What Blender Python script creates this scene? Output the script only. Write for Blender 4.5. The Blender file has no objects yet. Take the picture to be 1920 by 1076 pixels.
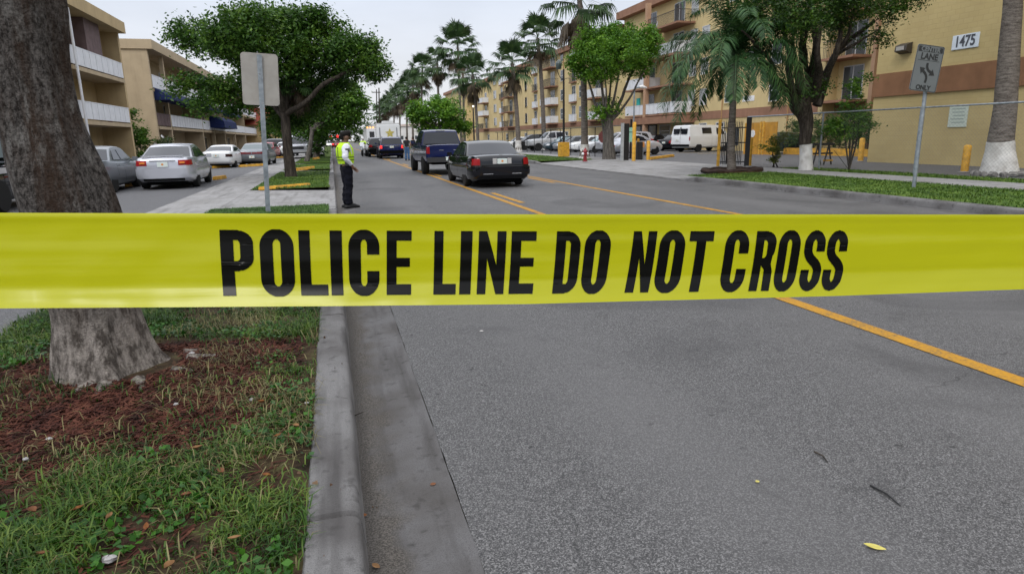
import bpy, bmesh, math, random
import numpy as np
from mathutils import Vector, Matrix, noise
from math import radians as R, sin, cos, pi, sqrt
S = bpy.context.scene
COL = S.collection
random.seed(7)
rng = np.random.default_rng(11)

# ------------------------------------------------------------------ camera, world, sun, exposure
CAMROT = Matrix(((0.963923, 0.077999, -0.254498), (-0.265526, 0.214614, -0.939913), (-0.018694, 0.97358, 0.227582)))
EYE = 1.55
cam = bpy.data.objects.new('camera', bpy.data.cameras.new('camera'))
COL.objects.link(cam)
cam.matrix_world = Matrix.Translation((0, 0, EYE)) @ CAMROT.to_4x4()
cam.data.sensor_width = 36
cam.data.lens = 22.5
cam.data.clip_start = 0.02
cam.data.clip_end = 3000
cam.data.dof.use_dof = True
cam.data.dof.focus_distance = 0.62
cam.data.dof.aperture_fstop = 56
S.camera = cam

world = bpy.data.worlds.new('World')
S.world = world
world.use_nodes = True
SUN_EL, SUN_AZ = R(48), R(215)        # azimuth clockwise from +Y: light comes from behind and left of the camera
def build_world():
    nt = world.node_tree; N = nt.nodes; L = nt.links
    bg = N['Background']; bg.inputs['Strength'].default_value = 0.1
    sky = N.new('ShaderNodeTexSky'); sky.sky_type = 'NISHITA'; sky.sun_disc = False
    sky.sun_elevation = SUN_EL; sky.sun_rotation = SUN_AZ; sky.dust_density = 4; sky.air_density = 1
    hsv = N.new('ShaderNodeHueSaturation'); hsv.inputs['Saturation'].default_value = 0.25
    L.new(sky.outputs[0], hsv.inputs['Color'])
    tc = N.new('ShaderNodeTexCoord'); sep = N.new('ShaderNodeSeparateXYZ'); L.new(tc.outputs['Generated'], sep.inputs[0])
    ramp = N.new('ShaderNodeValToRGB'); e = ramp.color_ramp.elements     # overcast: paler at the horizon, brighter overhead
    e[0].position = 0.0; e[0].color = (0.40, 0.405, 0.42, 1)
    e[1].position = 0.24; e[1].color = (0.30, 0.335, 0.40, 1)
    for p, c in ((0.07, (0.395, 0.405, 0.425)), (0.42, (0.58, 0.60, 0.65)), (1.0, (0.93, 0.95, 1.0))):
        k = e.new(p); k.color = (*c, 1)
    L.new(sep.outputs['Z'], ramp.inputs[0])
    mp = N.new('ShaderNodeMapping'); mp.inputs['Scale'].default_value = (1, 1, 3.2); L.new(tc.outputs['Generated'], mp.inputs[0])
    nz = N.new('ShaderNodeTexNoise'); nz.inputs['Scale'].default_value = 2.3; nz.inputs['Detail'].default_value = 6; L.new(mp.outputs[0], nz.inputs[0])
    mr = N.new('ShaderNodeMapRange'); mr.inputs['To Min'].default_value = 20.5; mr.inputs['To Max'].default_value = 26.5
    mr.inputs['From Min'].default_value = 0.3; mr.inputs['From Max'].default_value = 0.7
    L.new(nz.outputs[0], mr.inputs[0])
    sc = N.new('ShaderNodeVectorMath'); sc.operation = 'SCALE'; L.new(ramp.outputs[0], sc.inputs[0]); L.new(mr.outputs[0], sc.inputs['Scale'])
    mix = N.new('ShaderNodeMixRGB'); mix.inputs[0].default_value = 0.9
    L.new(hsv.outputs[0], mix.inputs[1]); L.new(sc.outputs[0], mix.inputs[2]); L.new(mix.outputs[0], bg.inputs[0])
build_world()
sun = bpy.data.objects.new('sun', bpy.data.lights.new('sun', 'SUN'))
COL.objects.link(sun)
sun.data.energy = 1.3; sun.data.angle = R(22); sun.data.color = (1, 0.97, 0.92)
_sd = Vector((sin(SUN_AZ) * cos(SUN_EL), cos(SUN_AZ) * cos(SUN_EL), sin(SUN_EL)))
sun.rotation_euler = _sd.to_track_quat('Z', 'Y').to_euler()
S.view_settings.view_transform = 'Standard'; S.view_settings.look = 'None'
S.view_settings.gamma = 1; S.view_settings.use_curve_mapping = False
S.view_settings.exposure = 0.0
S.render.engine = 'CYCLES'
S.cycles.max_bounces = 6; S.cycles.transparent_max_bounces = 12
S.cycles.use_denoising = True

# ------------------------------------------------------------------ measuring: photo pixel -> world
def ray(px, py):
    return CAMROT @ Vector(((px - 960) / 1200, (538 - py) / 1200, -1))
def G(px, py, z=0.0):
    d = ray(px, py); t = (z - EYE) / d.z
    return Vector((d.x * t, d.y * t, z))
def AY(px, py, y):
    d = ray(px, py); return d * (y / d.y) + Vector((0, 0, EYE))
def AX(px, py, x):
    d = ray(px, py); return d * (x / d.x) + Vector((0, 0, EYE))
def AD(px, py, dep):
    return ray(px, py) * dep + Vector((0, 0, EYE))

# ------------------------------------------------------------------ object helpers
def tag(o, label=None, cat=None, group=None, kind=None):
    if label: o['label'] = label
    if cat: o['category'] = cat
    if group: o['group'] = group
    if kind: o['kind'] = kind
    return o
def thing(name, label, cat, loc=(0, 0, 0), rz=0, group=None):
    o = bpy.data.objects.new(name, None); COL.objects.link(o)
    o.empty_display_size = 0.2
    o.location = loc; o.rotation_euler = (0, 0, rz)
    return tag(o, label, cat, group)
def link(name, me, parent=None):
    o = bpy.data.objects.new(name, me); COL.objects.link(o)
    if parent: o.parent = parent
    return o
def kids(o):
    return [c for c in bpy.data.objects if c.parent == o]
def copy_tree(o, parent=None):
    c = o.copy(); COL.objects.link(c); c.parent = parent
    for ch in kids(o): copy_tree(ch, c)
    return c
def arrmesh(name, verts, faces, mats, midx=None, smooth=False):
    me = bpy.data.meshes.new(name)
    verts = np.asarray(verts, np.float32); faces = np.asarray(faces, np.int32)
    k = faces.shape[1]
    me.vertices.add(len(verts)); me.vertices.foreach_set('co', verts.ravel())
    me.loops.add(faces.size); me.loops.foreach_set('vertex_index', faces.ravel())
    me.polygons.add(len(faces))
    me.polygons.foreach_set('loop_start', np.arange(0, faces.size, k, dtype=np.int32))
    if midx is not None: me.polygons.foreach_set('material_index', np.asarray(midx, np.int32))
    if smooth: me.polygons.foreach_set('use_smooth', np.ones(len(faces), bool))
    me.update(calc_edges=True); me.validate()
    for m in (mats if isinstance(mats, (list, tuple)) else [mats]): me.materials.append(m)
    return me
class MB:
    """collects shapes, builds ONE mesh object"""
    def __init__(s): s.v = []; s.f = []; s.mi = []; s.m = 0
    def add(s, vs, fs):
        b = len(s.v); s.v += [tuple(v) for v in vs]
        for f in fs: s.f.append([b + i for i in f]); s.mi.append(s.m)
        return s
    def box(s, x0, x1, y0, y1, z0, z1):
        vs = [(x, y, z) for z in (z0, z1) for x, y in ((x0, y0), (x1, y0), (x1, y1), (x0, y1))]
        return s.add(vs, [(3, 2, 1, 0), (4, 5, 6, 7), (0, 1, 5, 4), (1, 2, 6, 5), (2, 3, 7, 6), (3, 0, 4, 7)])
    def obox(s, c, sx, sy, sz, rot):
        """box centred at c, rotated by Matrix/Euler rot"""
        M3 = rot.to_3x3() if hasattr(rot, 'to_3x3') else rot
        b = MB().box(-sx/2, sx/2, -sy/2, sy/2, -sz/2, sz/2)
        return s.add([Vector(c) + M3 @ Vector(v) for v in b.v], b.f)
    def prism(s, pts, axis, a, b):
        """polygon pts (2-d) extruded along axis 'x','y','z' from a to b"""
        def p3(p, t): return {'x': (t, p[0], p[1]), 'y': (p[0], t, p[1]), 'z': (p[0], p[1], t)}[axis]
        n = len(pts)
        return s.add([p3(p, a) for p in pts] + [p3(p, b) for p in pts],
                     [list(range(n))[::-1], list(range(n, 2*n))] + [(i, (i+1) % n, n+(i+1) % n, n+i) for i in range(n)])
    def rings(s, rings, cap=True):
        b = len(s.v); n = len(rings[0])
        for r in rings: s.v += [tuple(v) for v in r]
        for k in range(len(rings)-1):
            for i in range(n):
                s.f.append([b+k*n+i, b+k*n+(i+1) % n, b+(k+1)*n+(i+1) % n, b+(k+1)*n+i]); s.mi.append(s.m)
        if cap:
            s.f.append([b+i for i in range(n)][::-1]); s.mi.append(s.m)
            s.f.append([b+(len(rings)-1)*n+i for i in range(n)]); s.mi.append(s.m)
        return s
    def tube(s, pts, rad, n=8, cap=True):
        pts = [Vector(p) for p in pts]
        if not hasattr(rad, '__len__'): rad = [rad]*len(pts)
        rs = []; ref = None
        for i, p in enumerate(pts):
            t = (pts[min(i+1, len(pts)-1)] - pts[max(i-1, 0)]).normalized()
            if ref is None:
                ref = Vector((1, 0, 0)) if abs(t.x) < 0.9 else Vector((0, 1, 0))
            a = (ref - t * ref.dot(t)).normalized(); b = t.cross(a); ref = a
            rs.append([p + (a*cos(2*pi*k/n) + b*sin(2*pi*k/n))*rad[i] for k in range(n)])
        return s.rings(rs, cap)
    def cyl(s, p0, p1, r0, r1=None, n=12): return s.tube([p0, p1], [r0, r0 if r1 is None else r1], n)
    def lathe(s, prof, c=(0, 0, 0), n=16, axis='z'):
        rs = []
        for r, h in prof:
            ring = []
            for k in range(n):
                a = 2*pi*k/n; u, w = r*cos(a), r*sin(a)
                ring.append({'z': (c[0]+u, c[1]+w, c[2]+h), 'x': (c[0]+h, c[1]+u, c[2]+w), 'y': (c[0]+w, c[1]+h, c[2]+u)}[axis])
            rs.append(ring)
        return s.rings(rs)
    def quad(s, *p): return s.add(p, [tuple(range(len(p)))])
    def build(s, name, mat, parent=None, smooth=None, bevel=0, loc=None):
        me = bpy.data.meshes.new(name); me.from_pydata(s.v, [], s.f)
        mats = mat if isinstance(mat, (list, tuple)) else [mat]
        for m in mats: me.materials.append(m)
        if len(mats) > 1: me.polygons.foreach_set('material_index', s.mi)
        me.update()
        bm = bmesh.new(); bm.from_mesh(me)
        bmesh.ops.recalc_face_normals(bm, faces=bm.faces)
        if bevel:
            bmesh.ops.bevel(bm, geom=[e for e in bm.edges if e.is_manifold and e.calc_face_angle(0) > 0.5], offset=bevel, segments=2, affect='EDGES', clamp_overlap=True)
        bm.to_mesh(me); bm.free()
        if smooth:
            me.shade_smooth(); me.set_sharp_from_angle(angle=R(smooth))
        o = link(name, me, parent)
        if loc is not None: o.location = loc
        return o
def struct(name, mb, mat, **k): return tag(mb.build(name, mat, None, **k), kind='structure')
def text_mesh(name, txt, size, mat, parent=None, extrude=0.004, off=0.0, sx=1.0):
    cu = bpy.data.curves.new('t', 'FONT'); cu.body = txt; cu.size = size; cu.align_x = 'CENTER'; cu.align_y = 'CENTER'; cu.extrude = extrude; cu.offset = off
    t = bpy.data.objects.new('t', cu); COL.objects.link(t)
    dg = bpy.context.evaluated_depsgraph_get(); me = bpy.data.meshes.new_from_object(t.evaluated_get(dg))
    bpy.data.objects.remove(t); me.transform(Matrix.Diagonal((sx, 1, 1, 1))); me.materials.clear(); me.materials.append(mat)
    return link(name, me, parent)
def apply_mods(o):
    dg = bpy.context.evaluated_depsgraph_get(); dg.update()
    me = bpy.data.meshes.new_from_object(o.evaluated_get(dg)); o.modifiers.clear(); o.data = me
def catmull(pts, per=6):
    pts = [np.array(p, float) for p in pts]; out = []
    P = [2*pts[0]-pts[1]] + pts + [2*pts[-1]-pts[-2]]
    for i in range(1, len(P)-2):
        for t in np.linspace(0, 1, per, endpoint=False):
            a, b, c, d = P[i-1:i+3]
            out.append(0.5*((2*b)+(-a+c)*t+(2*a-5*b+4*c-d)*t*t+(-a+3*b-3*c+d)*t**3))
    out.append(pts[-1]); return out

# ------------------------------------------------------------------ materials
MATS = {}
def M(name, col, rough=0.6, metal=0.0, var=None, bump=None, spec=0.5, coat=0.0, streak=None, grime=None):
    """principled material; var=(scale, amount) tone variation, bump=(scale, strength), streak=(colour, amount) vertical weathering, grime=(colour, scale, amount)"""
    if name in MATS: return MATS[name]
    m = bpy.data.materials.new(name); m.use_nodes = True; MATS[name] = m
    nt = m.node_tree; N = nt.nodes; L = nt.links; b = N['Principled BSDF']
    b.inputs['Base Color'].default_value = (*col, 1); b.inputs['Roughness'].default_value = rough; b.inputs['Metallic'].default_value = metal
    b.inputs['Specular IOR Level'].default_value = spec*(0.3 if rough >= 0.7 else 1); b.inputs['Coat Weight'].default_value = coat; b.inputs['Coat Roughness'].default_value = 0.05
    tc = N.new('ShaderNodeTexCoord'); cur = None
    def noise_(scale, detail=4, vec=None):
        n = N.new('ShaderNodeTexNoise'); n.inputs['Scale'].default_value = scale; n.inputs['Detail'].default_value = detail
        L.new(vec or tc.outputs['Object'], n.inputs['Vector']); return n.outputs[0]
    def mixc(fac, c1, c2, f0=0.35, f1=0.65, amt=1.0):
        mr = N.new('ShaderNodeMapRange'); mr.inputs['From Min'].default_value = f0; mr.inputs['From Max'].default_value = f1; mr.inputs['To Max'].default_value = amt; L.new(fac, mr.inputs[0])
        x = N.new('ShaderNodeMixRGB'); L.new(mr.outputs[0], x.inputs[0])
        for i, c in ((1, c1), (2, c2)):
            if isinstance(c, tuple): x.inputs[i].default_value = (*c, 1)
            else: L.new(c, x.inputs[i])
        return x.outputs[0]
    if var:
        s, a = var
        cur = mixc(noise_(s, 6), tuple(c*(1-a) for c in col), tuple(min(1, c*(1+a)) for c in col), 0.3, 0.7)
    if streak:
        mp = N.new('ShaderNodeMapping'); mp.inputs['Scale'].default_value = (1.6, 1.6, 0.12); L.new(tc.outputs['Object'], mp.inputs[0])
        cur = mixc(noise_(2.5, 6, mp.outputs[0]), cur or col, streak[0], 0.5, 0.85, streak[1])
    if grime:
        cur = mixc(noise_(grime[1], 8), cur or col, grime[0], 0.48, 0.75, grime[2])
    if cur: L.new(cur, b.inputs['Base Color'])
    if bump:
        bp = N.new('ShaderNodeBump'); bp.inputs['Strength'].default_value = bump[1]; bp.inputs['Distance'].default_value = 0.02
        L.new(noise_(bump[0], 5), bp.inputs['Height']); L.new(bp.outputs[0], b.inputs['Normal'])
    return m
def emit(name, col, strength):
    m = bpy.data.materials.new(name); m.use_nodes = True
    b = m.node_tree.nodes['Principled BSDF']; b.inputs['Base Color'].default_value = (*col, 1)
    b.inputs['Emission Color'].default_value = (*col, 1); b.inputs['Emission Strength'].default_value = strength
    return m
def leafmat(name, c1, c2, c3, trans=0.25, rough=0.5, world_var=1.2):
    """leaves: colour differs leaf by leaf (random per island) and by clump (noise)"""
    m = bpy.data.materials.new(name); m.use_nodes = True; nt = m.node_tree; N = nt.nodes; L = nt.links
    b = N['Principled BSDF']; out = N['Material Output']
    g = N.new('ShaderNodeNewGeometry'); r = N.new('ShaderNodeValToRGB'); e = r.color_ramp.elements
    tc = N.new('ShaderNodeTexCoord'); nz = N.new('ShaderNodeTexNoise'); nz.inputs['Scale'].default_value = world_var; L.new(tc.outputs['Object'], nz.inputs[0])
    mx = N.new('ShaderNodeMath'); mx.operation = 'ADD'; hm = N.new('ShaderNodeMath'); hm.operation = 'MULTIPLY'; hm.inputs[1].default_value = 0.55
    n2 = N.new('ShaderNodeMapRange'); n2.inputs['From Min'].default_value = 0.35; n2.inputs['From Max'].default_value = 0.65; n2.inputs['To Max'].default_value = 0.45; L.new(nz.outputs[0], n2.inputs[0])
    L.new(g.outputs['Random Per Island'], hm.inputs[0]); L.new(hm.outputs[0], mx.inputs[0]); L.new(n2.outputs[0], mx.inputs[1]); L.new(mx.outputs[0], r.inputs[0])
    e[0].position = 0.05; e[0].color = (*c1, 1); e[1].position = 0.95; e[1].color = (*c3, 1); k = e.new(0.5); k.color = (*c2, 1)
    L.new(r.outputs[0], b.inputs['Base Color']); b.inputs['Roughness'].default_value = rough; b.inputs['Specular IOR Level'].default_value = 0.3
    tr = N.new('ShaderNodeBsdfTranslucent'); L.new(r.outputs[0], tr.inputs[0]); ms = N.new('ShaderNodeMixShader'); ms.inputs[0].default_value = trans
    L.new(b.outputs[0], ms.inputs[1]); L.new(tr.outputs[0], ms.inputs[2]); L.new(ms.outputs[0], out.inputs[0])
    return m
def road_mat(name, base, speck, patch, cracks=True, scale=1.0):
    """asphalt: stone speckle, worn patches, oil spots and fine cracks"""
    m = bpy.data.materials.new(name); m.use_nodes = True; nt = m.node_tree; N = nt.nodes; L = nt.links; b = N['Principled BSDF']
    tc = N.new('ShaderNodeTexCoord'); V = tc.outputs['Object']
    def nz(s, d=3, v=None, dist=0):
        n = N.new('ShaderNodeTexNoise'); n.inputs['Scale'].default_value = s; n.inputs['Detail'].default_value = d; n.inputs['Distortion'].default_value = dist; L.new(v or V, n.inputs[0]); return n.outputs[0]
    def mr(x, a, c, lo=0, hi=1):
        k = N.new('ShaderNodeMapRange'); k.inputs['From Min'].default_value = a; k.inputs['From Max'].default_value = c; k.inputs['To Min'].default_value = lo; k.inputs['To Max'].default_value = hi; L.new(x, k.inputs[0]); return k.outputs[0]
    def mix(f, a, c):
        x = N.new('ShaderNodeMixRGB'); L.new(f, x.inputs[0])
        for i, q in ((1, a), (2, c)):
            if isinstance(q, tuple): x.inputs[i].default_value = (*q, 1)
            else: L.new(q, x.inputs[i])
        return x.outputs[0]
    vo = N.new('ShaderNodeTexVoronoi'); vo.inputs['Scale'].default_value = 200*scale; L.new(V, vo.inputs[0])
    bw = N.new('ShaderNodeSeparateColor'); L.new(vo.outputs['Color'], bw.inputs[0])
    grain = mr(bw.outputs[0], 0.0, 1.0)
    pw = N.new('ShaderNodeMath'); pw.operation = 'POWER'; pw.inputs[1].default_value = 2.2; L.new(grain, pw.inputs[0])
    c = mix(pw.outputs[0], tuple(x*0.6 for x in base), speck)
    # small pale stones
    v2 = N.new('ShaderNodeTexVoronoi'); v2.inputs['Scale'].default_value = 85*scale; L.new(V, v2.inputs[0])
    c = mix(mr(v2.outputs['Distance'], 0.0, 0.13, 0.5, 0.0), c, tuple(min(1, x*1.5) for x in speck))
    mp = N.new('ShaderNodeMapping'); mp.inputs['Scale'].default_value = (1, 0.16, 1); L.new(V, mp.inputs[0])
    c = mix(mr(nz(0.9, 5, mp.outputs[0]), 0.35, 0.7, 0.0, 0.55), c, patch)
    c = mix(mr(nz(3.2, 7, None, 0.6), 0.59, 0.74, 0.0, 0.3), c, tuple(x*0.42 for x in base))
    c = mix(mr(nz(13, 4), 0.68, 0.73, 0.0, 0.85), c, tuple(x*0.3 for x in base))
    if cracks:
        sx = N.new('ShaderNodeSeparateXYZ'); L.new(V, sx.inputs[0]); wv = N.new('ShaderNodeMath'); wv.operation = 'SINE'; ma = N.new('ShaderNodeMath'); ma.operation = 'MULTIPLY_ADD'; ma.inputs[1].default_value = 3.3; ma.inputs[2].default_value = 2.6; L.new(sx.outputs[0], ma.inputs[0]); L.new(ma.outputs[0], wv.inputs[0])
        ws = N.new('ShaderNodeMath'); ws.operation = 'MULTIPLY'; L.new(mr(wv.outputs[0], -0.2, 1.0, 0, 0.5), ws.inputs[0]); L.new(mr(nz(0.35, 4), 0.35, 0.65), ws.inputs[1]); c = mix(ws.outputs[0], c, tuple(x*1.35 for x in patch))   # polished wheel tracks
        c = mix(mr(nz(0.55, 6, None, 0.8), 0.54, 0.62, 0.0, 0.38), c, tuple(x*0.75 for x in base))
    if cracks:
        vc = N.new('ShaderNodeTexVoronoi'); vc.feature = 'DISTANCE_TO_EDGE'; vc.inputs['Scale'].default_value = 0.23
        dn = N.new('ShaderNodeTexNoise'); dn.inputs['Scale'].default_value = 2.2; dn.inputs['Detail'].default_value = 6; L.new(V, dn.inputs[0])
        ad = N.new('ShaderNodeMixRGB'); ad.blend_type = 'ADD'; ad.inputs[0].default_value = 0.55; L.new(V, ad.inputs[1]); L.new(dn.outputs['Color'], ad.inputs[2]); L.new(ad.outputs[0], vc.inputs[0])
        cr = N.new('ShaderNodeMath'); cr.operation = 'MULTIPLY'; L.new(mr(vc.outputs['Distance'], 0.0, 0.0018, 0.75, 0)  , cr.inputs[0]); L.new(mr(nz(0.5, 2), 0.5, 0.6), cr.inputs[1])
        c = mix(cr.outputs[0], c, (0.012, 0.012, 0.012))
    L.new(c, b.inputs['Base Color']); b.inputs['Roughness'].default_value = 0.7; b.inputs['Specular IOR Level'].default_value = 0.42
    bp = N.new('ShaderNodeBump'); bp.inputs['Strength'].default_value = 0.75; bp.inputs['Distance'].default_value = 0.004
    L.new(bw.outputs[0], bp.inputs['Height']); L.new(bp.outputs[0], b.inputs['Normal'])
    return m
def concrete_mat(name, base, dark, scale=1.0, joints=0):
    m = bpy.data.materials.new(name); m.use_nodes = True; nt = m.node_tree; N = nt.nodes; L = nt.links; b = N['Principled BSDF']
    tc = N.new('ShaderNodeTexCoord'); V = tc.outputs['Object']
    def nz(s, d=5, v=None):
        n = N.new('ShaderNodeTexNoise'); n.inputs['Scale'].default_value = s; n.inputs['Detail'].default_value = d; L.new(v or V, n.inputs[0]); return n.outputs[0]
    def mix(f, a, c, lo, hi, amt):
        k = N.new('ShaderNodeMapRange'); k.inputs['From Min'].default_value = lo; k.inputs['From Max'].default_value = hi; k.inputs['To Max'].default_value = amt; L.new(f, k.inputs[0])
        x = N.new('ShaderNodeMixRGB'); L.new(k.outputs[0], x.inputs[0])
        for i, q in ((1, a), (2, c)):
            if isinstance(q, tuple): x.inputs[i].default_value = (*q, 1)
            else: L.new(q, x.inputs[i])
        return x.outputs[0]
    c = mix(nz(220*scale, 2), base, tuple(x*0.55 for x in base), 0.45, 0.7, 0.9)
    c = mix(nz(2.2*scale, 8), c, dark, 0.42, 0.68, 0.85)
    mp = N.new('ShaderNodeMapping'); mp.inputs['Scale'].default_value = (3.2, 0.35, 1); L.new(V, mp.inputs[0])
    c = mix(nz(3*scale, 6, mp.outputs[0]), c, tuple(x*0.6 for x in dark), 0.5, 0.72, 0.75)
    c = mix(nz(14*scale, 6), c, tuple(x*0.5 for x in dark), 0.58, 0.72, 0.7)
    L.new(c, b.inputs['Base Color']); b.inputs['Roughness'].default_value = 0.9; b.inputs['Specular IOR Level'].default_value = 0.25
    bp = N.new('ShaderNodeBump'); bp.inputs['Strength'].default_value = 0.5; bp.inputs['Distance'].default_value = 0.006
    L.new(nz(90*scale, 4), bp.inputs['Height']); L.new(bp.outputs[0], b.inputs['Normal'])
    return m
def soil_mat(name, c1, c2, c3, s=6):
    m = bpy.data.materials.new(name); m.use_nodes = True; nt = m.node_tree; N = nt.nodes; L = nt.links; b = N['Principled BSDF']
    tc = N.new('ShaderNodeTexCoord'); n = N.new('ShaderNodeTexNoise'); n.inputs['Scale'].default_value = s; n.inputs['Detail'].default_value = 9; n.inputs['Roughness'].default_value = 0.7; L.new(tc.outputs['Object'], n.inputs[0])
    r = N.new('ShaderNodeValToRGB'); e = r.color_ramp.elements; e[0].position = 0.35; e[0].color = (*c1, 1); e[1].position = 0.68; e[1].color = (*c3, 1); k = e.new(0.5); k.color = (*c2, 1)
    L.new(n.outputs[0], r.inputs[0]); L.new(r.outputs[0], b.inputs['Base Color']); b.inputs['Roughness'].default_value = 0.95; b.inputs['Specular IOR Level'].default_value = 0.1
    bp = N.new('ShaderNodeBump'); bp.inputs['Strength'].default_value = 0.8; bp.inputs['Distance'].default_value = 0.03; L.new(n.outputs[0], bp.inputs['Height']); L.new(bp.outputs[0], b.inputs['Normal'])
    return m
def bark_mat(name, c1, c2, c3, vs=(7, 7, 1.0), s=2.2, bump=0.7):
    m = bpy.data.materials.new(name); m.use_nodes = True; nt = m.node_tree; N = nt.nodes; L = nt.links; b = N['Principled BSDF']
    tc = N.new('ShaderNodeTexCoord'); mp = N.new('ShaderNodeMapping'); mp.inputs['Scale'].default_value = vs; L.new(tc.outputs['Object'], mp.inputs[0])
    n = N.new('ShaderNodeTexNoise'); n.inputs['Scale'].default_value = s; n.inputs['Detail'].default_value = 10; n.inputs['Roughness'].default_value = 0.68; L.new(mp.outputs[0], n.inputs[0])
    r = N.new('ShaderNodeValToRGB'); e = r.color_ramp.elements; e[0].position = 0.33; e[0].color = (*c1, 1); e[1].position = 0.68; e[1].color = (*c3, 1); k = e.new(0.5); k.color = (*c2, 1)
    n2 = N.new('ShaderNodeTexNoise'); n2.inputs['Scale'].default_value = s*16; n2.inputs['Detail'].default_value = 6; L.new(tc.outputs['Object'], n2.inputs[0])
    ad = N.new('ShaderNodeMath'); ad.operation = 'MULTIPLY_ADD'; ad.inputs[1].default_value = 0.35; L.new(n2.outputs[0], ad.inputs[0]); 
    sb = N.new('ShaderNodeMath'); sb.operation = 'SUBTRACT'; sb.inputs[1].default_value = 0.175; L.new(n.outputs[0], sb.inputs[0]); L.new(sb.outputs[0], ad.inputs[2])
    L.new(ad.outputs[0], r.inputs[0]); L.new(r.outputs[0], b.inputs['Base Color']); b.inputs['Roughness'].default_value = 0.9; b.inputs['Specular IOR Level'].default_value = 0.2
    bp = N.new('ShaderNodeBump'); bp.inputs['Strength'].default_value = bump; bp.inputs['Distance'].default_value = 0.02; L.new(ad.outputs[0], bp.inputs['Height']); L.new(bp.outputs[0], b.inputs['Normal'])
    return m
def glassmat(name, col=(0.02, 0.025, 0.03), rough=0.06):
    return M(name, col, rough, spec=0.5)
BLACK = M('black_paint', (0.012, 0.012, 0.013), 0.45)
STEEL = M('galvanised_steel', (0.26, 0.29, 0.32), 0.5, 0.5, var=(9, 0.3))
RUBBER = M('rubber', (0.018, 0.018, 0.018), 0.85)
RIM = M('alloy_rim', (0.45, 0.46, 0.48), 0.35, 0.8)
UNDER = M('underbody_black', (0.006, 0.006, 0.006), 0.95, spec=0.1)
GLASS = glassmat('dark_glass')
YELLOWP = M('yellow_paint', (0.62, 0.33, 0.03), 0.65, var=(6, 0.25), grime=((0.18, 0.12, 0.05), 5, 0.5))
WHITEP = M('white_paint', (0.72, 0.72, 0.72), 0.55, var=(3, 0.1))
CHROME = M('chrome', (0.6, 0.6, 0.62), 0.2, 1.0)
# ================================================================== GROUND AND ROAD
ASPH = road_mat('road_asphalt', (0.042, 0.041, 0.043), (0.212, 0.208, 0.208), (0.092, 0.090, 0.091))
ASPH_LOT = road_mat('lot_asphalt', (0.075, 0.075, 0.08), (0.20, 0.20, 0.21), (0.10, 0.10, 0.105), cracks=False)
CONC = concrete_mat('kerb_concrete', (0.175, 0.171, 0.171), (0.078, 0.073, 0.072))
GUTT = concrete_mat('gutter_concrete', (0.118, 0.115, 0.117), (0.062, 0.057, 0.054))
PATH = concrete_mat('path_concrete', (0.29, 0.285, 0.285), (0.19, 0.185, 0.18), 0.5)
SOIL = soil_mat('verge_soil', (0.012, 0.010, 0.006), (0.045, 0.03, 0.018), (0.075, 0.07, 0.03))
TURF = soil_mat('turf_soil', (0.03, 0.05, 0.012), (0.06, 0.10, 0.02), (0.12, 0.12, 0.045), 3)
DIRT = soil_mat('open_ground', (0.05, 0.05, 0.04), (0.08, 0.08, 0.05), (0.1, 0.1, 0.06), 0.4)
struct('ground', MB().quad((-900, -300, -0.06), (900, -300, -0.06), (900, 1500, -0.06), (-900, 1500, -0.06)), DIRT)
def edge_strip(yj, x_of_left, x_right, z, z2=None):
    mb = MB(); vs = []; fs = []
    for i, y in enumerate(yj):
        vs += [(x_of_left(y), y, z), (x_right, y, z if z2 is None else z2)]
        if i: fs.append((2*i-2, 2*i-1, 2*i+1, 2*i))
    return mb.add(vs, fs)
yj = list(np.arange(-6, 16, 0.11)) + [20, 30, 60, 120, 240, 420]
jit = lambda y: 0.421 + 0.005*noise.noise((y*1.3, 3, 0)) + 0.006*noise.noise((y*7, 1, 0))
struct('road', edge_strip(yj, jit, 11.28, 0.0), ASPH)
def mark(x, y0, y1, w=0.145):
    return MB().quad((x-w/2, y0, 0.005), (x+w/2, y0, 0.005), (x+w/2, y1, 0.005), (x-w/2, y1, 0.005))
def paint_mat():
    m = M('road_line_paint', (0.50, 0.27, 0.035), 0.7)
    nt = m.node_tree; N = nt.nodes; L = nt.links; b = N['Principled BSDF']
    tc = N.new('ShaderNodeTexCoord'); n = N.new('ShaderNodeTexNoise'); n.inputs['Scale'].default_value = 55; n.inputs['Detail'].default_value = 8; L.new(tc.outputs['Object'], n.inputs[0])
    n2 = N.new('ShaderNodeTexNoise'); n2.inputs['Scale'].default_value = 4; n2.inputs['Detail'].default_value = 5; L.new(tc.outputs['Object'], n2.inputs[0])
    ad = N.new('ShaderNodeMath'); ad.operation = 'MULTIPLY_ADD'; ad.inputs[1].default_value = 0.6; L.new(n2.outputs[0], ad.inputs[0]); L.new(n.outputs[0], ad.inputs[2])
    r = N.new('ShaderNodeValToRGB'); e = r.color_ramp.elements; e[0].position = 0.55; e[0].color = (0.44, 0.22, 0.018, 1); e[1].position = 1.02; e[1].color = (0.16, 0.11, 0.05, 1); k = e.new(0.82); k.color = (0.36, 0.185, 0.024, 1)
    L.new(ad.outputs[0], r.inputs[0]); L.new(r.outputs[0], b.inputs['Base Color']); return m
PAINT = paint_mat()
struct('road_marking', mark(4.05, -6, 300), PAINT)
struct('road_marking', mark(7.56, -6, 300), PAINT)
for k in range(9):
    struct('road_marking', mark(4.34, 14.9+12.2*k, 18.0+12.2*k), PAINT)
    struct('road_marking', mark(7.27, 21+12.2*k, 24.1+12.2*k), PAINT)
struct('road_marking', MB().quad((7.7, 4.55, 0.006), (8.9, 4.3, 0.006), (8.9, 4.42, 0.006), (7.7, 4.67, 0.006)), M('worn_white_line', (0.45, 0.46, 0.46), 0.7, var=(12, 0.4)))
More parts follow.
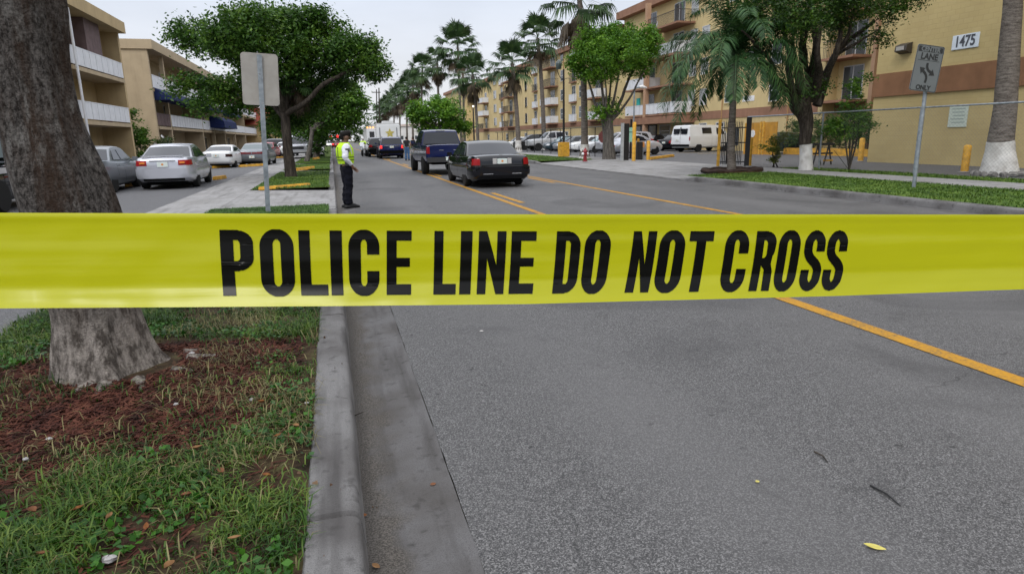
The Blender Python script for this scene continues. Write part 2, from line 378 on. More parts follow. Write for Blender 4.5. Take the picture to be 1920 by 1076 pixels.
# gutters: shallow dish toward the kerb
def gutter(x0, x1, lowfirst):
    mb = MB(); vs = []; fs = []
    n = 7; ys = list(np.arange(-6, 18, 0.12)) + [25, 40, 80, 160, 420]
    for i, y in enumerate(ys):
        for k in range(n):
            t = k/(n-1); d = (1-t) if lowfirst else t
            e = 0.004*noise.noise((y*1.7, k*0.6, 5))
            x = x0+(x1-x0)*t + (0.004*noise.noise((y*3, 9, k)) if k in (n-1,) and lowfirst else 0)
            vs.append((x, y, 0.001 - 0.022*d**0.8 + e*0.5))
            if i and k: 
                a = (i-1)*n+k-1; fs.append((a, a+1, a+1+n, a+n))
    return mb.add(vs, fs)
def dirty_gutter():
    m = GUTT; nt = m.node_tree; N = nt.nodes; L = nt.links; b = N['Principled BSDF']; src = b.inputs['Base Color'].links[0].from_socket
    tc = N.new('ShaderNodeTexCoord'); sx = N.new('ShaderNodeSeparateXYZ'); L.new(tc.outputs['Object'], sx.inputs[0])
    n = N.new('ShaderNodeTexNoise'); n.inputs['Scale'].default_value = 5; n.inputs['Detail'].default_value = 8; L.new(tc.outputs['Object'], n.inputs[0])
    ad = N.new('ShaderNodeMath'); ad.operation = 'MULTIPLY_ADD'; ad.inputs[1].default_value = 0.42; L.new(n.outputs[0], ad.inputs[0]); L.new(sx.outputs[0], ad.inputs[2])
    k = N.new('ShaderNodeMapRange'); k.inputs['From Min'].default_value = 0.30; k.inputs['From Max'].default_value = 0.42; k.inputs['To Min'].default_value = 0.85; k.inputs['To Max'].default_value = 0; L.new(ad.outputs[0], k.inputs[0])
    g = N.new('ShaderNodeTexNoise'); g.inputs['Scale'].default_value = 150; g.inputs['Detail'].default_value = 3; L.new(tc.outputs['Object'], g.inputs[0]); r = N.new('ShaderNodeValToRGB'); e = r.color_ramp.elements; e[0].position = .38; e[0].color = (.03, .026, .022, 1); e[1].position = .66; e[1].color = (.12, .108, .095, 1); L.new(g.outputs[0], r.inputs[0])
    x = N.new('ShaderNodeMixRGB'); L.new(k.outputs[0], x.inputs[0]); L.new(src, x.inputs[1]); L.new(r.outputs[0], x.inputs[2]); L.new(x.outputs[0], b.inputs['Base Color'])
dirty_gutter()     # silt washed against the kerb
o = struct('gutter', gutter(-0.02, 0.418, True), GUTT, smooth=60)
o = struct('gutter', gutter(11.28, 11.72, False), GUTT, smooth=60)
DRIVES = [(15.3, 21.2), (32.6, 35.0), (42.6, 45.2), (60, 63), (85, 88), (120, 124)]
def kerb(sgn, xf, drives, ys):
    """kerb with rounded nose, breaks between cast lengths, dropped at drives"""
    rings = []
    for y in ys:
        drop = 1.0
        for a, b in drives:
            drop = min(drop, max(0.12, min(1, max((a-0.2-y), (y-b+0.0))/1.0)) if a-1.2 < y < b+1.0 else 1)
        h = 0.135*max(0.12, drop)
        w = 0.008*noise.noise((y*2.1, sgn, 0)) + 0.005*noise.noise((y*9, sgn, 0))
        cut = 0.035 if abs(((y+0.74) % 3.05)) < 0.02 else 0
        P = [(0.018, -0.05), (0.008, 0.0), (0.0, h*0.55), (-0.007, h*0.86), (-0.022, h-0.004), (-0.05, h+0.002), (-0.20+w, h+0.003), (-0.215+w, h-0.02), (-0.215, -0.05)]
        rings.append([(xf + sgn*(px_-cut), y, pz - cut*0.9 + (0.003*noise.noise((y*4, px_*20, 2)) if pz > 0.01 else 0)) for px_, pz in P])
    return MB().rings(rings)
ky = []
y = -5.0
while y < 16: ky.append(y); y += 0.075 if not (abs((y+0.74) % 3.05 - 0) > 2.9 or (y+0.74) % 3.05 < 0.1) else 0.02
ky += list(np.arange(16, 64, 0.35)) + [85, 120, 200, 400]
struct('kerb', kerb(1, 0.0, DRIVES, ky), CONC, smooth=50)
RDRIVE = [(20.6, 36.5)]
struct('kerb', kerb(-1, 11.7, RDRIVE, list(np.arange(-5, 64, 0.3)) + [100, 200, 400]), CONC, smooth=50)
# left verge, islands, footpath, car park
def bumpy(x0, x1, y0, y1, z, step, amp, extra=None, skirt=0.1):
    xs = np.linspace(x0, x1, max(2, int((x1-x0)/step)+1)); ys = np.linspace(y0, y1, max(2, int((y1-y0)/step)+1)); vs = []; fs = []
    for j, y in enumerate(ys):
        for i, x in enumerate(xs):
            edge = i in (0, len(xs)-1) or j in (0, len(ys)-1)
            h = amp*(noise.noise((x*2.2, y*2.2, 0))+0.5*noise.noise((x*6, y*6, 3)))
            if extra: h += extra(x, y)
            vs.append((x, y, z + (0 if edge else h)))
            if i and j: a = (j-1)*len(xs)+i-1; fs.append((a, a+1, a+1+len(xs), a+len(xs)))
    return MB().add(vs, fs)
TREE0 = G(215, 722, 0.12) + Vector((0.02, 0.28, 0))
def mound(x, y):
    d = math.hypot(x-TREE0.x, y-TREE0.y); return 0.025*math.exp(-(d/0.75)**2)
struct('verge', bumpy(-2.53, -0.19, -1.5, 15.1, 0.125, 0.09, 0.012, mound), SOIL, smooth=80)
for k, (a, b) in enumerate(((21.2, 32.6), (35.0, 42.6), (45.2, 60), (63, 85), (88, 120), (124, 260))):
    struct('verge', bumpy(-2.5, -0.155, a, b, 0.13, 0.35 if k < 3 else 1.5, 0.015), TURF, smooth=80)
for a, b in DRIVES:
    struct('driveway', MB().box(-2.53, -0.02, a, b, -0.04, 0.03).prism([(-2.53, 0.115), (-0.16, 0.03), (-0.16, -0.03), (-2.53, -0.03)], 'y', a+0.01, b-0.01), PATH)
struct('footpath', MB().box(-3.95, -2.535, 14.6, 300, -0.05, 0.118), PATH)
struct('parking_lot', MB().box(-3.95, -2.535, -6, 14.595, -0.05, 0.112), ASPH_LOT)
struct('parking_lot', MB().box(-40, -3.955, -6, 300, -0.05, 0.105), ASPH_LOT)
# right verge, footpath, car park
VR = [(-6, 20.4), (37, 300)]
TURF2 = soil_mat('right_turf_soil', (0.03, 0.065, 0.012), (0.065, 0.125, 0.02), (0.13, 0.14, 0.045), 2.5)
for a, b in VR:
    struct('verge', bumpy(11.87, 15.38, a, b, 0.13, 0.5 if b < 50 else 2.0, 0.02), TURF2, smooth=80)
struct('driveway', MB().prism([(11.72, 0.02), (15.4, 0.13), (15.4, -0.03), (11.72, -0.03)], 'y', 20.4, 37), PATH)
struct('footpath', MB().box(15.39, 17.25, -6, 300, -0.05, 0.137), PATH)
struct('verge', bumpy(17.25, 18.6, -6, 22.5, 0.125, 0.5, 0.02), TURF2, smooth=80)
struct('parking_lot', MB().box(17.255, 120, -20, 300, -0.05, 0.118), ASPH_LOT)
WORN = M('worn_lot_line', (0.42, 0.30, 0.09), 0.8, var=(5, 0.35))
for k in range(4):
    struct('road_marking', MB().box(25.6+0.02*k, 30.8, 39+3.1*k, 39.13+3.1*k, 0.1, 0.123), WORN)

# ================================================================== BUILDINGS
TAN = M('tan_stucco', (0.44, 0.335, 0.19), 0.85, var=(1.2, 0.08), bump=(60, 0.25), streak=((0.22, 0.16, 0.10), 0.35))
TAN2 = M('pale_tan_stucco', (0.42, 0.335, 0.225), 0.85, var=(1.2, 0.08), bump=(60, 0.25), streak=((0.22, 0.17, 0.11), 0.35))
YEL = M('yellow_stucco', (0.57, 0.45, 0.235), 0.85, var=(0.7, 0.06), bump=(50, 0.25), streak=((0.30, 0.20, 0.09), 0.28))
TERRA = M('terracotta_band', (0.27, 0.15, 0.10), 0.85, var=(1.5, 0.12), bump=(60, 0.2), streak=((0.20, 0.10, 0.06), 0.4))
RAILW = M('white_railing', (0.66, 0.67, 0.70), 0.6, var=(2, 0.08), streak=((0.35, 0.35, 0.36), 0.3))
RAILD = M('dark_railing', (0.05, 0.045, 0.04), 0.6)
NAVY = M('navy_awning_cloth', (0.012, 0.02, 0.075), 0.8, var=(4, 0.2))
WFRAME = M('window_frame', (0.55, 0.56, 0.57), 0.5)
DARKIN = M('shaded_interior', (0.035, 0.03, 0.027), 0.8)
BLIND = M('window_blind', (0.42, 0.43, 0.44), 0.4, spec=0.8, var=(3, 0.15))
WGLASS = glassmat('window_glass', (0.05, 0.06, 0.07), 0.08)
GREYWOOD = M('grey_brown_panel', (0.14, 0.10, 0.10), 0.8, var=(3, 0.2))
ROOFG = M('flat_roof_gravel', (0.3, 0.29, 0.27), 0.95)
def Yon(px, X=-13.0, py=270):
    d = ray(px, py); return d.y * X / d.x
def left_block(label, fins, cols, doors_dark, zf=(2.9, 5.75), roof=9.25, X=-13.0, depth=11, awn=(), fins_mat=TAN, parapet=0.65):
    Y0, Y1 = fins[0], fins[-1]; XB = X-1.75
    t = thing('apartment_building', label, 'building', (X, (Y0+Y1)/2, 0.1))
    ox, oy = X, (Y0+Y1)/2
    def bx(mb, x0, x1, y0, y1, z0, z1): return mb.box(x0-ox, x1-ox, y0-oy, y1-oy, z0-0.1, z1-0.1)
    w = MB(); bx(w, X-depth, XB, Y0+0.15, Y1-0.15, 0, roof-0.3)
    for i, f in enumerate(fins):
        a = f if i == 0 else f-0.34 if i == len(fins)-1 else f-0.17
        bx(w, X-depth-0.05, X, a, a+0.34, 0, roof-0.02)
    w.build('wall', fins_mat, t)
    r = MB(); bx(r, X-depth, X+0.42, Y0-0.12, Y1+0.12, roof-parapet, roof+0.04); r.build('roof', fins_mat, t)
    g = MB(); bx(g, X-depth+0.2, X+0.2, Y0, Y1, roof+0.041, roof+0.05); g.build('roof_surface', ROOFG, t)
    for c in cols:
        p = MB(); bx(p, X-0.3, X+0.012, c-0.17, c+0.17, 0, roof-parapet-0.003); p.build('column', TAN2, t)
    for i in range(len(fins)-1):
        ya, yb = fins[i]+(0.34 if i == 0 else 0.17), fins[i+1]-(0.34 if i == len(fins)-2 else 0.17)
        inn = sorted(c for c in cols if ya+0.3 < c < yb-0.3); segs = [ya]+inn+[yb]
        for s in range(len(segs)-1):
            a = segs[s]+(0.17 if s else 0); b = segs[s+1]-(0.17 if s < len(segs)-2 else 0)
            for k, z in enumerate(zf):
                sl = MB(); bx(sl, XB, X+0.08, a+0.002, b-0.002, z-0.22, z); so = sl.build('balcony', TAN2, t)
                ra = MB(); n = max(2, round((b-a)/1.05)); pw = (b-a)/n
                for q in range(n): bx(ra, X-0.02, X+0.03, a+q*pw+0.03, a+(q+1)*pw-0.03, z+0.08, z+0.98)
                bx(ra, X-0.03, X+0.04, a, b, z+0.985, z+1.04)
                ra.build('railing', RAILW if not ((i+s) == 0 and k == 0 and len(awn)) else GREYWOOD, so)
            for k, z in enumerate((0.1,)+tuple(zf)):
                mid = (a+b)/2; dw = min(1.9, (b-a)*0.55)
                d = MB(); bx(d, XB, XB+0.05, mid-dw/2-0.2, mid+dw/2-0.2, z+0.02, z+2.15)
                do = d.build('sliding_door', WFRAME, t)
                for q in (0, 1):
                    pa = MB(); y_a = mid-dw/2-0.2+0.06+q*dw/2; bx(pa, XB+0.051, XB+0.06, y_a, y_a+dw/2-0.12, z+0.1, z+2.06); pa.build('pane', WGLASS, do)
    for (ya, yb, z, kind) in awn:
        m = MB()
        if kind == 'slope': m.prism([(X-0.1-ox, z+0.75-0.1), (X+1.25-ox, z-0.05-0.1), (X+1.25-ox, z-0.25-0.1), (X-0.1-ox, z-0.25-0.1)], 'y', ya-oy, yb-oy)
        else: m.prism([(X+0.02-ox, z+1.0), (X+0.9-ox, z+0.9), (X+1.5-ox, z+0.45), (X+1.6-ox, z-0.3), (X+0.02-ox, z-0.3)], 'y', ya-oy, yb-oy)
        m.build('awning', NAVY, t)
    return t
A1 = 50.2
tA = left_block('tan three storey apartment block with white panelled balconies behind the thick leaning tree trunk', [31.0, 40.5, A1], [35.5, Yon(150)], [], roof=9.35)
mb = MB(); mb.tube([(0.22, Yon(160)-(31.0+A1)/2, 0), (0.22, Yon(160)-(31.0+A1)/2, 8.5)], 0.07, 8); mb.build('downpipe', RAILW, tA)
mb = MB(); yv = Yon(212)-(31.0+A1)/2; mb.box(-1.5, -0.15, yv-1.4, yv+1.2, 5.72, 8.58); mb.build('shutter', GREYWOOD, tA)
mb = MB(); mb.lathe([(0.0, 0.0), (0.28, 0.05), (0.34, 0.3), (0.3, 0.62), (0.1, 0.72), (0.0, 0.73)], n=14); o = mb.build('roof_vent', M('roof_vent_metal', (0.08, 0.08, 0.09), 0.5, 0.6), tA, smooth=40); o.location = (-0.6, Yon(178)-(31.0+A1)/2, 9.28)
B0 = 57.0
finB = [B0, Yon(384), Yon(424), Yon(462), Yon(485)+4]
left_block('long tan apartment row with navy awnings over its balconies and projecting fin walls', finB, [Yon(326), Yon(405), Yon(443)], [],
           awn=((B0+0.4, Yon(326)-0.2, 5.15, 'slope'), (Yon(326)+0.2, finB[1]-0.25, 5.15, 'slope'), (finB[1]+0.4, Yon(405), 5.15, 'slope'), (finB[1]+0.4, finB[2]-0.4, 8.0, 'slope'), (finB[2]+0.3, finB[2]+8, 5.1, 'slope'),
                (finB[1]+4.4, finB[2]-0.3, 3.4, 'box'), (finB[2]+3, finB[2]+9, 8.0, 'slope')), fins_mat=TAN2)
# red-roofed house far down the street
hp = G(520, 283, 0.1); HY = 128.0
t = thing('house', 'tan house with a red tiled hip roof beyond the row of tan apartments', 'house', (-13.2, HY, 0.1))
MB().box(-3.6, 4.2, 0, 12, 0, 4.6).build('wall', M('house_tan', (0.55, 0.40, 0.20), 0.85, var=(1, 0.1)), t)
mb = MB(); mb.add([(-4.3, -0.7, 4.5), (4.9, -0.7, 4.5), (4.9, 12.7, 4.5), (-4.3, 12.7, 4.5), (-1.6, 4, 7.7), (2.0, 4, 7.7), (2.0, 8, 7.7), (-1.6, 8, 7.7)], [(0, 1, 5, 4), (1, 2, 6, 5), (2, 3, 7, 6), (3, 0, 4, 7), (4, 5, 6, 7), (3, 2, 1, 0)])
mb.build('roof', M('red_roof_tile', (0.30, 0.075, 0.05), 0.8, var=(9, 0.3), bump=(30, 0.6)), t)
for x, z in ((-2.2, 1.0), (1.6, 1.0), (2.9, 3.0), (-0.6, 3.0)):
    f = MB().box(x-0.55, x+0.55, -0.05, 0, z, z+1.2).build('window', WFRAME, t); MB().box(x-0.47, x+0.47, -0.06, -0.051, z+0.08, z+1.12).build('pane', WGLASS, f)

# --- big yellow apartment complex on the right
XR = 31.8
FZ = (3.42, 6.0, 8.6, 11.2)
tR = thing('apartment_building', 'long yellow apartment building with terracotta band and balconies behind the car park fence', 'building', (XR, 60, 0.1))
def rb(mb, x0, x1, y0, y1, z0, z1): return mb.box(x0-XR, x1-XR, y0-60, y1-60, z0-0.1, z1-0.1)
YS = 68.5
w = MB(); rb(w, XR, 48, 29.5, YS, 0, 13.75); rb(w, XR+0.15, 47.9, YS, 150, 0, 12.75); rb(w, XR-1.4, 47.8, 150, 177, 0, 12.7); w.build('wall', YEL, tR)
p = MB(); rb(p, XR-0.75, 48.5, 29.4, YS+0.5, 13.755, 14.5); rb(p, XR-0.35, 48.3, YS+0.505, 149.9, 12.755, 13.4); rb(p, XR-1.9, 48.2, 149.905, 177.3, 12.705, 13.35); p.build('roof', TERRA, tR)
b = MB(); rb(b, XR-0.06, XR, 29.5, 57.8, 2.75, 3.42); rb(b, XR+0.09, XR+0.15, YS+0.02, 150, 2.75, 3.42); b.build('band', TERRA, tR)
for y in (48.9, 40.6, 88.2, 121):
    m = MB(); m.tube([(-0.07 if y < YS else 0.08, y-60, 0), (-0.07 if y < YS else 0.08, y-60, 13.0)], 0.05, 6); m.build('downpipe', M('tan_pipe', (0.36, 0.22, 0.1), 0.7), tR)
def rwin(y, z0, z1, w, X=XR, pane=BLIND, parent=None):
    X = X if y < YS else XR+0.15
    f = MB()
    rb(f, X-0.05, X-0.001, y-w/2, y-w/2+0.06, z0, z1); rb(f, X-0.05, X-0.001, y+w/2-0.06, y+w/2, z0, z1); rb(f, X-0.05, X-0.001, y-w/2+0.061, y+w/2-0.061, z0, z0+0.06)
    rb(f, X-0.05, X-0.001, y-w/2+0.061, y+w/2-0.061, z1-0.06, z1); zm = (z0+z1)/2; rb(f, X-0.045, X-0.002, y-w/2+0.061, y+w/2-0.061, zm-0.025, zm+0.025)
    fo = f.build('window', WFRAME, tR)
    q = MB(); rb(q, X-0.02, X-0.003, y-w/2+0.06, y+w/2-0.06, z0+0.05, z1-0.05); q.build('pane', pane, fo)
    s = MB(); rb(s, X-0.1, X-0.052, y-w/2-0.05, y+w/2+0.05, z0-0.07, z0-0.005); s.build('sill', YEL, fo)
def rbal(y0, y1, z, rail, X=XR, dp=1.25, door=True):
    X = X if y0 < YS else XR+0.15
    s = MB(); rb(s, X-dp, X-0.002, y0, y1, z-0.15, z); so = s.build('balcony', TERRA, tR)
    r = MB()
    if rail in ('white', 'dark'):
        h = 1.0
        if rail == 'white':
            n = max(2, round((y1-y0)/0.85)); pw = (y1-y0)/n
            for q in range(n): rb(r, X-dp+0.02, X-dp+0.06, y0+q*pw+0.03, y0+(q+1)*pw-0.03, z+0.06, z+h-0.05)
            rb(r, X-dp, X-dp+0.08, y0, y1, z+h-0.045, z+h)
            rb(r, X-dp+0.09, X-0.02, y0+0.02, y0+0.06, z+0.06, z+h)
        else:
            k = y0
            while k < y1: rb(r, X-dp+0.03, X-dp+0.05, k, k+0.025, z, z+h-0.041); k += 0.14
            rb(r, X-dp+0.01, X-dp+0.07, y0, y1, z+h-0.04, z+h)
            k = X-dp+0.1
            while k < X-0.05: rb(r, k, k+0.025, y0+0.03, y0+0.05, z, z+h-0.041); k += 0.14
            rb(r, X-dp+0.1, X-0.02, y0+0.01, y0+0.07, z+h-0.04, z+h)
        r.build('railing', RAILW if rail == 'white' else RAILD, so)
    if door:
        m = (y0+y1)/2; dw = min(1.9, (y1-y0)*0.62); dh = 1.5 if z > 11 and y0 > YS else 2.1
        d = MB(); rb(d, X-0.04, X-0.001, m-dw/2, m+dw/2, z+0.01, z+dh); do = d.build('sliding_door', WFRAME, tR)
        for q in (0, 1):
            pa = MB(); rb(pa, X-0.055, X-0.041, m-dw/2+0.06+q*dw/2, m+(q*dw/2)-0.05, z+0.08, z+dh-0.07); pa.build('pane', WGLASS, do)
YR = lambda px, py=200: AX(px, py, XR).y
# near section windows
for px, zs in ((1296, FZ), (1318, FZ[:3]), (1366, FZ), (1450, FZ), (1408, FZ[1:])):
    for z in zs: rwin(YR(px), z+0.55 if px != 1450 else z+0.35, z+1.95, 1.15, pane=BLIND if px in (1296, 1318, 1408) else WGLASS)
for px, w in ((1247, 2.1), (1291, 1.2), (1318, 1.2), (1350, 1.2)): rwin(YR(px, 240), 1.25, 2.45, w, pane=WGLASS)
m = MB(); yq = YR(1404, 180); rb(m, XR-0.03, XR-0.001, yq-0.75, yq+0.75, 3.95, 4.35); m.build('number_plate', WHITEP, tR)
# entry bay
yb0, yb1, yb2 = [AX(q, 200, XR-1.8).y for q in (1264, 1208, 1172)]
for i, z in enumerate(FZ):
    rbal(yb0, yb1-0.25, z, ('white', None, 'white', 'dark')[i], dp=1.8)
    rbal(yb1+0.25, yb2, z, ('white', 'white', 'dark', None)[i], dp=1.8)
m = MB(); rb(m, XR-1.85, XR-1.45, yb1-0.22, yb1+0.22, 0.1, 13.7); m.build('column', M('pink_column', (0.40, 0.25, 0.16), 0.85, var=(1, 0.1)), tR)
m = MB(); rb(m, XR-1.9, XR-0.001, yb0-0.6, yb2+4, 2.55, 3.2); m.build('canopy', TERRA, tR)
m = MB(); rb(m, XR-0.08, XR-0.002, YR(1232, 250), YR(1195, 250), 0.12, 2.5); do = m.build('entrance', BLACK, tR)
for q in range(4):
    y_a = YR(1232, 250)+0.15+q*1.7; pa = MB(); rb(pa, XR-0.1, XR-0.081, y_a, y_a+1.4, 0.25, 2.4); pa.build('pane', WGLASS, do)
m = MB(); rb(m, XR-1.2, XR-1.1, YR(1216)-0.35, YR(1216)+0.35, FZ[0]+1.0, FZ[0]+1.75); m.build('turquoise_board', M('turquoise', (0.05, 0.42, 0.38), 0.7), tR)
# balconies near the wing
for i, z in enumerate(FZ):
    rbal(YR(1640)+0.6, YR(1566), z, 'dark' if i == 1 else None, dp=1.4)
m = MB(); yc = AX(1632, 200, XR-1.3).y; rb(m, XR-1.44, XR-1.2, yc-0.14, yc+0.14, 0.1, 13.7); m.build('column', MATS['pink_column'], tR)
m = MB(); yc = YR(1562); rb(m, XR-1.0, XR-0.002, yc-0.2, yc+0.2, 0.1, 13.7); m.build('column', YEL, tR)
# far section: columns of balconies, juliet rails and window pairs
for px, rails in ((1120, ('white', 'white', 'white', 'dark')), (1035, ('white', 'white', 'dark', 'dark')), (957, ('dark', 'dark', 'dark', 'white')), (910, ('dark', 'white', 'white', None))):
    for i, z in enumerate(FZ[:4]):
        c = YR(px); hw = 2.4
        if rails[i] or i < 3: rbal(c-hw, c+hw, z, rails[i], dp=1.3)
for px in (1074, 1003, 940):
    for i, z in enumerate(FZ): rbal(YR(px)-1.1, YR(px)+1.1, z, 'white' if i != 2 else 'dark', dp=0.35)
for px, w in ((1052, 1.1), (985, 1.1), (989, 1.1), (926, 1.2), (931, 1.2), (1087, 1.1)):
    for z in FZ: rwin(YR(px)+(1.2 if px in (989, 931) else 0), z+0.45, z+1.95, w, pane=BLIND if px in (985, 931) else WGLASS)
for px in (1060, 1020, 985, 950, 915): rwin(YR(px, 250), 1.0, 2.2, 1.6, pane=WGLASS)

# --- the wing with the number 1475
XW, YW = 24.0, 24.9
tW = thing('apartment_building', 'yellow painted block wall wing with terracotta band and the number 1475', 'building', (XW, YW, 0.1))
BLOCK = M('yellow_block_wall', (0.58, 0.42, 0.18), 0.85)
def block_courses():
    m = BLOCK; nt = m.node_tree; N = nt.nodes; L = nt.links; b = N['Principled BSDF']
    tc = N.new('ShaderNodeTexCoord'); mp = N.new('ShaderNodeMapping'); mp.inputs['Rotation'].default_value = (0, R(90), R(90)); 
    sx = N.new('ShaderNodeSeparateXYZ'); L.new(tc.outputs['Object'], sx.inputs[0]); cb = N.new('ShaderNodeCombineXYZ'); L.new(sx.outputs['Y'], cb.inputs[0]); L.new(sx.outputs['Z'], cb.inputs[1])
    br = N.new('ShaderNodeTexBrick'); br.inputs['Scale'].default_value = 1; br.inputs['Brick Width'].default_value = 0.4; br.inputs['Row Height'].default_value = 0.2; br.inputs['Mortar Size'].default_value = 0.008; br.inputs['Mortar Smooth'].default_value = 0.6
    br.inputs['Color1'].default_value = (0.47, 0.37, 0.175, 1); br.inputs['Color2'].default_value = (0.49, 0.39, 0.19, 1); br.inputs['Mortar'].default_value = (0.44, 0.345, 0.163, 1); L.new(cb.outputs[0], br.inputs[0])
    n = N.new('ShaderNodeTexNoise'); n.inputs['Scale'].default_value = 0.6; n.inputs['Detail'].default_value = 7; L.new(tc.outputs['Object'], n.inputs[0])
    mr = N.new('ShaderNodeMapRange'); mr.inputs['From Min'].default_value = 0.45; mr.inputs['From Max'].default_value = 0.75; mr.inputs['To Max'].default_value = 0.35; L.new(n.outputs[0], mr.inputs[0])
    x = N.new('ShaderNodeMixRGB'); L.new(mr.outputs[0], x.inputs[0]); L.new(br.outputs[0], x.inputs[1]); x.inputs[2].default_value = (0.30, 0.23, 0.115, 1); L.new(x.outputs[0], b.inputs['Base Color'])
    bp = N.new('ShaderNodeBump'); bp.inputs['Strength'].default_value = 0.5; bp.inputs['Distance'].default_value = 0.01; bp.invert = True; L.new(br.outputs['Fac'], bp.inputs['Height']); L.new(bp.outputs[0], b.inputs['Normal'])
block_courses()
def wb(mb, x0, x1, y0, y1, z0, z1): return mb.box(x0-XW, x1-XW, y0-YW, y1-YW, z0-0.1, z1-0.1)
m = MB(); wb(m, XW, 44, -12, YW, 0, 14.7); m.build('wall', BLOCK, tW)
m = MB(); wb(m, XW-0.6, 44.5, -12.4, YW+0.5, 14.705, 15.4); m.build('roof', TERRA, tW)
zb1, zb0 = AX(1640, 141, XW).z, AX(1640, 183, XW).z
m = MB(); wb(m, XW-0.07, XW-0.001, -12.05, YW+0.06, zb0, zb1); m.build('band', M('brown_band', (0.23, 0.12, 0.065), 0.85, var=(1.5, 0.15), bump=(60, 0.2), streak=((0.14, 0.08, 0.045), 0.4)), tW)
pc = AX(1811, 78, XW)
m = MB(); wb(m, XW-0.04, XW-0.001, pc.y-0.56, pc.y+0.56, pc.z-0.27, pc.z+0.27); pl = m.build('number_plate', M('pale_plate', (0.62, 0.68, 0.74), 0.5, var=(5, 0.06)), tW, bevel=0.01)
o = text_mesh('digits', '1475', 0.56, M('dark_digit', (0.06, 0.065, 0.08), 0.5), pl, 0.004, 0.012, 0.78)
o.matrix_local = Matrix.Translation((-0.05, pc.y-YW, pc.z-0.1)) @ Matrix(((0, 0, -1, 0), (-1, 0, 0, 0), (0, 1, 0, 0), (0, 0, 0, 1)))
pc = AX(1797, 218, XW)
m = MB(); wb(m, XW-0.03, XW-0.001, pc.y-0.4, pc.y+0.4, pc.z-0.42, pc.z+0.42); nb = m.build('notice', M('notice_plate', (0.52, 0.58, 0.50), 0.5), tW)
m = MB()
for k in range(5): wb(m, XW-0.034, XW-0.031, pc.y-0.3+0.04*(k % 2), pc.y+0.3-0.05*(k % 3), pc.z+0.26-0.13*k, pc.z+0.30-0.13*k)
m.build('notice_print', M('faded_print', (0.3, 0.36, 0.32), 0.6), nb)
pc = AX(1700, 91, XW)
m = MB(); m.prism([(-0.02, 0.22), (-0.30, 0.12), (-0.34, -0.12), (-0.02, -0.22)], 'y', pc.y-YW-0.3, pc.y-YW+0.3); wl = m.build('wall_lamp', M('lamp_bronze', (0.06, 0.05, 0.04), 0.5, 0.4), tW); wl.location.z = pc.z-0.1
m = MB().box(-0.355, -0.345, pc.y-YW-0.2, pc.y-YW+0.2, -0.09, 0.07); m.build('lens', M('lamp_lens', (0.35, 0.33, 0.3), 0.2), wl)
# far white hall on the right
t = thing('hall', 'long low white hall standing far off under the distant palms', 'building', (AY(746, 262, 235).x, 235, 0.0))
MB().box(0, 22, 0, 40, 0, 6.0).build('wall', M('white_hall_wall', (0.62, 0.60, 0.57), 0.8, var=(0.6, 0.08)), t)
MB().prism([(-0.5, 6.005), (22.5, 6.005), (22.5, 6.5), (11, 7.4), (-0.5, 6.5)], 'y', -0.4, 40.5).build('roof', M('pale_roof', (0.55, 0.45, 0.40), 0.8), t)
MB().box(9.6, 11.2, -0.06, 0, 0, 3.0).build('door', M('orange_door', (0.45, 0.16, 0.05), 0.6), t)
for x in (1.6, 6.5, 9.0, 11.5):
    f = MB().box(x-0.5, x+0.5, -0.05, 0, 1.4, 2.8).build('window', WFRAME, t); MB().box(x-0.42, x+0.42, -0.06, -0.051, 1.48, 2.72).build('pane', WGLASS, f)
# ================================================================== VEGETATION
L_SHADE = leafmat('shade_tree_leaf', (0.014, 0.042, 0.006), (0.042, 0.108, 0.012), (0.135, 0.235, 0.028), 0.32)
L_BRIGHT = leafmat('bright_leaf', (0.03, 0.085, 0.007), (0.08, 0.20, 0.014), (0.19, 0.34, 0.03), 0.33)
L_MID = leafmat('mid_leaf', (0.02, 0.055, 0.007), (0.055, 0.145, 0.014), (0.15, 0.27, 0.03), 0.3)
L_DARK = leafmat('dark_leaf', (0.009, 0.025, 0.004), (0.027, 0.072, 0.008), (0.10, 0.19, 0.02), 0.24)
L_PALM = leafmat('palm_leaf', (0.016, 0.035, 0.012), (0.035, 0.075, 0.022), (0.085, 0.14, 0.04), 0.15)
L_QUEEN = leafmat('feather_leaf', (0.012, 0.04, 0.012), (0.03, 0.085, 0.024), (0.085, 0.16, 0.045), 0.2)
L_DEAD = leafmat('dead_frond', (0.04, 0.028, 0.018), (0.085, 0.06, 0.036), (0.16, 0.12, 0.075), 0.1)
L_YELLOW = leafmat('yellowish_leaf', (0.05, 0.07, 0.01), (0.13, 0.16, 0.02), (0.26, 0.26, 0.04), 0.25)
BK_GREY = bark_mat('grey_bark', (0.04, 0.035, 0.03), (0.10, 0.09, 0.08), (0.19, 0.17, 0.15))
BK_DARK = bark_mat('dark_bark', (0.014, 0.011, 0.009), (0.04, 0.032, 0.026), (0.09, 0.075, 0.06))
BK_PALM = bark_mat('palm_bark', (0.06, 0.05, 0.042), (0.14, 0.12, 0.105), (0.23, 0.205, 0.18), (2, 2, 9), 2.0)
WASH = M('whitewash', (0.58, 0.57, 0.55), 0.85, var=(3, 0.15), bump=(25, 0.5), grime=((0.2, 0.17, 0.14), 4, 0.6))

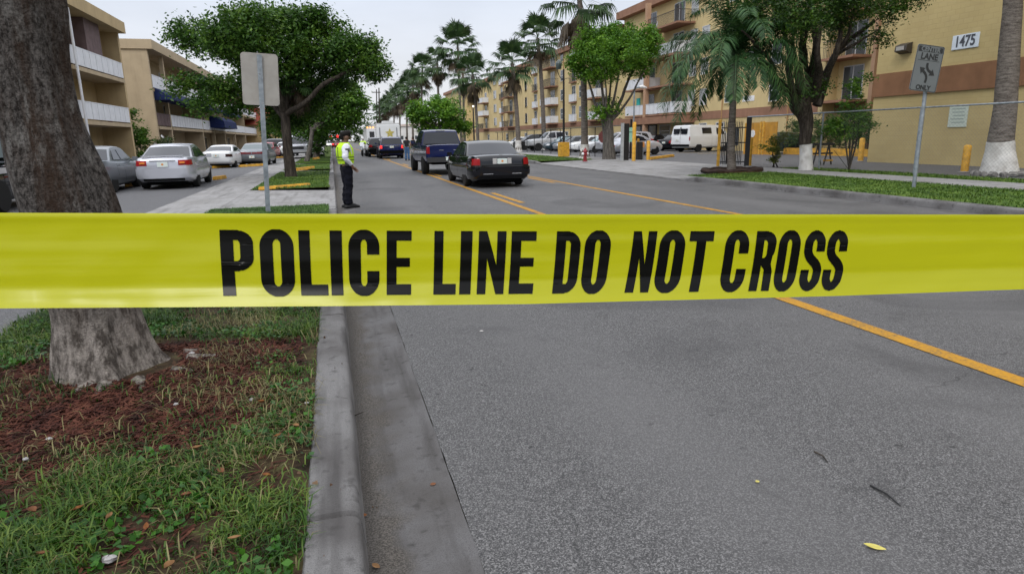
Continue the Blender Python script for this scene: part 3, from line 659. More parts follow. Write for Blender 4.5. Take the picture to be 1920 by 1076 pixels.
def leaves(center, n, leaf, up=0.35, asp=0.48):
    """n diamond leaves at the given (n,3) centres"""
    c = np.asarray(center); n = len(c)
    d = rng.normal(size=(n, 3)); d[:, 2] = d[:, 2]*0.6 - 0.15; d /= np.linalg.norm(d, axis=1)[:, None]
    nn = rng.normal(size=(n, 3)); nn[:, 2] += up*3; s = np.cross(d, nn); s /= np.linalg.norm(s, axis=1)[:, None]+1e-9
    L_ = leaf*(0.65+0.7*rng.random(n))[:, None]
    nrm = np.cross(s, d)
    v = np.stack([c-d*L_*0.5, c+s*L_*asp*0.5-nrm*L_*0.06, c+d*L_*0.5, c-s*L_*asp*0.5-nrm*L_*0.06], 1).reshape(-1, 3)
    return v
def clump_pts(clumps, sub=0.5, dens=1.0):
    """leaf centres: each clump is an ellipsoid (cx,cy,cz,rx,ry,rz,n) filled with small sprays"""
    out = []
    for cx, cy, cz, rx, ry, rz, n in clumps:
        n = int(n*dens); ns = max(4, n//42)
        d = rng.normal(size=(ns, 3)); d /= np.linalg.norm(d, axis=1)[:, None]
        r = (0.42+0.6*rng.random(ns))[:, None]
        sc = d*r*np.array([rx, ry, rz])
        k = rng.integers(0, ns, n)
        sz = sub*(0.55+0.9*rng.random(ns))[k][:, None]
        out.append(np.array([cx, cy, cz]) + sc[k] + rng.normal(size=(n, 3))*np.array([0.5, 0.5, 0.36])*sz)
    return np.concatenate(out)
def leafmesh(name, clumps, leaf, mat, sub=0.5, dens=1.0, asp=0.48):
    v = leaves(clump_pts(clumps, sub, dens), 0, leaf, asp=asp)
    return arrmesh(name, v, np.arange(len(v)).reshape(-1, 4), mat)
def limb(mb, pts, rads, n=8, wob=0.0):
    p = catmull(pts, 5); r = np.interp(np.linspace(0, 1, len(p)), np.linspace(0, 1, len(rads)), rads)
    if wob: p = [q + wob*np.array(noise.noise_vector(Vector(q)*1.7)) for q in p]
    mb.tube(p, list(r), n)
def tree_at(name, label, cat, base, trunk_mb, clumps, leaf, mat, bark, group=None, sub=0.5, dens=1.5, asp=0.48):
    t = thing(name, label, cat, base, 0, group)
    b = Vector(base)
    mb2 = MB(); mb2.v = [tuple(Vector(v)-b) for v in trunk_mb.v]; mb2.f = trunk_mb.f; mb2.mi = trunk_mb.mi
    tr = mb2.build('trunk', bark, t, smooth=60)
    cl = [(c[0]-b.x, c[1]-b.y, c[2]-b.z, *c[3:]) for c in clumps]
    cr = link('crown', leafmesh('crown', cl, leaf, mat, sub, dens, asp), t)
    return t
def pxclump(px, py, rx, ry, y, n, deep=None):
    """ellipsoid seen at a photo place, standing at world depth y"""
    c = AY(px, py, y); dep = (CAMROT.transposed() @ (c-Vector((0, 0, EYE)))).z*-1; k = dep/1200
    return (c.x, c.y, c.z, rx*k, deep or (rx*k*0.9), ry*k, n)

# --- the big shade tree in the first island, with a leaning cabbage palm beside it
Y0 = 29.3
base = G(546, 333, 0.13); Y0 = base.y
mb = MB()
p = lambda x, y, dy=0: AY(x, y, Y0+dy)
limb(mb, [base, p(541, 290), p(536, 240), p(533, 205)], [0.24, 0.2, 0.18, 0.17], 12, 0.03)
for pts, r in (([p(533, 210), p(520, 170, -.5), p(490, 120, -1), p(440, 80, -1.5)], [0.15, 0.12, 0.08, 0.03]), ([p(533, 210), p(540, 160, .4), p(560, 100, .6), p(590, 50, 1)], [0.15, 0.12, 0.08, 0.03]),
               ([p(535, 215), p(570, 195, -.5), p(620, 150, -1), p(690, 125, -1.2), p(725, 128, -1.2)], [0.13, 0.10, 0.08, 0.05, 0.02]), ([p(533, 220), p(500, 190, 1), p(430, 170, 1.2), p(340, 160, 1.5)], [0.12, 0.09, 0.06, 0.02]),
               ([p(534, 215), p(500, 140, 1.5), p(420, 100, 2), p(350, 65, 2)], [0.12, 0.1, 0.06, 0.02]), ([p(535, 210), p(560, 150, 2), p(640, 100, 2.5)], [0.12, 0.1, 0.03])):
    limb(mb, pts, r, 7, 0.06)
cl = [pxclump(*a) for a in ((520, 110, 80, 62, Y0, 4200), (440, 75, 62, 42, Y0-1.2, 3000), (365, 68, 42, 30, Y0+1.5, 1200), (590, 75, 70, 48, Y0+.5, 3200), (655, 105, 50, 42, Y0-.8, 2000), (705, 130, 26, 24, Y0-1.2, 700),
     (555, 185, 70, 40, Y0+2, 2600), (480, 165, 50, 40, Y0+1.5, 2000), (405, 165, 40, 24, Y0+1.2, 900), (345, 160, 28, 20, Y0+1.5, 420), (395, 195, 40, 16, Y0+1, 520), (590, 32, 34, 18, Y0, 700), (470, 28, 50, 18, Y0-1, 900), (620, 150, 50, 30, Y0+1, 1300), (330, 60, 24, 18, Y0+2, 250), (520, 40, 60, 26, Y0+1, 1500), (690, 90, 26, 20, Y0-1, 500), (440, 205, 24, 13, Y0+1, 240), (540, 225, 46, 26, Y0+3, 1300))]
tree_at('shade_tree', 'spreading dark green shade tree in the grass island behind the back of the tall sign', 'tree', base, mb, cl, 0.145, L_SHADE, BK_DARK, sub=0.40, dens=2.3)
# --- trees further down the left verge
def verge_tree(label, bpx, cls, leaf, mat, trunk_top, r=0.16, group=None, extra=()):
    b = G(*bpx, 0.13); mb = MB(); q = lambda x, y, dy=0: AY(x, y, b.y+dy)
    limb(mb, [b, (b+q(*trunk_top))/2 + Vector((0.05, 0, 0)), q(*trunk_top)], [r*1.25, r, r*0.9], 10, 0.03)
    for c in cls[:6]: limb(mb, [q(*trunk_top), (q(*trunk_top)+q(c[0], c[1], c[4]))/2+Vector((0, 0, .2)), q(c[0], c[1], c[4])], [r*0.7, r*0.45, r*0.12], 6, 0.05)
    return tree_at('verge_tree', label, 'tree', b, mb, [pxclump(c[0], c[1], c[2], c[3], b.y+c[4], c[5]) for c in cls], leaf, mat, BK_GREY, group)
verge_tree('fresh green roadside tree with a slim grey trunk behind the big shade tree', (575, 304), [(640, 195, 42, 36, 0, 2600), (610, 215, 48, 40, 1, 2600), (672, 195, 20, 30, 0, 700), (575, 228, 46, 36, 2, 1800), (648, 168, 30, 16, 1, 700), (655, 228, 34, 20, 1, 900), (590, 180, 36, 26, 2, 1200)], 0.24, L_MID, (585, 245), 0.15)
verge_tree('dark roadside tree with ivy covered trunk beside the yellow kerb of the far island', (592, 298), [(597, 240, 36, 26, 0, 1600), (570, 225, 36, 24, 1, 1300), (620, 225, 34, 26, 2, 1400), (596, 272, 12, 22, 0, 500), (640, 215, 30, 22, 3, 900)], 0.26, L_DARK, (596, 262), 0.22)
for k, (x, y, s, lab) in enumerate(((-1.7, 72, 1.0, 'rounded tree on the far left verge behind the ivy covered one'), (-1.9, 96, 1.15, 'broad dark tree far along the left verge near the traffic signals'), (-1.5, 135, 1.5, 'distant roadside tree at the end of the left verge'))):
    b = Vector((x, y, 0.13)); mb = MB(); limb(mb, [b, b+Vector((0.1, 0, 1.5*s)), b+Vector((0, 0.1, 3.2*s))], [0.2, 0.17, 0.14], 8)
    for dx, dz in ((-1.5, 4.6), (1.4, 4.8), (0.2, 5.6)): limb(mb, [b+Vector((0, 0.1, 3.1*s)), b+Vector((dx*s*.5, 0, 4*s)), b+Vector((dx*s, 0, dz*s))], [0.11, 0.08, 0.03], 6)
    tree_at('verge_tree', lab, 'tree', b, mb, [(b.x+dx*s, b.y+dy, b.z+dz*s, 1.9*s, 1.9, 1.3*s, 700) for dx, dy, dz in ((-1.6, 0, 4.6), (1.5, .5, 4.7), (0, 0, 5.7), (0.3, -1, 3.9), (-.8, 1, 3.8), (2.2, 0, 3.9))], 0.34, (L_DARK, L_SHADE, L_DARK)[k], BK_DARK, sub=0.7)
# far wood closing the street
cl = []
for k in range(26):
    x = -34 + k*2.7 + rng.normal()*0.8; cl.append((x, 265+rng.normal()*8, 3.5+rng.random()*2.5, 3.6, 3.6, 3.4, 520))
tag(link('distant_trees', leafmesh('distant_trees', cl, 0.75, L_DARK, 1.1)), 'dark mass of distant trees closing the end of the street', 'trees', kind='stuff')
# --- shrubs by the tan apartments
def bush(name, label, cat, base, cls, leaf, mat, stems=3, dens=1.0, sub=0.3, group=None):
    b = Vector(base); mb = MB()
    for k in range(stems):
        c = cls[k % len(cls)]; limb(mb, [b+Vector((rng.normal()*0.05, rng.normal()*0.05, -0.03)), b+Vector((c[0]*0.4, c[1]*0.4, c[2]*0.5)), b+Vector((c[0]*0.8, c[1]*0.8, c[2]))], [0.03, 0.025, 0.012], 6)
    t = thing(name, label, cat, b, 0, group)
    m2 = MB(); m2.v = [tuple(Vector(v)-b) for v in mb.v]; m2.f = mb.f; m2.mi = mb.mi; m2.build('stem', BK_DARK, t, smooth=60)
    link('foliage', leafmesh('foliage', cls, leaf, mat, sub, dens), t); return t
sb = AY(262, 300, 53); sb.z = 0.1
bush('tall_shrub', 'tall leafy green shrub growing between the two tan apartment blocks', 'shrub', sb, [(0, 0, 1.0, 0.7, 0.6, 0.9, 900), (-0.15, 0, 2.3, 0.75, 0.6, 0.8, 900), (0.35, 0, 1.8, 0.6, 0.6, 0.8, 700), (-0.1, 0, 3.3, 0.5, 0.5, 0.6, 420)], 0.2, L_MID)
sb = AY(302, 300, 54); sb.z = 0.1
t = bush('flowering_bush', 'low dark bush with white flowers in front of the tan apartments', 'shrub', sb, [(0, 0, 0.8, 0.8, 0.6, 0.7, 900), (0.3, 0, 1.5, 0.6, 0.5, 0.5, 500), (-.7, 0, .6, .6, .5, .5, 400)], 0.18, L_DARK)
v = leaves(np.array([[.45, -.5, 1.95], [.5, -.5, 1.9], [.4, -.5, 2.0], [-.2, -.5, 1.45], [-.15, -.5, 1.5], [-.1, -.5, 1.42]]), 0, 0.22, asp=0.9)
link('flowers', arrmesh('flowers', v, np.arange(len(v)).reshape(-1, 4), WHITEP), t)
sb = G(512, 288, 0.1)
bush('garden_tree', 'small round tree standing in front of the red roofed house', 'tree', (sb.x, 92, 0.1), [(0, 0, 2.6, 1.6, 1.4, 1.6, 1200), (0.5, 0, 4.0, 1.4, 1.3, 1.2, 1000), (-.8, 0, 3.4, 1.2, 1.2, 1.2, 800)], 0.32, L_MID, sub=.5)
# --- round clipped ficus by the gate
b = G(1142, 299, 0.13); Y1 = b.y; q = lambda x, y, dy=0: AY(x, y, Y1+dy)
mb = MB(); limb(mb, [b, q(1141, 270), q(1139, 235), q(1138, 222)], [0.42, 0.33, 0.34, 0.36], 12, 0.03)
for e, r in (((1098, 135, 0.5), .12), ((1125, 120, -.6), .13), ((1148, 120, .8), .1), ((1165, 110, -.4), .11), ((1190, 120, .4), .12), ((1212, 125, -.3), .1), ((1180, 140, 1.), .07), ((1135, 140, -1), .09)):
    s0 = q(1138+(e[0]-1145)*0.12, 226); e1 = q(*e); limb(mb, [s0, s0*0.6+e1*0.4+Vector((0, 0, -0.35)), e1], [r, r*0.75, r*0.35], 7, 0.06)
cl = [pxclump(x, y, rx, ry, Y1+dy, n) for x, y, rx, ry, dy, n in ((1150, 95, 62, 36, 0, 4600), (1105, 110, 38, 38, .3, 2600), (1200, 92, 42, 36, 0, 2900), (1150, 66, 58, 20, .4, 2300), (1226, 88, 20, 26, .2, 1100), (1082, 118, 18, 26, 0, 900), (1125, 140, 44, 16, -.5, 1500), (1195, 130, 38, 14, .3, 1100), (1160, 90, 60, 40, 1.5, 2200), (1150, 100, 60, 36, -1.5, 2600), (1122, 214, 18, 13, -.3, 420), (1152, 203, 13, 14, 0, 300), (1133, 190, 10, 9, 0, 120), (1105, 70, 26, 18, 0, 700), (1210, 62, 26, 16, 0, 700))]
tree_at('clipped_ficus', 'bright green mushroom shaped ficus on many limbs beside the car park gate', 'tree', b, mb, cl, 0.15, L_BRIGHT, BK_GREY, sub=0.32)
# --- low broad tree behind the pickup
Y2 = 64; bb = AY(822, 285, Y2); bb.z = 0.13; mb = MB(); q = lambda x, y, dy=0: AY(x, y, Y2+dy)
limb(mb, [bb, bb+Vector((0.1, 0, 1.0)), bb+Vector((0, 0, 2.0))], [0.2, 0.17, 0.16], 9)
for x, y in ((780, 215), (810, 200), (840, 205), (865, 225)): limb(mb, [bb+Vector((0, 0, 1.9)), (bb+Vector((0, 0, 2.2))+q(x, y))/2, q(x, y)], [0.11, 0.08, 0.03], 6)
tree_at('broad_tree', 'low broad bright green tree showing above the roof of the blue pickup', 'tree', bb, mb, [pxclump(x, y, rx, ry, Y2+dy, n) for x, y, rx, ry, dy, n in ((820, 212, 44, 22, 0, 2400), (785, 205, 22, 18, 0, 1000), (850, 226, 28, 22, 0, 1300), (828, 194, 36, 12, 1, 1100), (872, 240, 14, 14, 0, 500), (800, 235, 26, 16, 1, 900), (835, 245, 30, 14, 0, 800), (772, 222, 14, 14, 0, 400))], 0.26, L_BRIGHT, BK_GREY, sub=0.5)
# --- heavy pruned ficus inside the chain link fence
b = G(1511, 319, 0.13); Y3 = b.y; q = lambda x, y, dy=0: AY(x, y, Y3+dy)
mb = MB(); limb(mb, [q(1511, 271), q(1511, 245), q(1508, 215), q(1502, 195), q(1506, 180)], [0.22, 0.23, 0.29, 0.40, 0.34], 14, 0.07)
kn = [q(1490, 185, -.1), q(1500, 178), q(1512, 178), q(1525, 180, -.1), q(1532, 190)]
for s_, pts, r in ((0, ((1470, 165), (1450, 140), (1425, 100)), .13), (0, ((1482, 150), (1478, 100), (1470, 40)), .11), (1, ((1495, 150), (1488, 95), (1484, 40)), .1), (1, ((1500, 145), (1503, 90), (1500, 30)), .09), (2, ((1512, 140), (1510, 100), (1514, 50)), .1), (2, ((1520, 140), (1528, 95), (1530, 30)), .13), (3, ((1535, 135), (1532, 110), (1540, 40)), .14), (3, ((1545, 145), (1568, 100), (1580, 40)), .13), (4, ((1555, 130), (1580, 85), (1640, 40)), .14), (4, ((1562, 112), (1590, 70), (1600, 20)), .08), (0, ((1455, 150), (1440, 110), (1390, 60)), .08), (4, ((1550, 125), (1600, 85), (1650, 55)), .07)):
    e = [q(x, y, rng.normal()*0.35*(i+1)) for i, (x, y) in enumerate(pts)]
    limb(mb, [kn[s_]-Vector((0, 0, 0.15))] + e, [r*1.25, r, r*0.8, r*0.4], 8, 0.08)
cl = [pxclump(x, y, rx, ry, Y3+dy, n) for x, y, rx, ry, dy, n in ((1400, 35, 40, 45, 0, 1500), (1450, 25, 50, 50, .5, 2200), (1530, 5, 70, 50, 0, 3000), (1600, 15, 60, 50, -.3, 2500), (1670, 0, 50, 42, 0, 1900), (1560, -70, 110, 50, 0, 2600), (1440, -60, 80, 45, 0, 1800), (1495, 62, 40, 22, .6, 800), (1715, -12, 26, 28, 0, 600), (1640, 70, 36, 18, 0, 500), (1570, 60, 44, 18, .8, 600), (1430, 85, 20, 15, 0, 260), (1500, 30, 60, 40, -1.4, 2200), (1610, -20, 60, 40, -1.6, 1800), (1530, 150, 12, 10, -.2, 130), (1515, 172, 16, 7, -.4, 130), (1545, 160, 9, 11, -.3, 110))]
tree_at('pruned_ficus', 'heavy dark ficus with many pruned limbs and a whitewashed trunk behind the chain link fence', 'tree', b, mb, cl, 0.11, L_DARK, BK_DARK, sub=0.34)
tr = [o for o in bpy.data.objects if o.name.startswith('pruned_ficus')][-1]
mb = MB(); limb(mb, [b-b+Vector((0, 0, -0.02)), q(1511, 300)-b, q(1511, 271)-b], [0.27, 0.235, 0.225], 14); mb.build('whitewashed_base', WASH, tr, smooth=60)
# --- clipped hedge, bushes by the fence
hb = AX(1558, 270, 29.5)
cl = []
for k in range(26):
    px_ = 1480 + k*6.4; c = AX(px_, 246, 29.3); cl.append((c.x-29.3, c.y-hb.y, 1.15+rng.normal()*.05, 0.5, 0.32, 1.0, 420))
t = thing('hedge', 'tall dark clipped hedge behind the whitewashed ficus trunk', 'hedge', (29.3, hb.y, 0.35)); link('foliage', leafmesh('foliage', cl, 0.12, L_DARK, 0.25), t)
mb = MB()
for k in range(9): y = AX(1485+k*18, 246, 29.3).y-hb.y; limb(mb, [(0, y, -0.25), (0.05, y, 0.6), (0, y+.1, 1.4)], [0.03, 0.03, 0.015], 5)
mb.build('stem', BK_DARK, t)
bush('yellow_green_bush', 'yellowish green bush leaning outside the fence beside the black gate', 'shrub', G(1452, 313, 0.13), [(0.0, 0, 0.55, 0.28, 0.28, 0.4, 420), (-0.25, 0, 0.8, 0.35, 0.3, 0.22, 360), (0.25, 0, 1.15, 0.3, 0.28, 0.28, 420), (0.0, 0, 1.0, 0.3, 0.28, 0.3, 420), (-0.6, 0, 0.82, 0.2, 0.2, 0.1, 130), (.05, 0, .25, .2, .2, .2, 180), (.42, 0, 1.32, .16, .16, .12, 120)], 0.085, L_YELLOW, sub=0.16)
b = G(1592, 319, 0.13); q = lambda x, y, dy=0: AY(x, y, b.y+dy); mb = MB()
for e in ((1583, 240), (1602, 190), (1612, 200), (1595, 220)): limb(mb, [b+Vector((rng.normal()*.04, 0, -.03)), (b*.5+q(*e)*.5)+Vector((rng.normal()*.08, 0, 0)), q(*e)], [0.035, 0.028, 0.012], 6)
limb(mb, [b, q(1570, 290), q(1562, 280)], [.012, .01, .005], 5)
tree_at('young_tree', 'thin young tree with two slender stems against the yellow block wall', 'tree', b, mb, [pxclump(x, y, rx, ry, b.y+dy, n) for x, y, rx, ry, dy, n in ((1600, 205, 26, 28, 0, 620), (1578, 232, 26, 20, .2, 520), (1622, 222, 20, 16, 0, 360), (1608, 165, 18, 20, 0, 330), (1590, 250, 30, 12, 0, 330), (1560, 240, 14, 14, .2, 200), (1628, 150, 9, 12, 0, 100), (1635, 240, 11, 12, 0, 120))], 0.13, L_MID, BK_DARK, sub=0.22, asp=0.3)

# ------------------------------------------------------------------ palms
def fan_frond(V, c, d, lp, lb, m=20, droop=0.35, spread=1.75, width=0.05):
    d = np.array(d)/np.linalg.norm(d); up = np.array([0, 0, 1.0]); s = np.cross(d, up); s /= np.linalg.norm(s)+1e-6; n = np.cross(s, d)
    hub = c + d*lp + np.array([0, 0, -0.12*lp*lp]); w = 0.022
    V.append([c+s*w, hub+s*w*.6, hub-s*w*.6, c-s*w])
    for k in range(m):
        a = (k/(m-1)-0.5)*2*spread; L_ = lb*(1-0.22*abs(a)/spread)*(0.9+0.2*rng.random())
        e = d*cos(a)+s*sin(a); pn = np.cross(n, e)
        mid = hub+e*L_*0.55+n*0.05*lb*cos(a) + np.array([0, 0, -0.06*droop*L_]); tip = hub+e*L_*(1-0.22*droop)+np.array([0, 0, -droop*L_*(0.5+0.4*rng.random())])
        V.append([hub, mid+pn*width*lb, tip, mid-pn*width*lb])
def fan_palm_meshes(seed, n=26, lp=0.95, lb=0.95, skirt=16, squash=1.0):
    global rng
    sv = rng; rng = np.random.default_rng(seed); V = []; D = []
    for k in range(n):
        az = k*2.39996+rng.normal()*.15; el = R(82 - 118*(k/n)**0.8)+rng.normal()*0.07
        fan_frond(V, np.array([0, 0, 0.0]), (cos(az)*cos(el), sin(az)*cos(el), sin(el)), lp*(0.85+.3*rng.random()), lb*(0.85+.25*rng.random()), droop=0.2+0.55*(k/n))
    for k in range(skirt):
        az = k*2.39996; el = R(-45-40*rng.random())
        fan_frond(D, np.array([0, 0, -0.15-0.5*rng.random()]), (cos(az)*cos(el), sin(az)*cos(el), sin(el)), lp*0.7*(0.6+.5*rng.random()), lb*0.8, m=11, droop=0.8, spread=0.8, width=0.05)
    rng = sv
    V = np.array(V).reshape(-1, 3); D = np.array(D).reshape(-1, 3)
    return (arrmesh('crown', V, np.arange(len(V)).reshape(-1, 4), L_PALM), arrmesh('dead_skirt', D, np.arange(len(D)).reshape(-1, 4), L_DEAD))
FP = [fan_palm_meshes(s, n, lp, lb, sk) for s, n, lp, lb, sk in ((1, 25, 1.05, .95, 11), (2, 23, 1.1, .9, 18), (3, 29, 1.0, .95, 7))]
def palm_trunk(h, r, lean, whitewash=0.0):
    mb = MB(); pts = []; rs = []
    for k in range(15):
        t = k/14; pts.append((lean*t*t, 0, h*t)); rs.append(r*(1+0.7*math.exp(-t*h/0.5))*(1-0.3*t)*(1+0.05*(k % 2)))
    mb.tube(pts, rs, 10); return mb
def fan_palm(label, x, y, h, lean=0.0, var=0, sc=1.0, r=0.2, white=0.0, skirt_s=1.0, group='tall fan palms lining the road'):
    t = thing('fan_palm', label, 'palm', (x, y, 0.12), 0, group)
    palm_trunk(h, r, lean).build('trunk', BK_PALM, t, smooth=50)
    if white: mb = MB(); mb.tube([(0, 0, -0.01), (0, 0, white*.3), (0, 0, white)], [r*1.82, r*1.4, r*1.22], 12); mb.build('whitewashed_base', WASH, t, smooth=60)
    for me, s in ((FP[var][0], sc), (FP[var][1], sc*skirt_s)):
        o = link(me.name.split('.')[0], me, t); o.location = (lean, 0, h); o.scale = (s, s, s); o.rotation_euler.z = x*3.7+y
    return t
def fp_px(label, bx, by, cx, cy, **k):
    """palm from where its foot and its growing point are seen"""
    b = G(bx, by, 0.12); c = AY(cx, cy, b.y); return fan_palm(label, b.x, b.y, c.z-0.12, lean=c.x-b.x, **k)
fp_px('fan palm with whitewashed foot just past the roof of the black sedan', 972, 285, 960, 118, white=1.1, var=0, sc=1.45, r=0.24)
fp_px('fan palm with whitewashed foot beside the yellow pedestal', 1020, 281, 1008, 72, white=1.0, var=2, sc=1.7, r=0.27)
fp_px('tallest fan palm with shaggy brown skirt behind the bright clipped ficus', 1096, 298, 1086, -8, white=.9, var=1, sc=1.5, r=0.22, skirt_s=1.15)
def fp_row(label, px, cx, cy, Y, var, sc, r=.2): 
    b = AY(px, 290, Y); b.z = .12; c = AY(cx, cy, Y); fan_palm(label, b.x, Y, c.z-.12, lean=c.x-b.x, var=var, sc=sc, r=r)
fp_row('fan palm with a wide drooping head before the far end of the yellow apartments', 897, 886, 140, 80, 0, 1.75)
fp_row('very tall fan palm with a full round head above the low bright green tree', 866, 858, 88, 90, 2, 2.15)
fp_row('slim fan palm with a bent trunk left of the very tall round headed one', 826, 820, 118, 95, 1, 1.5)
fp_row('fan palm whose ragged head overlaps the round headed palm', 872, 868, 138, 98, 1, 1.55)
fp_row('fan palm with a dense dark head at the middle of the receding row', 793, 792, 130, 105, 2, 1.7)
for k, (px, cy, Y, v) in enumerate(((776, 158, 118, 0), (765, 170, 128, 2), (752, 180, 140, 1), (741, 188, 155, 0), (730, 196, 172, 2), (722, 204, 190, 0), (714, 212, 215, 1))):
    fp_row(('distant fan palm just left of the dense dark headed one', 'second distant fan palm over the white hall', 'distant fan palm with a thin head over the hall', 'small distant fan palm above the white command truck', 'smaller distant fan palm toward the utility poles', 'tiny distant fan palm beside the utility poles', 'farthest tiny fan palm in front of the utility poles')[k], px, px-1, cy, Y, v, 1.9)
# cabbage palm beside the shade tree
b = G(552, 331, 0.13); c = AY(556, 150, b.y-0.3); t = thing('cabbage_palm', 'slender cabbage palm with a hanging brown skirt leaning beside the big shade tree', 'palm', b)
mb = MB(); limb(mb, [Vector((0, 0, -.02)), AY(541, 270, b.y)-b, AY(539, 210, b.y)-b, c-b], [0.12, 0.095, 0.09, 0.08], 10); mb.build('trunk', BK_PALM, t, smooth=60)
for me in FP[1]:
    o = link(me.name.split('.')[0], me, t); o.location = c-b; o.scale = (0.62,)*3
def feather_fronds(n, length, seed, el0=85, el1=-15, leaflet=0.42, droop=1.0, nl=34):
    g = np.random.default_rng(seed); V = []
    for k in range(n):
        az = k*2.39996+g.normal()*.2; el = R(el0+(el1-el0)*(k/(n-1)))+g.normal()*0.08; Lr = length*(0.85+0.3*g.random())
        p = np.zeros(3); d = np.array([cos(az)*cos(el), sin(az)*cos(el), sin(el)]); h = np.array([cos(az), sin(az), 0]); side = np.array([-sin(az), cos(az), 0]); pts = [p]
        st = Lr/nl
        for i in range(nl):
            d = d + np.array([0, 0, -1])*droop*0.062*(0.25+1.5*i/nl) ; d /= np.linalg.norm(d); p = p+d*st; pts.append(p)
        for i in range(nl):
            w = 0.022*(1-i/nl)+0.006; V.append([pts[i]+side*w, pts[i+1]+side*w*.9, pts[i+1]-side*w*.9, pts[i]-side*w])
            if i < 4: continue
            ax = (pts[i+1]-pts[i])/st; ll = leaflet*(1-((i/nl-0.45)/0.75)**2)*(0.85+.3*g.random()); nn = np.cross(side, ax)
            for sg in (-1, 1):
                for rep in (0, .5):
                    dirn = side*sg*0.85+ax*0.55+nn*g.normal()*0.3; dirn /= np.linalg.norm(dirn); b0 = pts[i]+ax*st*rep
                    tip = b0+dirn*ll+np.array([0, 0, -0.42*ll]); mid = b0+dirn*ll*0.5+np.array([0, 0, -0.06*ll]); wv = np.cross(dirn, nn)*0.022
                    V.append([b0, mid+wv, tip, mid-wv])
    V = np.array(V).reshape(-1, 3); return V
b = G(1372, 323, 0.13); c = AY(1377, 118, b.y)
t = thing('feather_palm', 'feathery queen palm in a round mulch bed on the grass verge near the gate', 'palm', b)
mb = MB(); limb(mb, [(0, 0, -.02), AY(1371, 270, b.y)-b, AY(1374, 200, b.y)-b, c-b], [0.17, 0.13, 0.12, 0.09], 12); mb.build('trunk', BK_PALM, t, smooth=60)
V = feather_fronds(46, 3.3, 5, 87, 4, 0.55, 1.1, 40); o = link('crown', arrmesh('crown', V, np.arange(len(V)).reshape(-1, 4), L_QUEEN), t); o.location = c-b
o.rotation_euler.z = 0.6
b = G(1871, 329, 0.13); t = thing('royal_palm', 'thick palm trunk with a wide whitewashed foot standing before the block wall', 'palm', b)
q = lambda x, y: AY(x, y, b.y)-b
mb = MB(); limb(mb, [q(1876, 266), q(1884, 200), q(1891, 120), q(1899, 0), q(1906, -150), q(1912, -330)], [0.345, 0.30, 0.28, 0.235, 0.2, 0.16], 18, 0.02); mb.build('trunk', BK_PALM, t, smooth=60)
mb = MB(); limb(mb, [Vector((0, 0, -.03)), q(1872, 318), q(1875, 285), q(1876, 265)], [0.56, 0.50, 0.39, 0.355], 18, 0.02); mb.build('whitewashed_base', WASH, t, smooth=60)
mb = MB()
for k in range(14):
    a = 2*pi*k/14; mb.obox((cos(a)*0.57, sin(a)*0.57, 0.05), 0.2+.08*rng.random(), 0.16, 0.16, Matrix.Rotation(a+rng.random(), 3, 'Z') @ Matrix.Rotation(rng.random(), 3, 'X'))
mb.build('stone_ring', M('grey_rock', (0.2, 0.19, 0.18), 0.9, var=(8, 0.4), bump=(20, 0.8)), t, bevel=0.03)
V = feather_fronds(18, 3.4, 9, 80, -30, 0.6, 0.9); o = link('crown', arrmesh('crown', V, np.arange(len(V)).reshape(-1, 4), L_QUEEN), t); o.location = q(1912, -330)

# ------------------------------------------------------------------ the thick leaning tree in the foreground
YT = TREE0.y
def trunk_near():
    rows = [(790, 208, 205), (768, 209, 185), (748, 209, 160), (728, 207, 136), (706, 203, 113), (680, 197, 99), (645, 189, 91), (600, 182, 82), (560, 173, 80), (500, 160, 84), (440, 145, 88), (396, 131, 91), (330, 107, 89), (265, 84, 82), (203, 66, 76), (113, 45, 80), (0, 22, 98), (-120, -20, 112), (-240, -70, 105), (-380, -120, 100)]
    rings = []; n = 96
    rows_i = catmull([(float(a), float(b), float(c)) for a, b, c in rows], 5)
    for py, cx, rp in rows_i:
        c = AY(cx, py, YT); dep = -(CAMROT.transposed() @ (c-Vector((0, 0, EYE)))).z; r = rp*dep/1200*(0.83+0.10*math.exp(-max(0, c.z-.1)/.15))
        ring = []
        for k in range(n):
            a = 2*pi*k/n; h = c.z
            flare = math.exp(-max(0, h-0.06)/0.13)
            f = 1 + 0.06*sin(3*a+0.7+h*0.5)+0.05*sin(5*a+2.1-h*0.8) + 0.025*sin(9*a+h) + 0.06*noise.noise((cos(a)*1.6, sin(a)*1.6, h*1.1)) + 0.018*noise.noise((cos(a)*7, sin(a)*7, h*4))
            f += 0.11*math.exp(-((((a-5.05+pi) % (2*pi))-pi)/0.22)**2)*math.exp(-(h-0.1)/0.7) - 0.11*math.exp(-((((a-4.72+pi) % (2*pi))-pi)/0.10)**2)*math.exp(-(h-0.1)/0.55)
            f += flare*(0.16*max(0, sin(4*a+1.0))**2 + 0.30*max(0, sin(3*a+0.35))**3 - 0.10 + 0.14*noise.noise((cos(a)*4, sin(a)*4, 3)))
            ring.append((c.x+cos(a)*r*f, c.y+sin(a)*r*f*0.94, c.z))
        rings.append(ring)
    return MB().rings(rings)
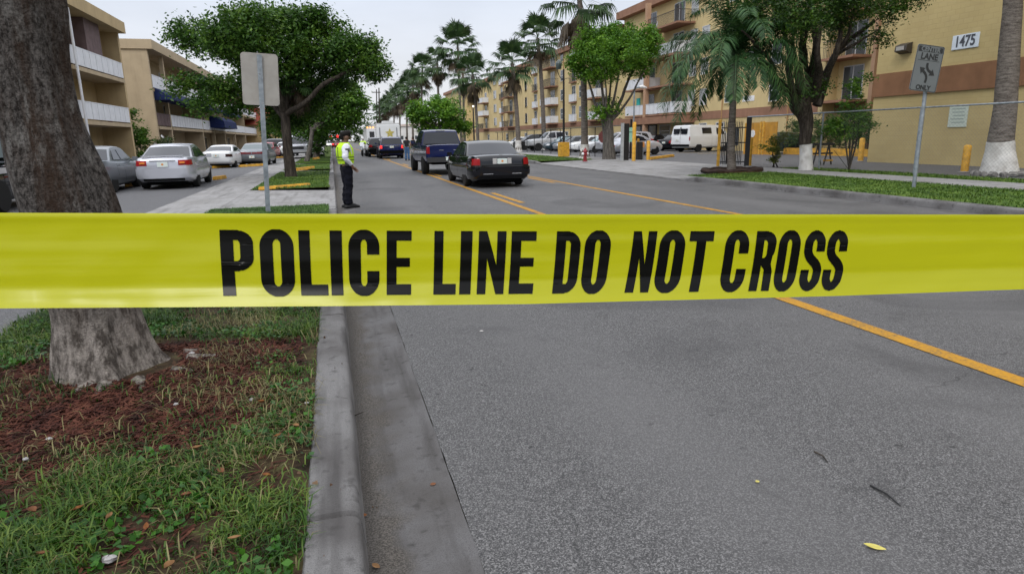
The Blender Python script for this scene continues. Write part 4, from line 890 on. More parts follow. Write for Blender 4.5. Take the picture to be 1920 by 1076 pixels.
def near_bark():
    m = bpy.data.materials.new('near_bark'); m.use_nodes = True; nt = m.node_tree; N = nt.nodes; L = nt.links; b = N['Principled BSDF']
    tc = N.new('ShaderNodeTexCoord'); V = tc.outputs['Object']
    def nz(s, sc=(1, 1, 1), d=8, rough=.65):
        mp = N.new('ShaderNodeMapping'); mp.inputs['Scale'].default_value = sc; L.new(V, mp.inputs[0]); n = N.new('ShaderNodeTexNoise'); n.inputs['Scale'].default_value = s; n.inputs['Detail'].default_value = d; n.inputs['Roughness'].default_value = rough; L.new(mp.outputs[0], n.inputs[0]); return n.outputs[0]
    def mix(f, lo, hi, a, c, amt=1):
        k = N.new('ShaderNodeMapRange'); k.inputs['From Min'].default_value = lo; k.inputs['From Max'].default_value = hi; k.inputs['To Max'].default_value = amt; L.new(f, k.inputs[0])
        x = N.new('ShaderNodeMixRGB'); L.new(k.outputs[0], x.inputs[0])
        for i, q in ((1, a), (2, c)):
            if isinstance(q, tuple): x.inputs[i].default_value = (*q, 1)
            else: L.new(q, x.inputs[i])
        return x.outputs[0]
    c = mix(nz(42, (1, 1, .55), 10, .75), .40, .60, (0.022, 0.019, 0.017), (0.16, 0.145, 0.135))
    c = mix(nz(5, (1.6, 1.6, .22)), .44, .62, c, (0.042, 0.024, 0.015), .85)      # brown weathering streaks
    c = mix(nz(7, (1.8, 1.8, .5)), .56, .7, c, (0.26, 0.25, 0.235), .7)           # pale lichen
    c = mix(nz(95, (1, 1, .5)), .55, .64, c, (0.015, 0.012, 0.010), .75)
    sp = N.new('ShaderNodeSeparateXYZ'); L.new(V, sp.inputs[0])
    ad = N.new('ShaderNodeMath'); ad.operation = 'MULTIPLY_ADD'; ad.inputs[1].default_value = 0.5; L.new(nz(9), ad.inputs[0]); L.new(sp.outputs['Z'], ad.inputs[2])
    c2 = mix(nz(16, (1.5, 1.5, .5)), .4, .6, (0.085, 0.072, 0.062), (0.36, 0.32, 0.285))        # worn pale foot
    k = N.new('ShaderNodeMapRange'); k.inputs['From Min'].default_value = 0.45; k.inputs['From Max'].default_value = 1.1; k.inputs['To Min'].default_value = 0.9; k.inputs['To Max'].default_value = 0; L.new(ad.outputs[0], k.inputs[0])
    x = N.new('ShaderNodeMixRGB'); L.new(k.outputs[0], x.inputs[0]); L.new(c, x.inputs[1]); L.new(c2, x.inputs[2])
    L.new(x.outputs[0], b.inputs['Base Color']); b.inputs['Roughness'].default_value = 0.92; b.inputs['Specular IOR Level'].default_value = 0.15
    h = N.new('ShaderNodeMath'); h.operation = 'ADD'; L.new(nz(60), h.inputs[0]); L.new(nz(11, (2.5, 2.5, .45)), h.inputs[1])
    bp = N.new('ShaderNodeBump'); bp.inputs['Strength'].default_value = 1.0; bp.inputs['Distance'].default_value = 0.03; L.new(h.outputs[0], bp.inputs['Height']); L.new(bp.outputs[0], b.inputs['Normal']); return m
t = thing('leaning_tree', 'thick grey trunk leaning over the mulch at the roadside right behind the yellow tape', 'tree', TREE0)
mb = trunk_near(); mb.v = [tuple(Vector(v)-TREE0) for v in mb.v]
tk = mb.build('trunk', near_bark(), t, smooth=80)
q = lambda x, y, dy=0: AY(x, y, YT+dy)-TREE0
mb = MB()
for pts, r in (((q(-70, -230), q(-60, -420, .5), q(60, -700, 1.5), q(260, -1000, 2.5)), (.24, .18, .1, .03)), ((q(-120, -370), q(-300, -650, -.2), q(-560, -900, -.3)), (.26, .16, .05)), ((q(-120, -370), q(-150, -700, 1.5), q(-100, -1100, 3)), (.25, .15, .04)), ((q(-90, -300), q(-350, -420, 1.5), q(-700, -560, 3)), (.18, .1, .03)), ((q(-100, -380), q(60, -800, 0), q(120, -1300, 0.3)), (.2, .12, .03))):
    limb(mb, list(pts), list(r), 10, 0.06)
mb.build('branch', MATS.get('x') or tk.data.materials[0], t, smooth=70)
cl = []
for px_, py_, dy, rr in ((260, -1050, 2.5, 1.3), (60, -1000, 1.2, 1.3), (-150, -1150, 3, 1.6), (-560, -950, -.3, 1.3), (-760, -750, 3, 1.3), (120, -1350, .3, 1.3), (-100, -1300, 0.4, 1.5), (-300, -1150, .2, 1.4), (420, -1100, 2.5, 1.3), (-500, -900, 3, 1.5)):
    c = q(px_, py_, dy); cl.append((c.x, c.y, c.z, rr, rr, rr*.65, 1300))
link('crown', leafmesh('crown', cl, 0.13, L_SHADE, 0.45), t)
# surface roots
mb = MB()
for a, ln, r in ((0.12, .62, .05), (-0.5, 0.5, .045), (3.5, 0.6, .04), (-2.0, .35, .05), (-1.2, .4, .05), (-2.6, .45, .045), (-1.7, .5, .05), (0.6, .5, .04)):
    d = Vector((cos(a), sin(a), 0)); e = Vector((-d.y, d.x, 0)); pts = [d*(0.33+ln*s)+e*0.1*noise.noise((s*3, a, 1))+Vector((0, 0, 0.045*(1-s)-0.035+0.02*noise.noise((s*5, a, 7)))) for s in np.linspace(0, 1, 6)]
    limb(mb, pts, [r, r*.8, r*.6, r*.3], 8)
mb.build('root', tk.data.materials[0], t, smooth=70)
# ================================================================== VEHICLES
def paint(name, col, metal=0.35, rough=0.32):
    return M(name, col, rough, metal, coat=0.45, spec=0.3, var=(1.2, 0.04))
TAIL = M('tail_lamp_red', (0.25, 0.005, 0.007), 0.25, spec=.25, coat=0.08)
TAIL_ON = emit('tail_lamp_lit', (0.95, 0.03, 0.025), 1.1)
AMBER = M('amber_lens', (0.7, 0.22, 0.03), 0.2, coat=0.5)
CLEAR = M('clear_lens', (0.55, 0.57, 0.6), 0.12, 0.2, coat=0.8)
PLATE = M('licence_plate', (0.60, 0.66, 0.63), 0.5)
PLATE_O = M('plate_orange', (0.6, 0.22, 0.04), 0.5)
TINT = glassmat('tinted_glass', (0.012, 0.013, 0.016), 0.05)
TINT2 = glassmat('grey_tinted_glass', (0.018, 0.021, 0.028), 0.05)
_wheel_cache = {}
def wheel_meshes(r, w):
    key = (r, w)
    if key not in _wheel_cache:
        t = MB(); t.lathe([(r*0.62, -w/2), (r*0.93, -w/2), (r, -w*0.36), (r, w*0.36), (r*0.93, w/2), (r*0.62, w/2)], n=28, axis='x'); ty = t.build('tyre', RUBBER, smooth=40)
        m = MB(); m.lathe([(0.0, -w*.1), (r*0.66, -w*.1), (r*0.66, w*0.46), (r*0.58, w*0.46), (r*0.56, w*0.2), (0.0, w*0.2)], n=24, axis='x')
        for k in range(5):
            a = 2*pi*k/5; m.obox((w*0.33, cos(a)*r*0.3, sin(a)*r*0.3), w*0.12, r*0.58, r*0.17, Matrix.Rotation(a, 3, 'X'))
        m.lathe([(0, w*0.25), (r*.16, w*.25), (r*.14, w*.44), (0, w*.44)], n=12, axis='x'); ri = m.build('rim', RIM, smooth=40)
        _wheel_cache[key] = (ty.data, ri.data); bpy.data.objects.remove(ty); bpy.data.objects.remove(ri)
    return _wheel_cache[key]
class Body:
    """station loft: (y, half width, z bottom, z top); section narrows toward sill and shoulder"""
    def __init__(s, st, tum=0.08, crown=0.03):
        s.tum, s.crown = tum, crown; s.st = [np.array(q) for q in catmull(st, 5)]
    def at(s, y):
        ys = [q[0] for q in s.st]; return [np.interp(y, ys, [q[k] for q in s.st]) for k in (1, 2, 3)]
    def sec(s, w, zb, zt):
        h = zt-zb; t = s.tum
        return [(0, zb), (w-0.14, zb), (w-0.04, zb+0.10*h), (w-0.005, zb+0.28*h), (w, zb+0.52*h), (w-0.015, zb+0.72*h), (w-t*0.55, zb+0.90*h), (w-t, zb+0.975*h), (w-t-0.07, zt), (w*0.45, zt+s.crown*0.8), (0, zt+s.crown)]
    def x(s, y, z):
        w, zb, zt = s.at(y); p = s.sec(w, zb, zt)[1:9]; return float(np.interp(z, [q[1] for q in p], [q[0] for q in p]))
    def mesh(s):
        rg = []
        for y, w, zb, zt in s.st:
            h = s.sec(w, zb, zt); rg.append([(x, y, z) for x, z in h] + [(-x, y, z) for x, z in h[-2:0:-1]])
        return MB().rings(rg)
    def wrap(s, z0, z1, a, b, end=-1, side=1, off=0.012, n=14, top=None):
        """skin patch following the plan outline round a bumper corner; a,b = arc length from the centreline"""
        mb = MB(); rings = []
        st = s.st if end < 0 else s.st[::-1]
        for k in range(n+1):
            arc = a+(b-a)*k/n; row = []
            for z in (z0, z0+(z1-z0)*.25, z0+(z1-z0)*.5, z0+(z1-z0)*.75, z1):
                pl = []
                for q in st:
                    if z > q[3]-0.004:
                        if len(pl) > 1: break
                        continue
                    if not pl: pl = [(0.0, q[0])]
                    xx = float(np.interp(z, [p[1] for p in s.sec(*q[1:])[1:9]], [p[0] for p in s.sec(*q[1:])[1:9]])); pl.append((xx, q[0]))
                d = [0]
                for i in range(1, len(pl)): d.append(d[-1]+math.hypot(pl[i][0]-pl[i-1][0], pl[i][1]-pl[i-1][1]))
                xx = float(np.interp(arc, d, [p[0] for p in pl])); yy = float(np.interp(arc, d, [p[1] for p in pl]))
                x2 = float(np.interp(arc+.02, d, [p[0] for p in pl])); y2 = float(np.interp(arc+.02, d, [p[1] for p in pl]))
                tx, ty = x2-xx, y2-yy; l = math.hypot(tx, ty) or 1; nx, ny = -ty/l*end, tx/l*end
                row.append((side*(xx+nx*off), yy+ny*off, z))
            rings.append(row)
        m = len(rings[0]); vs = [v for r in rings for v in r]; inner = [(v[0]*0.985, v[1]*0.99 if abs(v[1]) > 1 else v[1], v[2]) for v in vs]; N_ = len(vs); fs = []
        for k in range(n):
            for j in range(m-1): fs.append((k*m+j, k*m+j+1, (k+1)*m+j+1, (k+1)*m+j))
        bd = [k*m for k in range(n+1)] + [n*m+j for j in range(1, m)] + [k*m+m-1 for k in range(n-1, -1, -1)] + [j for j in range(m-2, 0, -1)]
        for i in range(len(bd)): p, q_ = bd[i], bd[(i+1) % len(bd)]; fs.append((p, q_, q_+N_, p+N_))
        return mb.add(vs+inner, fs)
def shrink(poly, m, tops=None):
    """inset a convex 2-d polygon by m"""
    n = len(poly); P = [Vector((p[0], p[1])) for p in poly]; A = sum(P[i].x*P[(i+1) % n].y-P[(i+1) % n].x*P[i].y for i in range(n)); sg = 1 if A > 0 else -1
    L_ = []
    for i in range(n):
        d = (P[(i+1) % n]-P[i]).normalized(); nn = Vector((-d.y, d.x))*sg; mm = m[i] if hasattr(m, '__len__') else m; L_.append((P[i]+nn*mm, d))
    out = []
    for i in range(n):
        (p, d), (q_, e) = L_[i-1], L_[i]; cr = d.x*e.y-d.y*e.x
        if abs(cr) < 1e-5: out.append(q_); continue
        t = ((q_-p).x*e.y-(q_-p).y*e.x)/cr; out.append(p+d*t)
    return out
def vehicle(name, label, cat, loc, rz, sp, group=None):
    t = thing(name, label, cat, loc, rz, group)
    pm = sp['paint']; gl = sp.get('glass', TINT)
    B_ = Body(sp['st'], sp.get('tum', 0.08), sp.get('crown', 0.03))
    b = B_.mesh(); body = b.build('body', [pm, UNDER], t, smooth=32)
    wf, wr, r = sp['axles'][0], sp['axles'][1], sp['r']
    W = max(q[1] for q in sp['st'])
    cut = MB()
    for ya in (wf, wr): cut.lathe([(0, -2), (r*1.16, -2), (r*1.16, 2), (0, 2)], (0, ya, r*1.0), 28, 'x')
    co = cut.build('cut', UNDER); md = body.modifiers.new('b', 'BOOLEAN'); md.object = co; md.operation = 'DIFFERENCE'; md.solver = 'EXACT'
    try: md.material_mode = 'TRANSFER'
    except Exception: pass
    apply_mods(body); bpy.data.objects.remove(co)
    body.data.shade_smooth(); body.data.set_sharp_from_angle(angle=R(32))
    u = MB(); ya, yb = sp['st'][0][0]+0.25, sp['st'][-1][0]-0.25; zb = min(q[2] for q in sp['st']); u.box(-W+.3, W-.3, ya, yb, zb-0.04, zb+0.18); u.build('underbody', UNDER, t)
    ty, ri = wheel_meshes(r, sp.get('tw', 0.21))
    for ya in (wf, wr):
        for s_ in (1, -1):
            w = link('wheel', ty, t); w.location = (s_*(W-0.115), ya, r); w.rotation_euler = (0, 0, 0 if s_ > 0 else pi)
            link('rim', ri, w)
    # cabin
    if 'cab' in sp:
        prof = sp['cab']; zb0 = sp['belt']; wb_, wr_ = sp['cw']; zr = max(p[1] for p in prof)
        pr = catmull(prof, 3) if sp.get('round') else [np.array(p, float) for p in prof]
        hw = lambda z: wb_+(wr_-wb_)*max(0, (z-zb0))/(zr-zb0)
        mb = MB(); rg = []
        for y, z in pr:
            h = hw(z); rr = min(0.07, h*.1)
            rg.append([(h, y, z-0.02), (h-rr*.35, y, z-0.004), (h-rr, y, z+0.006), (h*0.5, y, z+0.022), (0, y, z+0.028), (-h*0.5, y, z+0.022), (-h+rr, y, z+0.006), (-h+rr*.35, y, z-0.004), (-h, y, z-0.02)])
        m9 = 9; vs = [v for q in rg for v in q]; fs = []
        for k in range(len(rg)-1):
            for j in range(m9-1): fs.append((k*m9+j, k*m9+j+1, (k+1)*m9+j+1, (k+1)*m9+j))
        nb = len(vs); yl = [q[0][1] for q in rg]
        for k in range(len(rg)): vs += [(hw(zb0-0.08), yl[k], zb0-0.08), (-hw(zb0-.08), yl[k], zb0-0.08)]
        for k in range(len(rg)-1):
            fs.append((k*m9, (k+1)*m9, nb+2*(k+1), nb+2*k)); fs.append((k*m9+8, nb+2*k+1, nb+2*(k+1)+1, (k+1)*m9+8))
        for k in (0, len(rg)-1): fs.append([k*m9+j for j in range(m9)]+[nb+2*k+1, nb+2*k])
        mb.add(vs, fs); cab = mb.build('cabin', sp.get('roofpaint', pm), t, smooth=28)
        slope = (wr_-wb_)/(zr-zb0)
        def sidepane(poly, nm='side_window', mat=None):
            for s_ in (1, -1):
                mb = MB(); vs = []
                for off in (-0.006, 0.012):
                    for y, z in poly: vs.append((s_*(hw(z+0.02)+off), y, z))
                n = len(poly); mb.add(vs, [list(range(n)), list(range(n, 2*n))]+[(i, (i+1) % n, n+(i+1) % n, n+i) for i in range(n)]); mb.build(nm, mat or gl, t)
        for poly in sp['side']: sidepane(poly)
        def endpane(i, j, nm, m0=0.06, mat=None):
            (ya_, za), (yb_, zb_) = prof[i], prof[j]; vs = []
            nx, nz = (zb_-za), -(yb_-ya_); l = math.hypot(nx, nz); nx, nz = nx/l, nz/l
            if nz < 0 or (abs(nz) < .05 and nx*(ya_) < 0): nx, nz = -nx, -nz
            for off in (-0.004, 0.034):
                for fr, ex in ((0.06, 1), (0.06, -1), (0.5, -1), (0.93, -1), (0.93, 1), (0.5, 1)):
                    y = ya_+(yb_-ya_)*fr; z = za+(zb_-za)*fr; h = hw(z)-m0; o_ = off-(0.03 if off > 0 else 0)+0.026
                    vs.append((ex*h, y+nx*o_, z+nz*o_))
            rows = []
            for fr in (0.06, 0.5, 0.94):
                y = ya_+(yb_-ya_)*fr; z = za+(zb_-za)*fr; h = hw(z)-m0; row = []
                for k in range(7):
                    u_ = -1+2*k/6; o_ = 0.008+0.026*(1-u_*u_); row.append((u_*h, y+nx*o_, z+nz*o_))
                rows.append(row)
            mb = MB(); vs = [v for q in rows for v in q]; fs = [(a*7+k, a*7+k+1, (a+1)*7+k+1, (a+1)*7+k) for a in range(2) for k in range(6)]
            inn = [(v[0], v[1]-nx*.05, v[2]-nz*.05) for v in vs]; bd = [0, 1, 2, 3, 4, 5, 6, 13, 20, 19, 18, 17, 16, 15, 14, 7]
            fs += [(bd[i], bd[(i+1) % 16], 21+bd[(i+1) % 16], 21+bd[i]) for i in range(16)]
            mb.add(vs+inn, fs); mb.build(nm, mat or gl, t, smooth=30)
        if sp.get('wind'): endpane(*sp['wind'], 'windscreen')
        if sp.get('rearw'): endpane(*sp['rearw'], 'rear_window')
    ln = sp['st'][0][0]; lf = sp['st'][-1][0]
    # lights, bumpers, plate
    for (nm, z0, z1, a, b2, end, mat) in sp.get('wraps', ()):
        for s_ in (1, -1): B_.wrap(z0, z1, a, b2, end, s_).build(nm, mat, t, smooth=50)
    for (z0, z1, b2, end, off, mat, nm) in sp.get('bumpers', ()):
        mb = MB()
        for s_ in (1, -1):
            q = B_.wrap(z0, z1, 0, b2, end, s_, off, 18); mb.add(q.v, q.f)
        mb.build(nm, mat, t, smooth=45)
    if 'plate' in sp:
        x, z = sp['plate']; yy = ln-sp.get('plate_off', 0.025)
        pl = MB().box(x-0.155, x+0.155, yy-0.012, yy+0.08, z-0.078, z+0.078).build('licence_plate', PLATE, t)
        MB().lathe([(0, -.002), (0.035, -.002), (0.035, 0.0), (0, 0)], (x, yy-0.0125, z), 10, 'y').build('plate_emblem', PLATE_O, pl)
    for (nm, mat, bx) in sp.get('boxes', ()):
        mb = MB()
        for q in bx: mb.box(*q)
        mb.build(nm, mat, t, bevel=0.008 if sp.get('bev', 1) else 0)
    if 'mirror' in sp:
        y, z = sp['mirror']
        for s_ in (1, -1):
            x0 = B_.x(y, z-0.05)-0.03 if z < sp['belt'] else sp['cw'][0]-0.04
            mb = MB(); mb.tube([(s_*x0, y, z-0.03), (s_*(x0+0.1), y-0.01, z)], 0.022, 6); mb.obox((s_*(x0+0.17), y, z+0.03), 0.17, 0.1, 0.13, Matrix.Rotation(0.15*s_, 3, 'Z')); mb.build('side_mirror', sp.get('mirmat', pm), t, bevel=0.02)
    for (y, z, s_list) in sp.get('handles', ()):
        for s_ in s_list:
            x = B_.x(y, z); MB().box(min(s_*x, s_*(x+.03)), max(s_*x, s_*(x+.03)), y-0.09, y+0.09, z-0.014, z+0.014).build('door_handle', sp.get('handmat', CHROME), t, bevel=0.006)
    if 'seams' in sp:
        mb = MB()
        for y, z0, z1 in sp['seams']:
            for s_ in (1, -1):
                zz = np.linspace(z0, z1, 7); vs = []
                for z in zz: x = B_.x(y, z)+0.002; vs += [(s_*x, y-0.006, z), (s_*x, y+0.006, z)]
                mb.add(vs, [(2*i, 2*i+1, 2*i+3, 2*i+2) for i in range(6)])
        mb.build('door_seam', UNDER, t)['kind'] = 'stuff'
    return t
def sedan(L=4.55, W=1.76, H=1.46, r=0.315, trunk=0.98, hood=0.92, wbase=2.6, rear_oh=1.0, belt=0.93, roof=(0.42, -0.62), ws=1.12, rw=-1.32, rise=0.06, col=None, **k):
    w = W/2; a = -L/2; f = L/2
    st = [(a, w*0.70, 0.38, trunk-0.17), (a+0.05, w*0.835, 0.31, trunk-0.06), (a+0.18, w*0.925, 0.25, trunk-0.005), (a+0.6, w*0.985, 0.19, trunk+0.012), (a+1.1, w, 0.18, trunk-0.01), (-0.3, w, 0.18, belt), (0.6, w, 0.18, belt-0.01), (1.2, w*0.995, 0.18, belt-0.02), (f-0.75, w*0.97, 0.19, hood-0.03), (f-0.25, w*0.90, 0.22, hood-0.13), (f-0.06, w*0.80, 0.28, hood-0.22), (f, w*0.70, 0.34, hood-0.30)]
    yr = a+rear_oh; yf = yr+wbase; zr = H-0.03
    prof = [(ws, belt-0.02), (roof[0]+0.12, zr-0.07), (roof[0]-0.15, zr-0.015), ((roof[0]+roof[1])/2, zr), (roof[1]+0.1, zr-0.02), (roof[1]-0.12, zr-0.08), (rw, trunk-0.02)]
    bz = belt+0.05; tp = zr-0.10; bp = roof[0]-0.62
    side = [[(ws-0.28, bz), (roof[0]+0.02, tp-0.015), (bp+0.06, tp), (bp+0.04, bz)], [(bp-0.04, bz), (bp-0.02, tp), (roof[1]-0.02, tp-0.03), (rw+0.42, bz+.01)]]
    sp = dict(st=st, axles=(yf, yr), r=r, cab=prof, belt=belt, cw=(w-0.07, w-0.27), side=side, wind=(0, 1), rearw=(5, 6), paint=col, mirror=(ws-0.30, belt+0.02), handles=((bp+0.2, belt-0.13, (1, -1)), (rw+.55, belt-0.12, (1, -1))), seams=((ws-0.25, .3, belt-.06), (bp, .28, belt-.05), (rw+.42, .5, belt-.05)), plate=(0, 0.72))
    sp.update(k); return sp
def wrapset(trunk, w, tail=None, tz=(0.66, 0.9), ta=(0.52, 1.05), hz=(0.56, 0.72)):
    return [('tail_light', tz[0], tz[1], ta[0], ta[1], -1, tail or TAIL), ('headlight', hz[0], hz[1], 0.34, 0.95, 1, CLEAR)]
SILVER = paint('silver_paint', (0.47, 0.48, 0.53), 0.4, 0.2)
LSILV = paint('pale_silver_paint', (0.58, 0.59, 0.61), 0.4, 0.35)
GREYM = paint('grey_metal_paint', (0.17, 0.185, 0.205), 0.5, 0.32)
WHITEC = paint('white_car_paint', (0.70, 0.71, 0.72), 0.0, 0.3)
BLKC = paint('black_car_paint', (0.003, 0.0035, 0.006), 0.0, 0.07)
NAVYC = paint('navy_car_paint', (0.004, 0.009, 0.06), 0.0, 0.15)
TEALD = paint('dark_teal_paint', (0.02, 0.045, 0.06), 0.3, 0.3)
REDC = paint('red_car_paint', (0.25, 0.02, 0.03), 0.2, 0.3)
# --- the black sedan in the turn lane
sd = sedan(L=5.35, W=1.98, H=1.47, r=0.335, trunk=1.0, hood=0.98, wbase=2.91, rear_oh=1.32, belt=0.95, roof=(0.40, -0.75), ws=1.25, rw=-1.55, col=BLKC, glass=TINT2,
           wraps=[('tail_light', 0.715, 0.915, 0.70, 1.04, -1, TAIL), ('headlight', 0.62, 0.78, 0.4, 1.0, 1, CLEAR)],
           bumpers=((0.40, 0.66, 1.45, -1, 0.05, BLKC, 'rear_bumper'), (0.38, 0.60, 1.3, 1, 0.04, BLKC, 'front_bumper')), plate=(0, 0.83), plate_off=0.03,
           boxes=(('plate_surround', M('grey_reflector', (0.42, 0.41, 0.40), 0.4), [(-0.30, -0.17, -2.705, -2.6, 0.745, 0.92), (0.17, 0.30, -2.705, -2.6, 0.745, 0.92)]), ('bumper_strip', CHROME, [(-0.62, -0.30, -2.74, -2.68, 0.435, 0.455), (0.30, 0.62, -2.74, -2.68, 0.435, 0.455)]),
                  ('trunk_seam', UNDER, [(-0.66, 0.66, -2.69, -2.6, 0.695, 0.708)]), ('trunk_badge', CHROME, [(-0.05, 0.05, -2.57, -2.5, 0.985, 1.03)])), handmat=BLKC)
pr = (G(873, 349, 0) + G(978, 347, 0))/2; pr.x = 5.12; sedY = 21.05+1.35
vehicle('sedan', 'black sedan stopped in the centre turn lane nearest to the yellow tape', 'car', (pr.x, sedY, 0), R(-0.5), sd)
# --- blue pickup ahead of it
w = 0.99; tr_st = [(-2.9, 0.93, 0.62, 1.24), (-2.84, 0.985, 0.58, 1.27), (-2.6, w, 0.52, 1.28), (-1.2, w, 0.50, 1.28), (-0.9, w, 0.5, 1.25), (0.4, w, 0.48, 1.24), (1.25, w, 0.48, 1.22), (2.2, 0.98, 0.5, 1.18), (2.7, 0.93, 0.52, 1.12), (2.9, 0.8, 0.55, 1.0)]
TRK = dict(st=tr_st, axles=(2.0, -1.68), r=0.405, tw=0.27, tum=0.05, paint=NAVYC, belt=1.22, cw=(0.93, 0.74), cab=[(1.35, 1.2), (0.75, 1.83), (0.4, 1.92), (-0.2, 1.94), (-0.82, 1.91), (-0.95, 1.86), (-1.12, 1.22)], wind=(0, 1), rearw=(5, 6),
           side=[[(1.05, 1.29), (0.66, 1.80), (0.1, 1.84), (0.1, 1.29)], [(0.0, 1.29), (0.0, 1.84), (-0.75, 1.82), (-0.85, 1.29)]], plate=(0, 0.70), plate_off=0.12, mirror=(0.95, 1.36), glass=TINT2,
           wraps=[('tail_light', 0.92, 1.21, 0.83, 0.97, -1, TAIL), ('headlight', 0.88, 1.08, 0.5, 1.05, 1, CLEAR)], seams=((1.1, .6, 1.18), (0.05, .6, 1.18), (-.9, .6, 1.2)), handles=((0.2, 1.1, (1, -1)), (-.75, 1.1, (1, -1))),
           boxes=(('tailgate', NAVYC, [(-0.76, 0.76, -2.925, -2.86, 0.78, 1.27)]), ('bumper', M('dark_bumper', (0.03, 0.03, 0.032), 0.5), [(-0.96, 0.96, -3.03, -2.9, 0.55, 0.76)]), ('tailgate_emblem', CHROME, [(-0.42, -0.22, -2.935, -2.926, 1.05, 1.075), (0.2, 0.38, -2.935, -2.926, 1.05, 1.075)]), ('brake_lamp', CLEAR, [(-0.2, 0.2, -0.99, -0.9, 1.895, 1.945)]), ('bed_cover', UNDER, [(-0.8, 0.8, -2.75, -1.2, 1.30, 1.32)])))
vehicle('pickup_truck', 'dark blue pickup truck stopped in the turn lane ahead of the black sedan', 'pickup truck', (4.85, 29.3+1.68, 0), R(0.5), TRK)
def suv(L=4.95, W=1.98, H=1.78, col=None, r=0.37, belt=1.12, hood=1.08, **k):
    w = W/2; a, f = -L/2, L/2
    st = [(a, w*0.84, 0.45, belt-0.06), (a+0.05, w*0.93, 0.38, belt), (a+0.3, w*0.985, 0.28, belt+0.01), (-1, w, 0.26, belt), (0.5, w, 0.26, belt), (1.15, w, 0.26, belt-0.01), (f-0.5, w*0.96, 0.27, hood-0.05), (f-0.12, w*0.87, 0.32, hood-0.14), (f, w*0.74, 0.4, hood-0.24)]
    zr = H-0.03; prof = [(1.35, belt-0.03), (0.62, zr-0.10), (0.3, zr-0.01), (-0.8, zr), (a+0.5, zr-0.04), (a+0.30, zr-0.10), (a+0.10, belt)]
    bz, tp = belt+0.06, zr-0.13
    sp = dict(st=st, axles=(f-0.95, a+1.05), r=r, tw=0.24, tum=0.07, paint=col, belt=belt, cw=(w-0.06, w-0.25), cab=prof, wind=(0, 1), rearw=(5, 6), side=[[(1.02, bz), (0.5, tp), (-0.12, tp+.02), (-0.12, bz)], [(-0.22, bz), (-0.22, tp+.02), (-1.15, tp+.01), (-1.15, bz)], [(-1.25, bz), (-1.25, tp), (a+0.62, tp-.03), (a+0.45, bz)]],
              plate=(0, belt-0.16), mirror=(0.95, belt+0.08), wraps=[('tail_light', belt-0.22, belt-0.02, 0.66, 1.1, -1, TAIL), ('headlight', hood-0.36, hood-0.2, 0.4, 1.0, 1, CLEAR)], seams=((1.05, .4, belt-.05), (-.17, .4, belt-.05), (-1.2, .5, belt-.05)), handles=((-0.02, belt-.12, (1, -1)), (-1.05, belt-.12, (1, -1))), bumpers=((0.45, 0.68, 1.3, -1, 0.04, UNDER, 'rear_bumper'),))
    sp.update(k); return sp
s1 = suv(col=NAVYC, wraps=[('tail_light', 0.84, 1.08, 0.78, 1.02, -1, TAIL_ON), ('headlight', 0.72, 0.88, 0.4, 1.0, 1, CLEAR)], boxes=(('rear_trim', CHROME, [(-0.6, 0.6, -2.52, -2.44, 1.04, 1.075)]), ('roof_rail', CHROME, [(-0.72, -0.67, -1.9, 0.3, 1.77, 1.81), (0.67, 0.72, -1.9, 0.3, 1.77, 1.81)])))
vehicle('police_suv', 'dark blue SUV with lit red tail lights stopped in front of the white command truck', 'car', (4.75, 54.4+2.5, 0), 0, s1)
vehicle('police_suv', 'black SUV half hidden behind the dark blue SUV with lit tail lights', 'car', (4.15, 63.5, 0), R(2), suv(col=BLKC))
# --- left car park
cor = sedan(L=4.54, W=1.76, H=1.46, r=0.315, trunk=1.02, hood=0.92, wbase=2.6, rear_oh=0.98, belt=0.95, roof=(0.45, -0.7), ws=1.3, rw=-1.55, col=SILVER, glass=TINT2,
            wraps=[('tail_light', 0.765, 0.93, 0.46, 1.03, -1, TAIL), ('headlight', 0.56, 0.74, 0.4, 1.0, 1, CLEAR), ('indicator', 0.79, 0.90, 0.62, 0.74, -1, AMBER)][:2], bumpers=((0.36, 0.66, 1.3, -1, 0.035, SILVER, 'rear_bumper'), (0.3, 0.5, 1.2, 1, 0.03, SILVER, 'front_bumper')), plate=(0, 0.80), plate_off=0.02,
            boxes=(('indicator', AMBER, [(-0.66, -0.50, -2.302, -2.2, 0.82, 0.875)]), ('indicator', AMBER, [(0.50, 0.66, -2.302, -2.2, 0.82, 0.875)]), ('trunk_trim', CHROME, [(-0.38, 0.38, -2.295, -2.2, 0.90, 0.925)]), ('spoiler', SILVER, [(-0.62, 0.62, -2.2, -2.06, 1.055, 1.08)]), ('exhaust_guard', UNDER, [(-0.6, 0.6, -2.30, -2.1, 0.28, 0.36)])))
vehicle('sedan', 'silver sedan with orange and red tail lights parked beside the footpath on the left', 'car', (-5.35, 24.15+1.29, 0.105), R(1.5), cor)
vehicle('sedan', 'grey sedan parked beside the silver sedan just past the leaning trunk', 'car', (-7.46, 22.75+1.3, 0.105), 0, sedan(L=4.7, W=1.8, H=1.43, r=0.32, col=GREYM, glass=TINT2, wraps=wrapset(.98, .9)))
vehicle('van', 'dark van with silver side stripe and roof rails half hidden behind the leaning trunk', 'van', (-8.15, 18.35, 0.105), 0, suv(L=4.9, W=1.95, H=1.92, col=BLKC, belt=1.15, glass=glassmat('pale_sky_painted_glass', (0.16, 0.19, 0.2), 0.08), boxes=(('side_stripe', LSILV, [(0.972, 0.99, -2.0, 1.9, 0.86, 0.99), (-0.99, -0.972, -2.0, 1.9, 0.86, 0.99)]), ('roof_rail', LSILV, [(0.68, 0.74, -1.9, 0.45, 1.91, 1.95), (-0.74, -0.68, -1.9, 0.45, 1.91, 1.95)]))))  # van windows: reflection painted in as a paler base colour
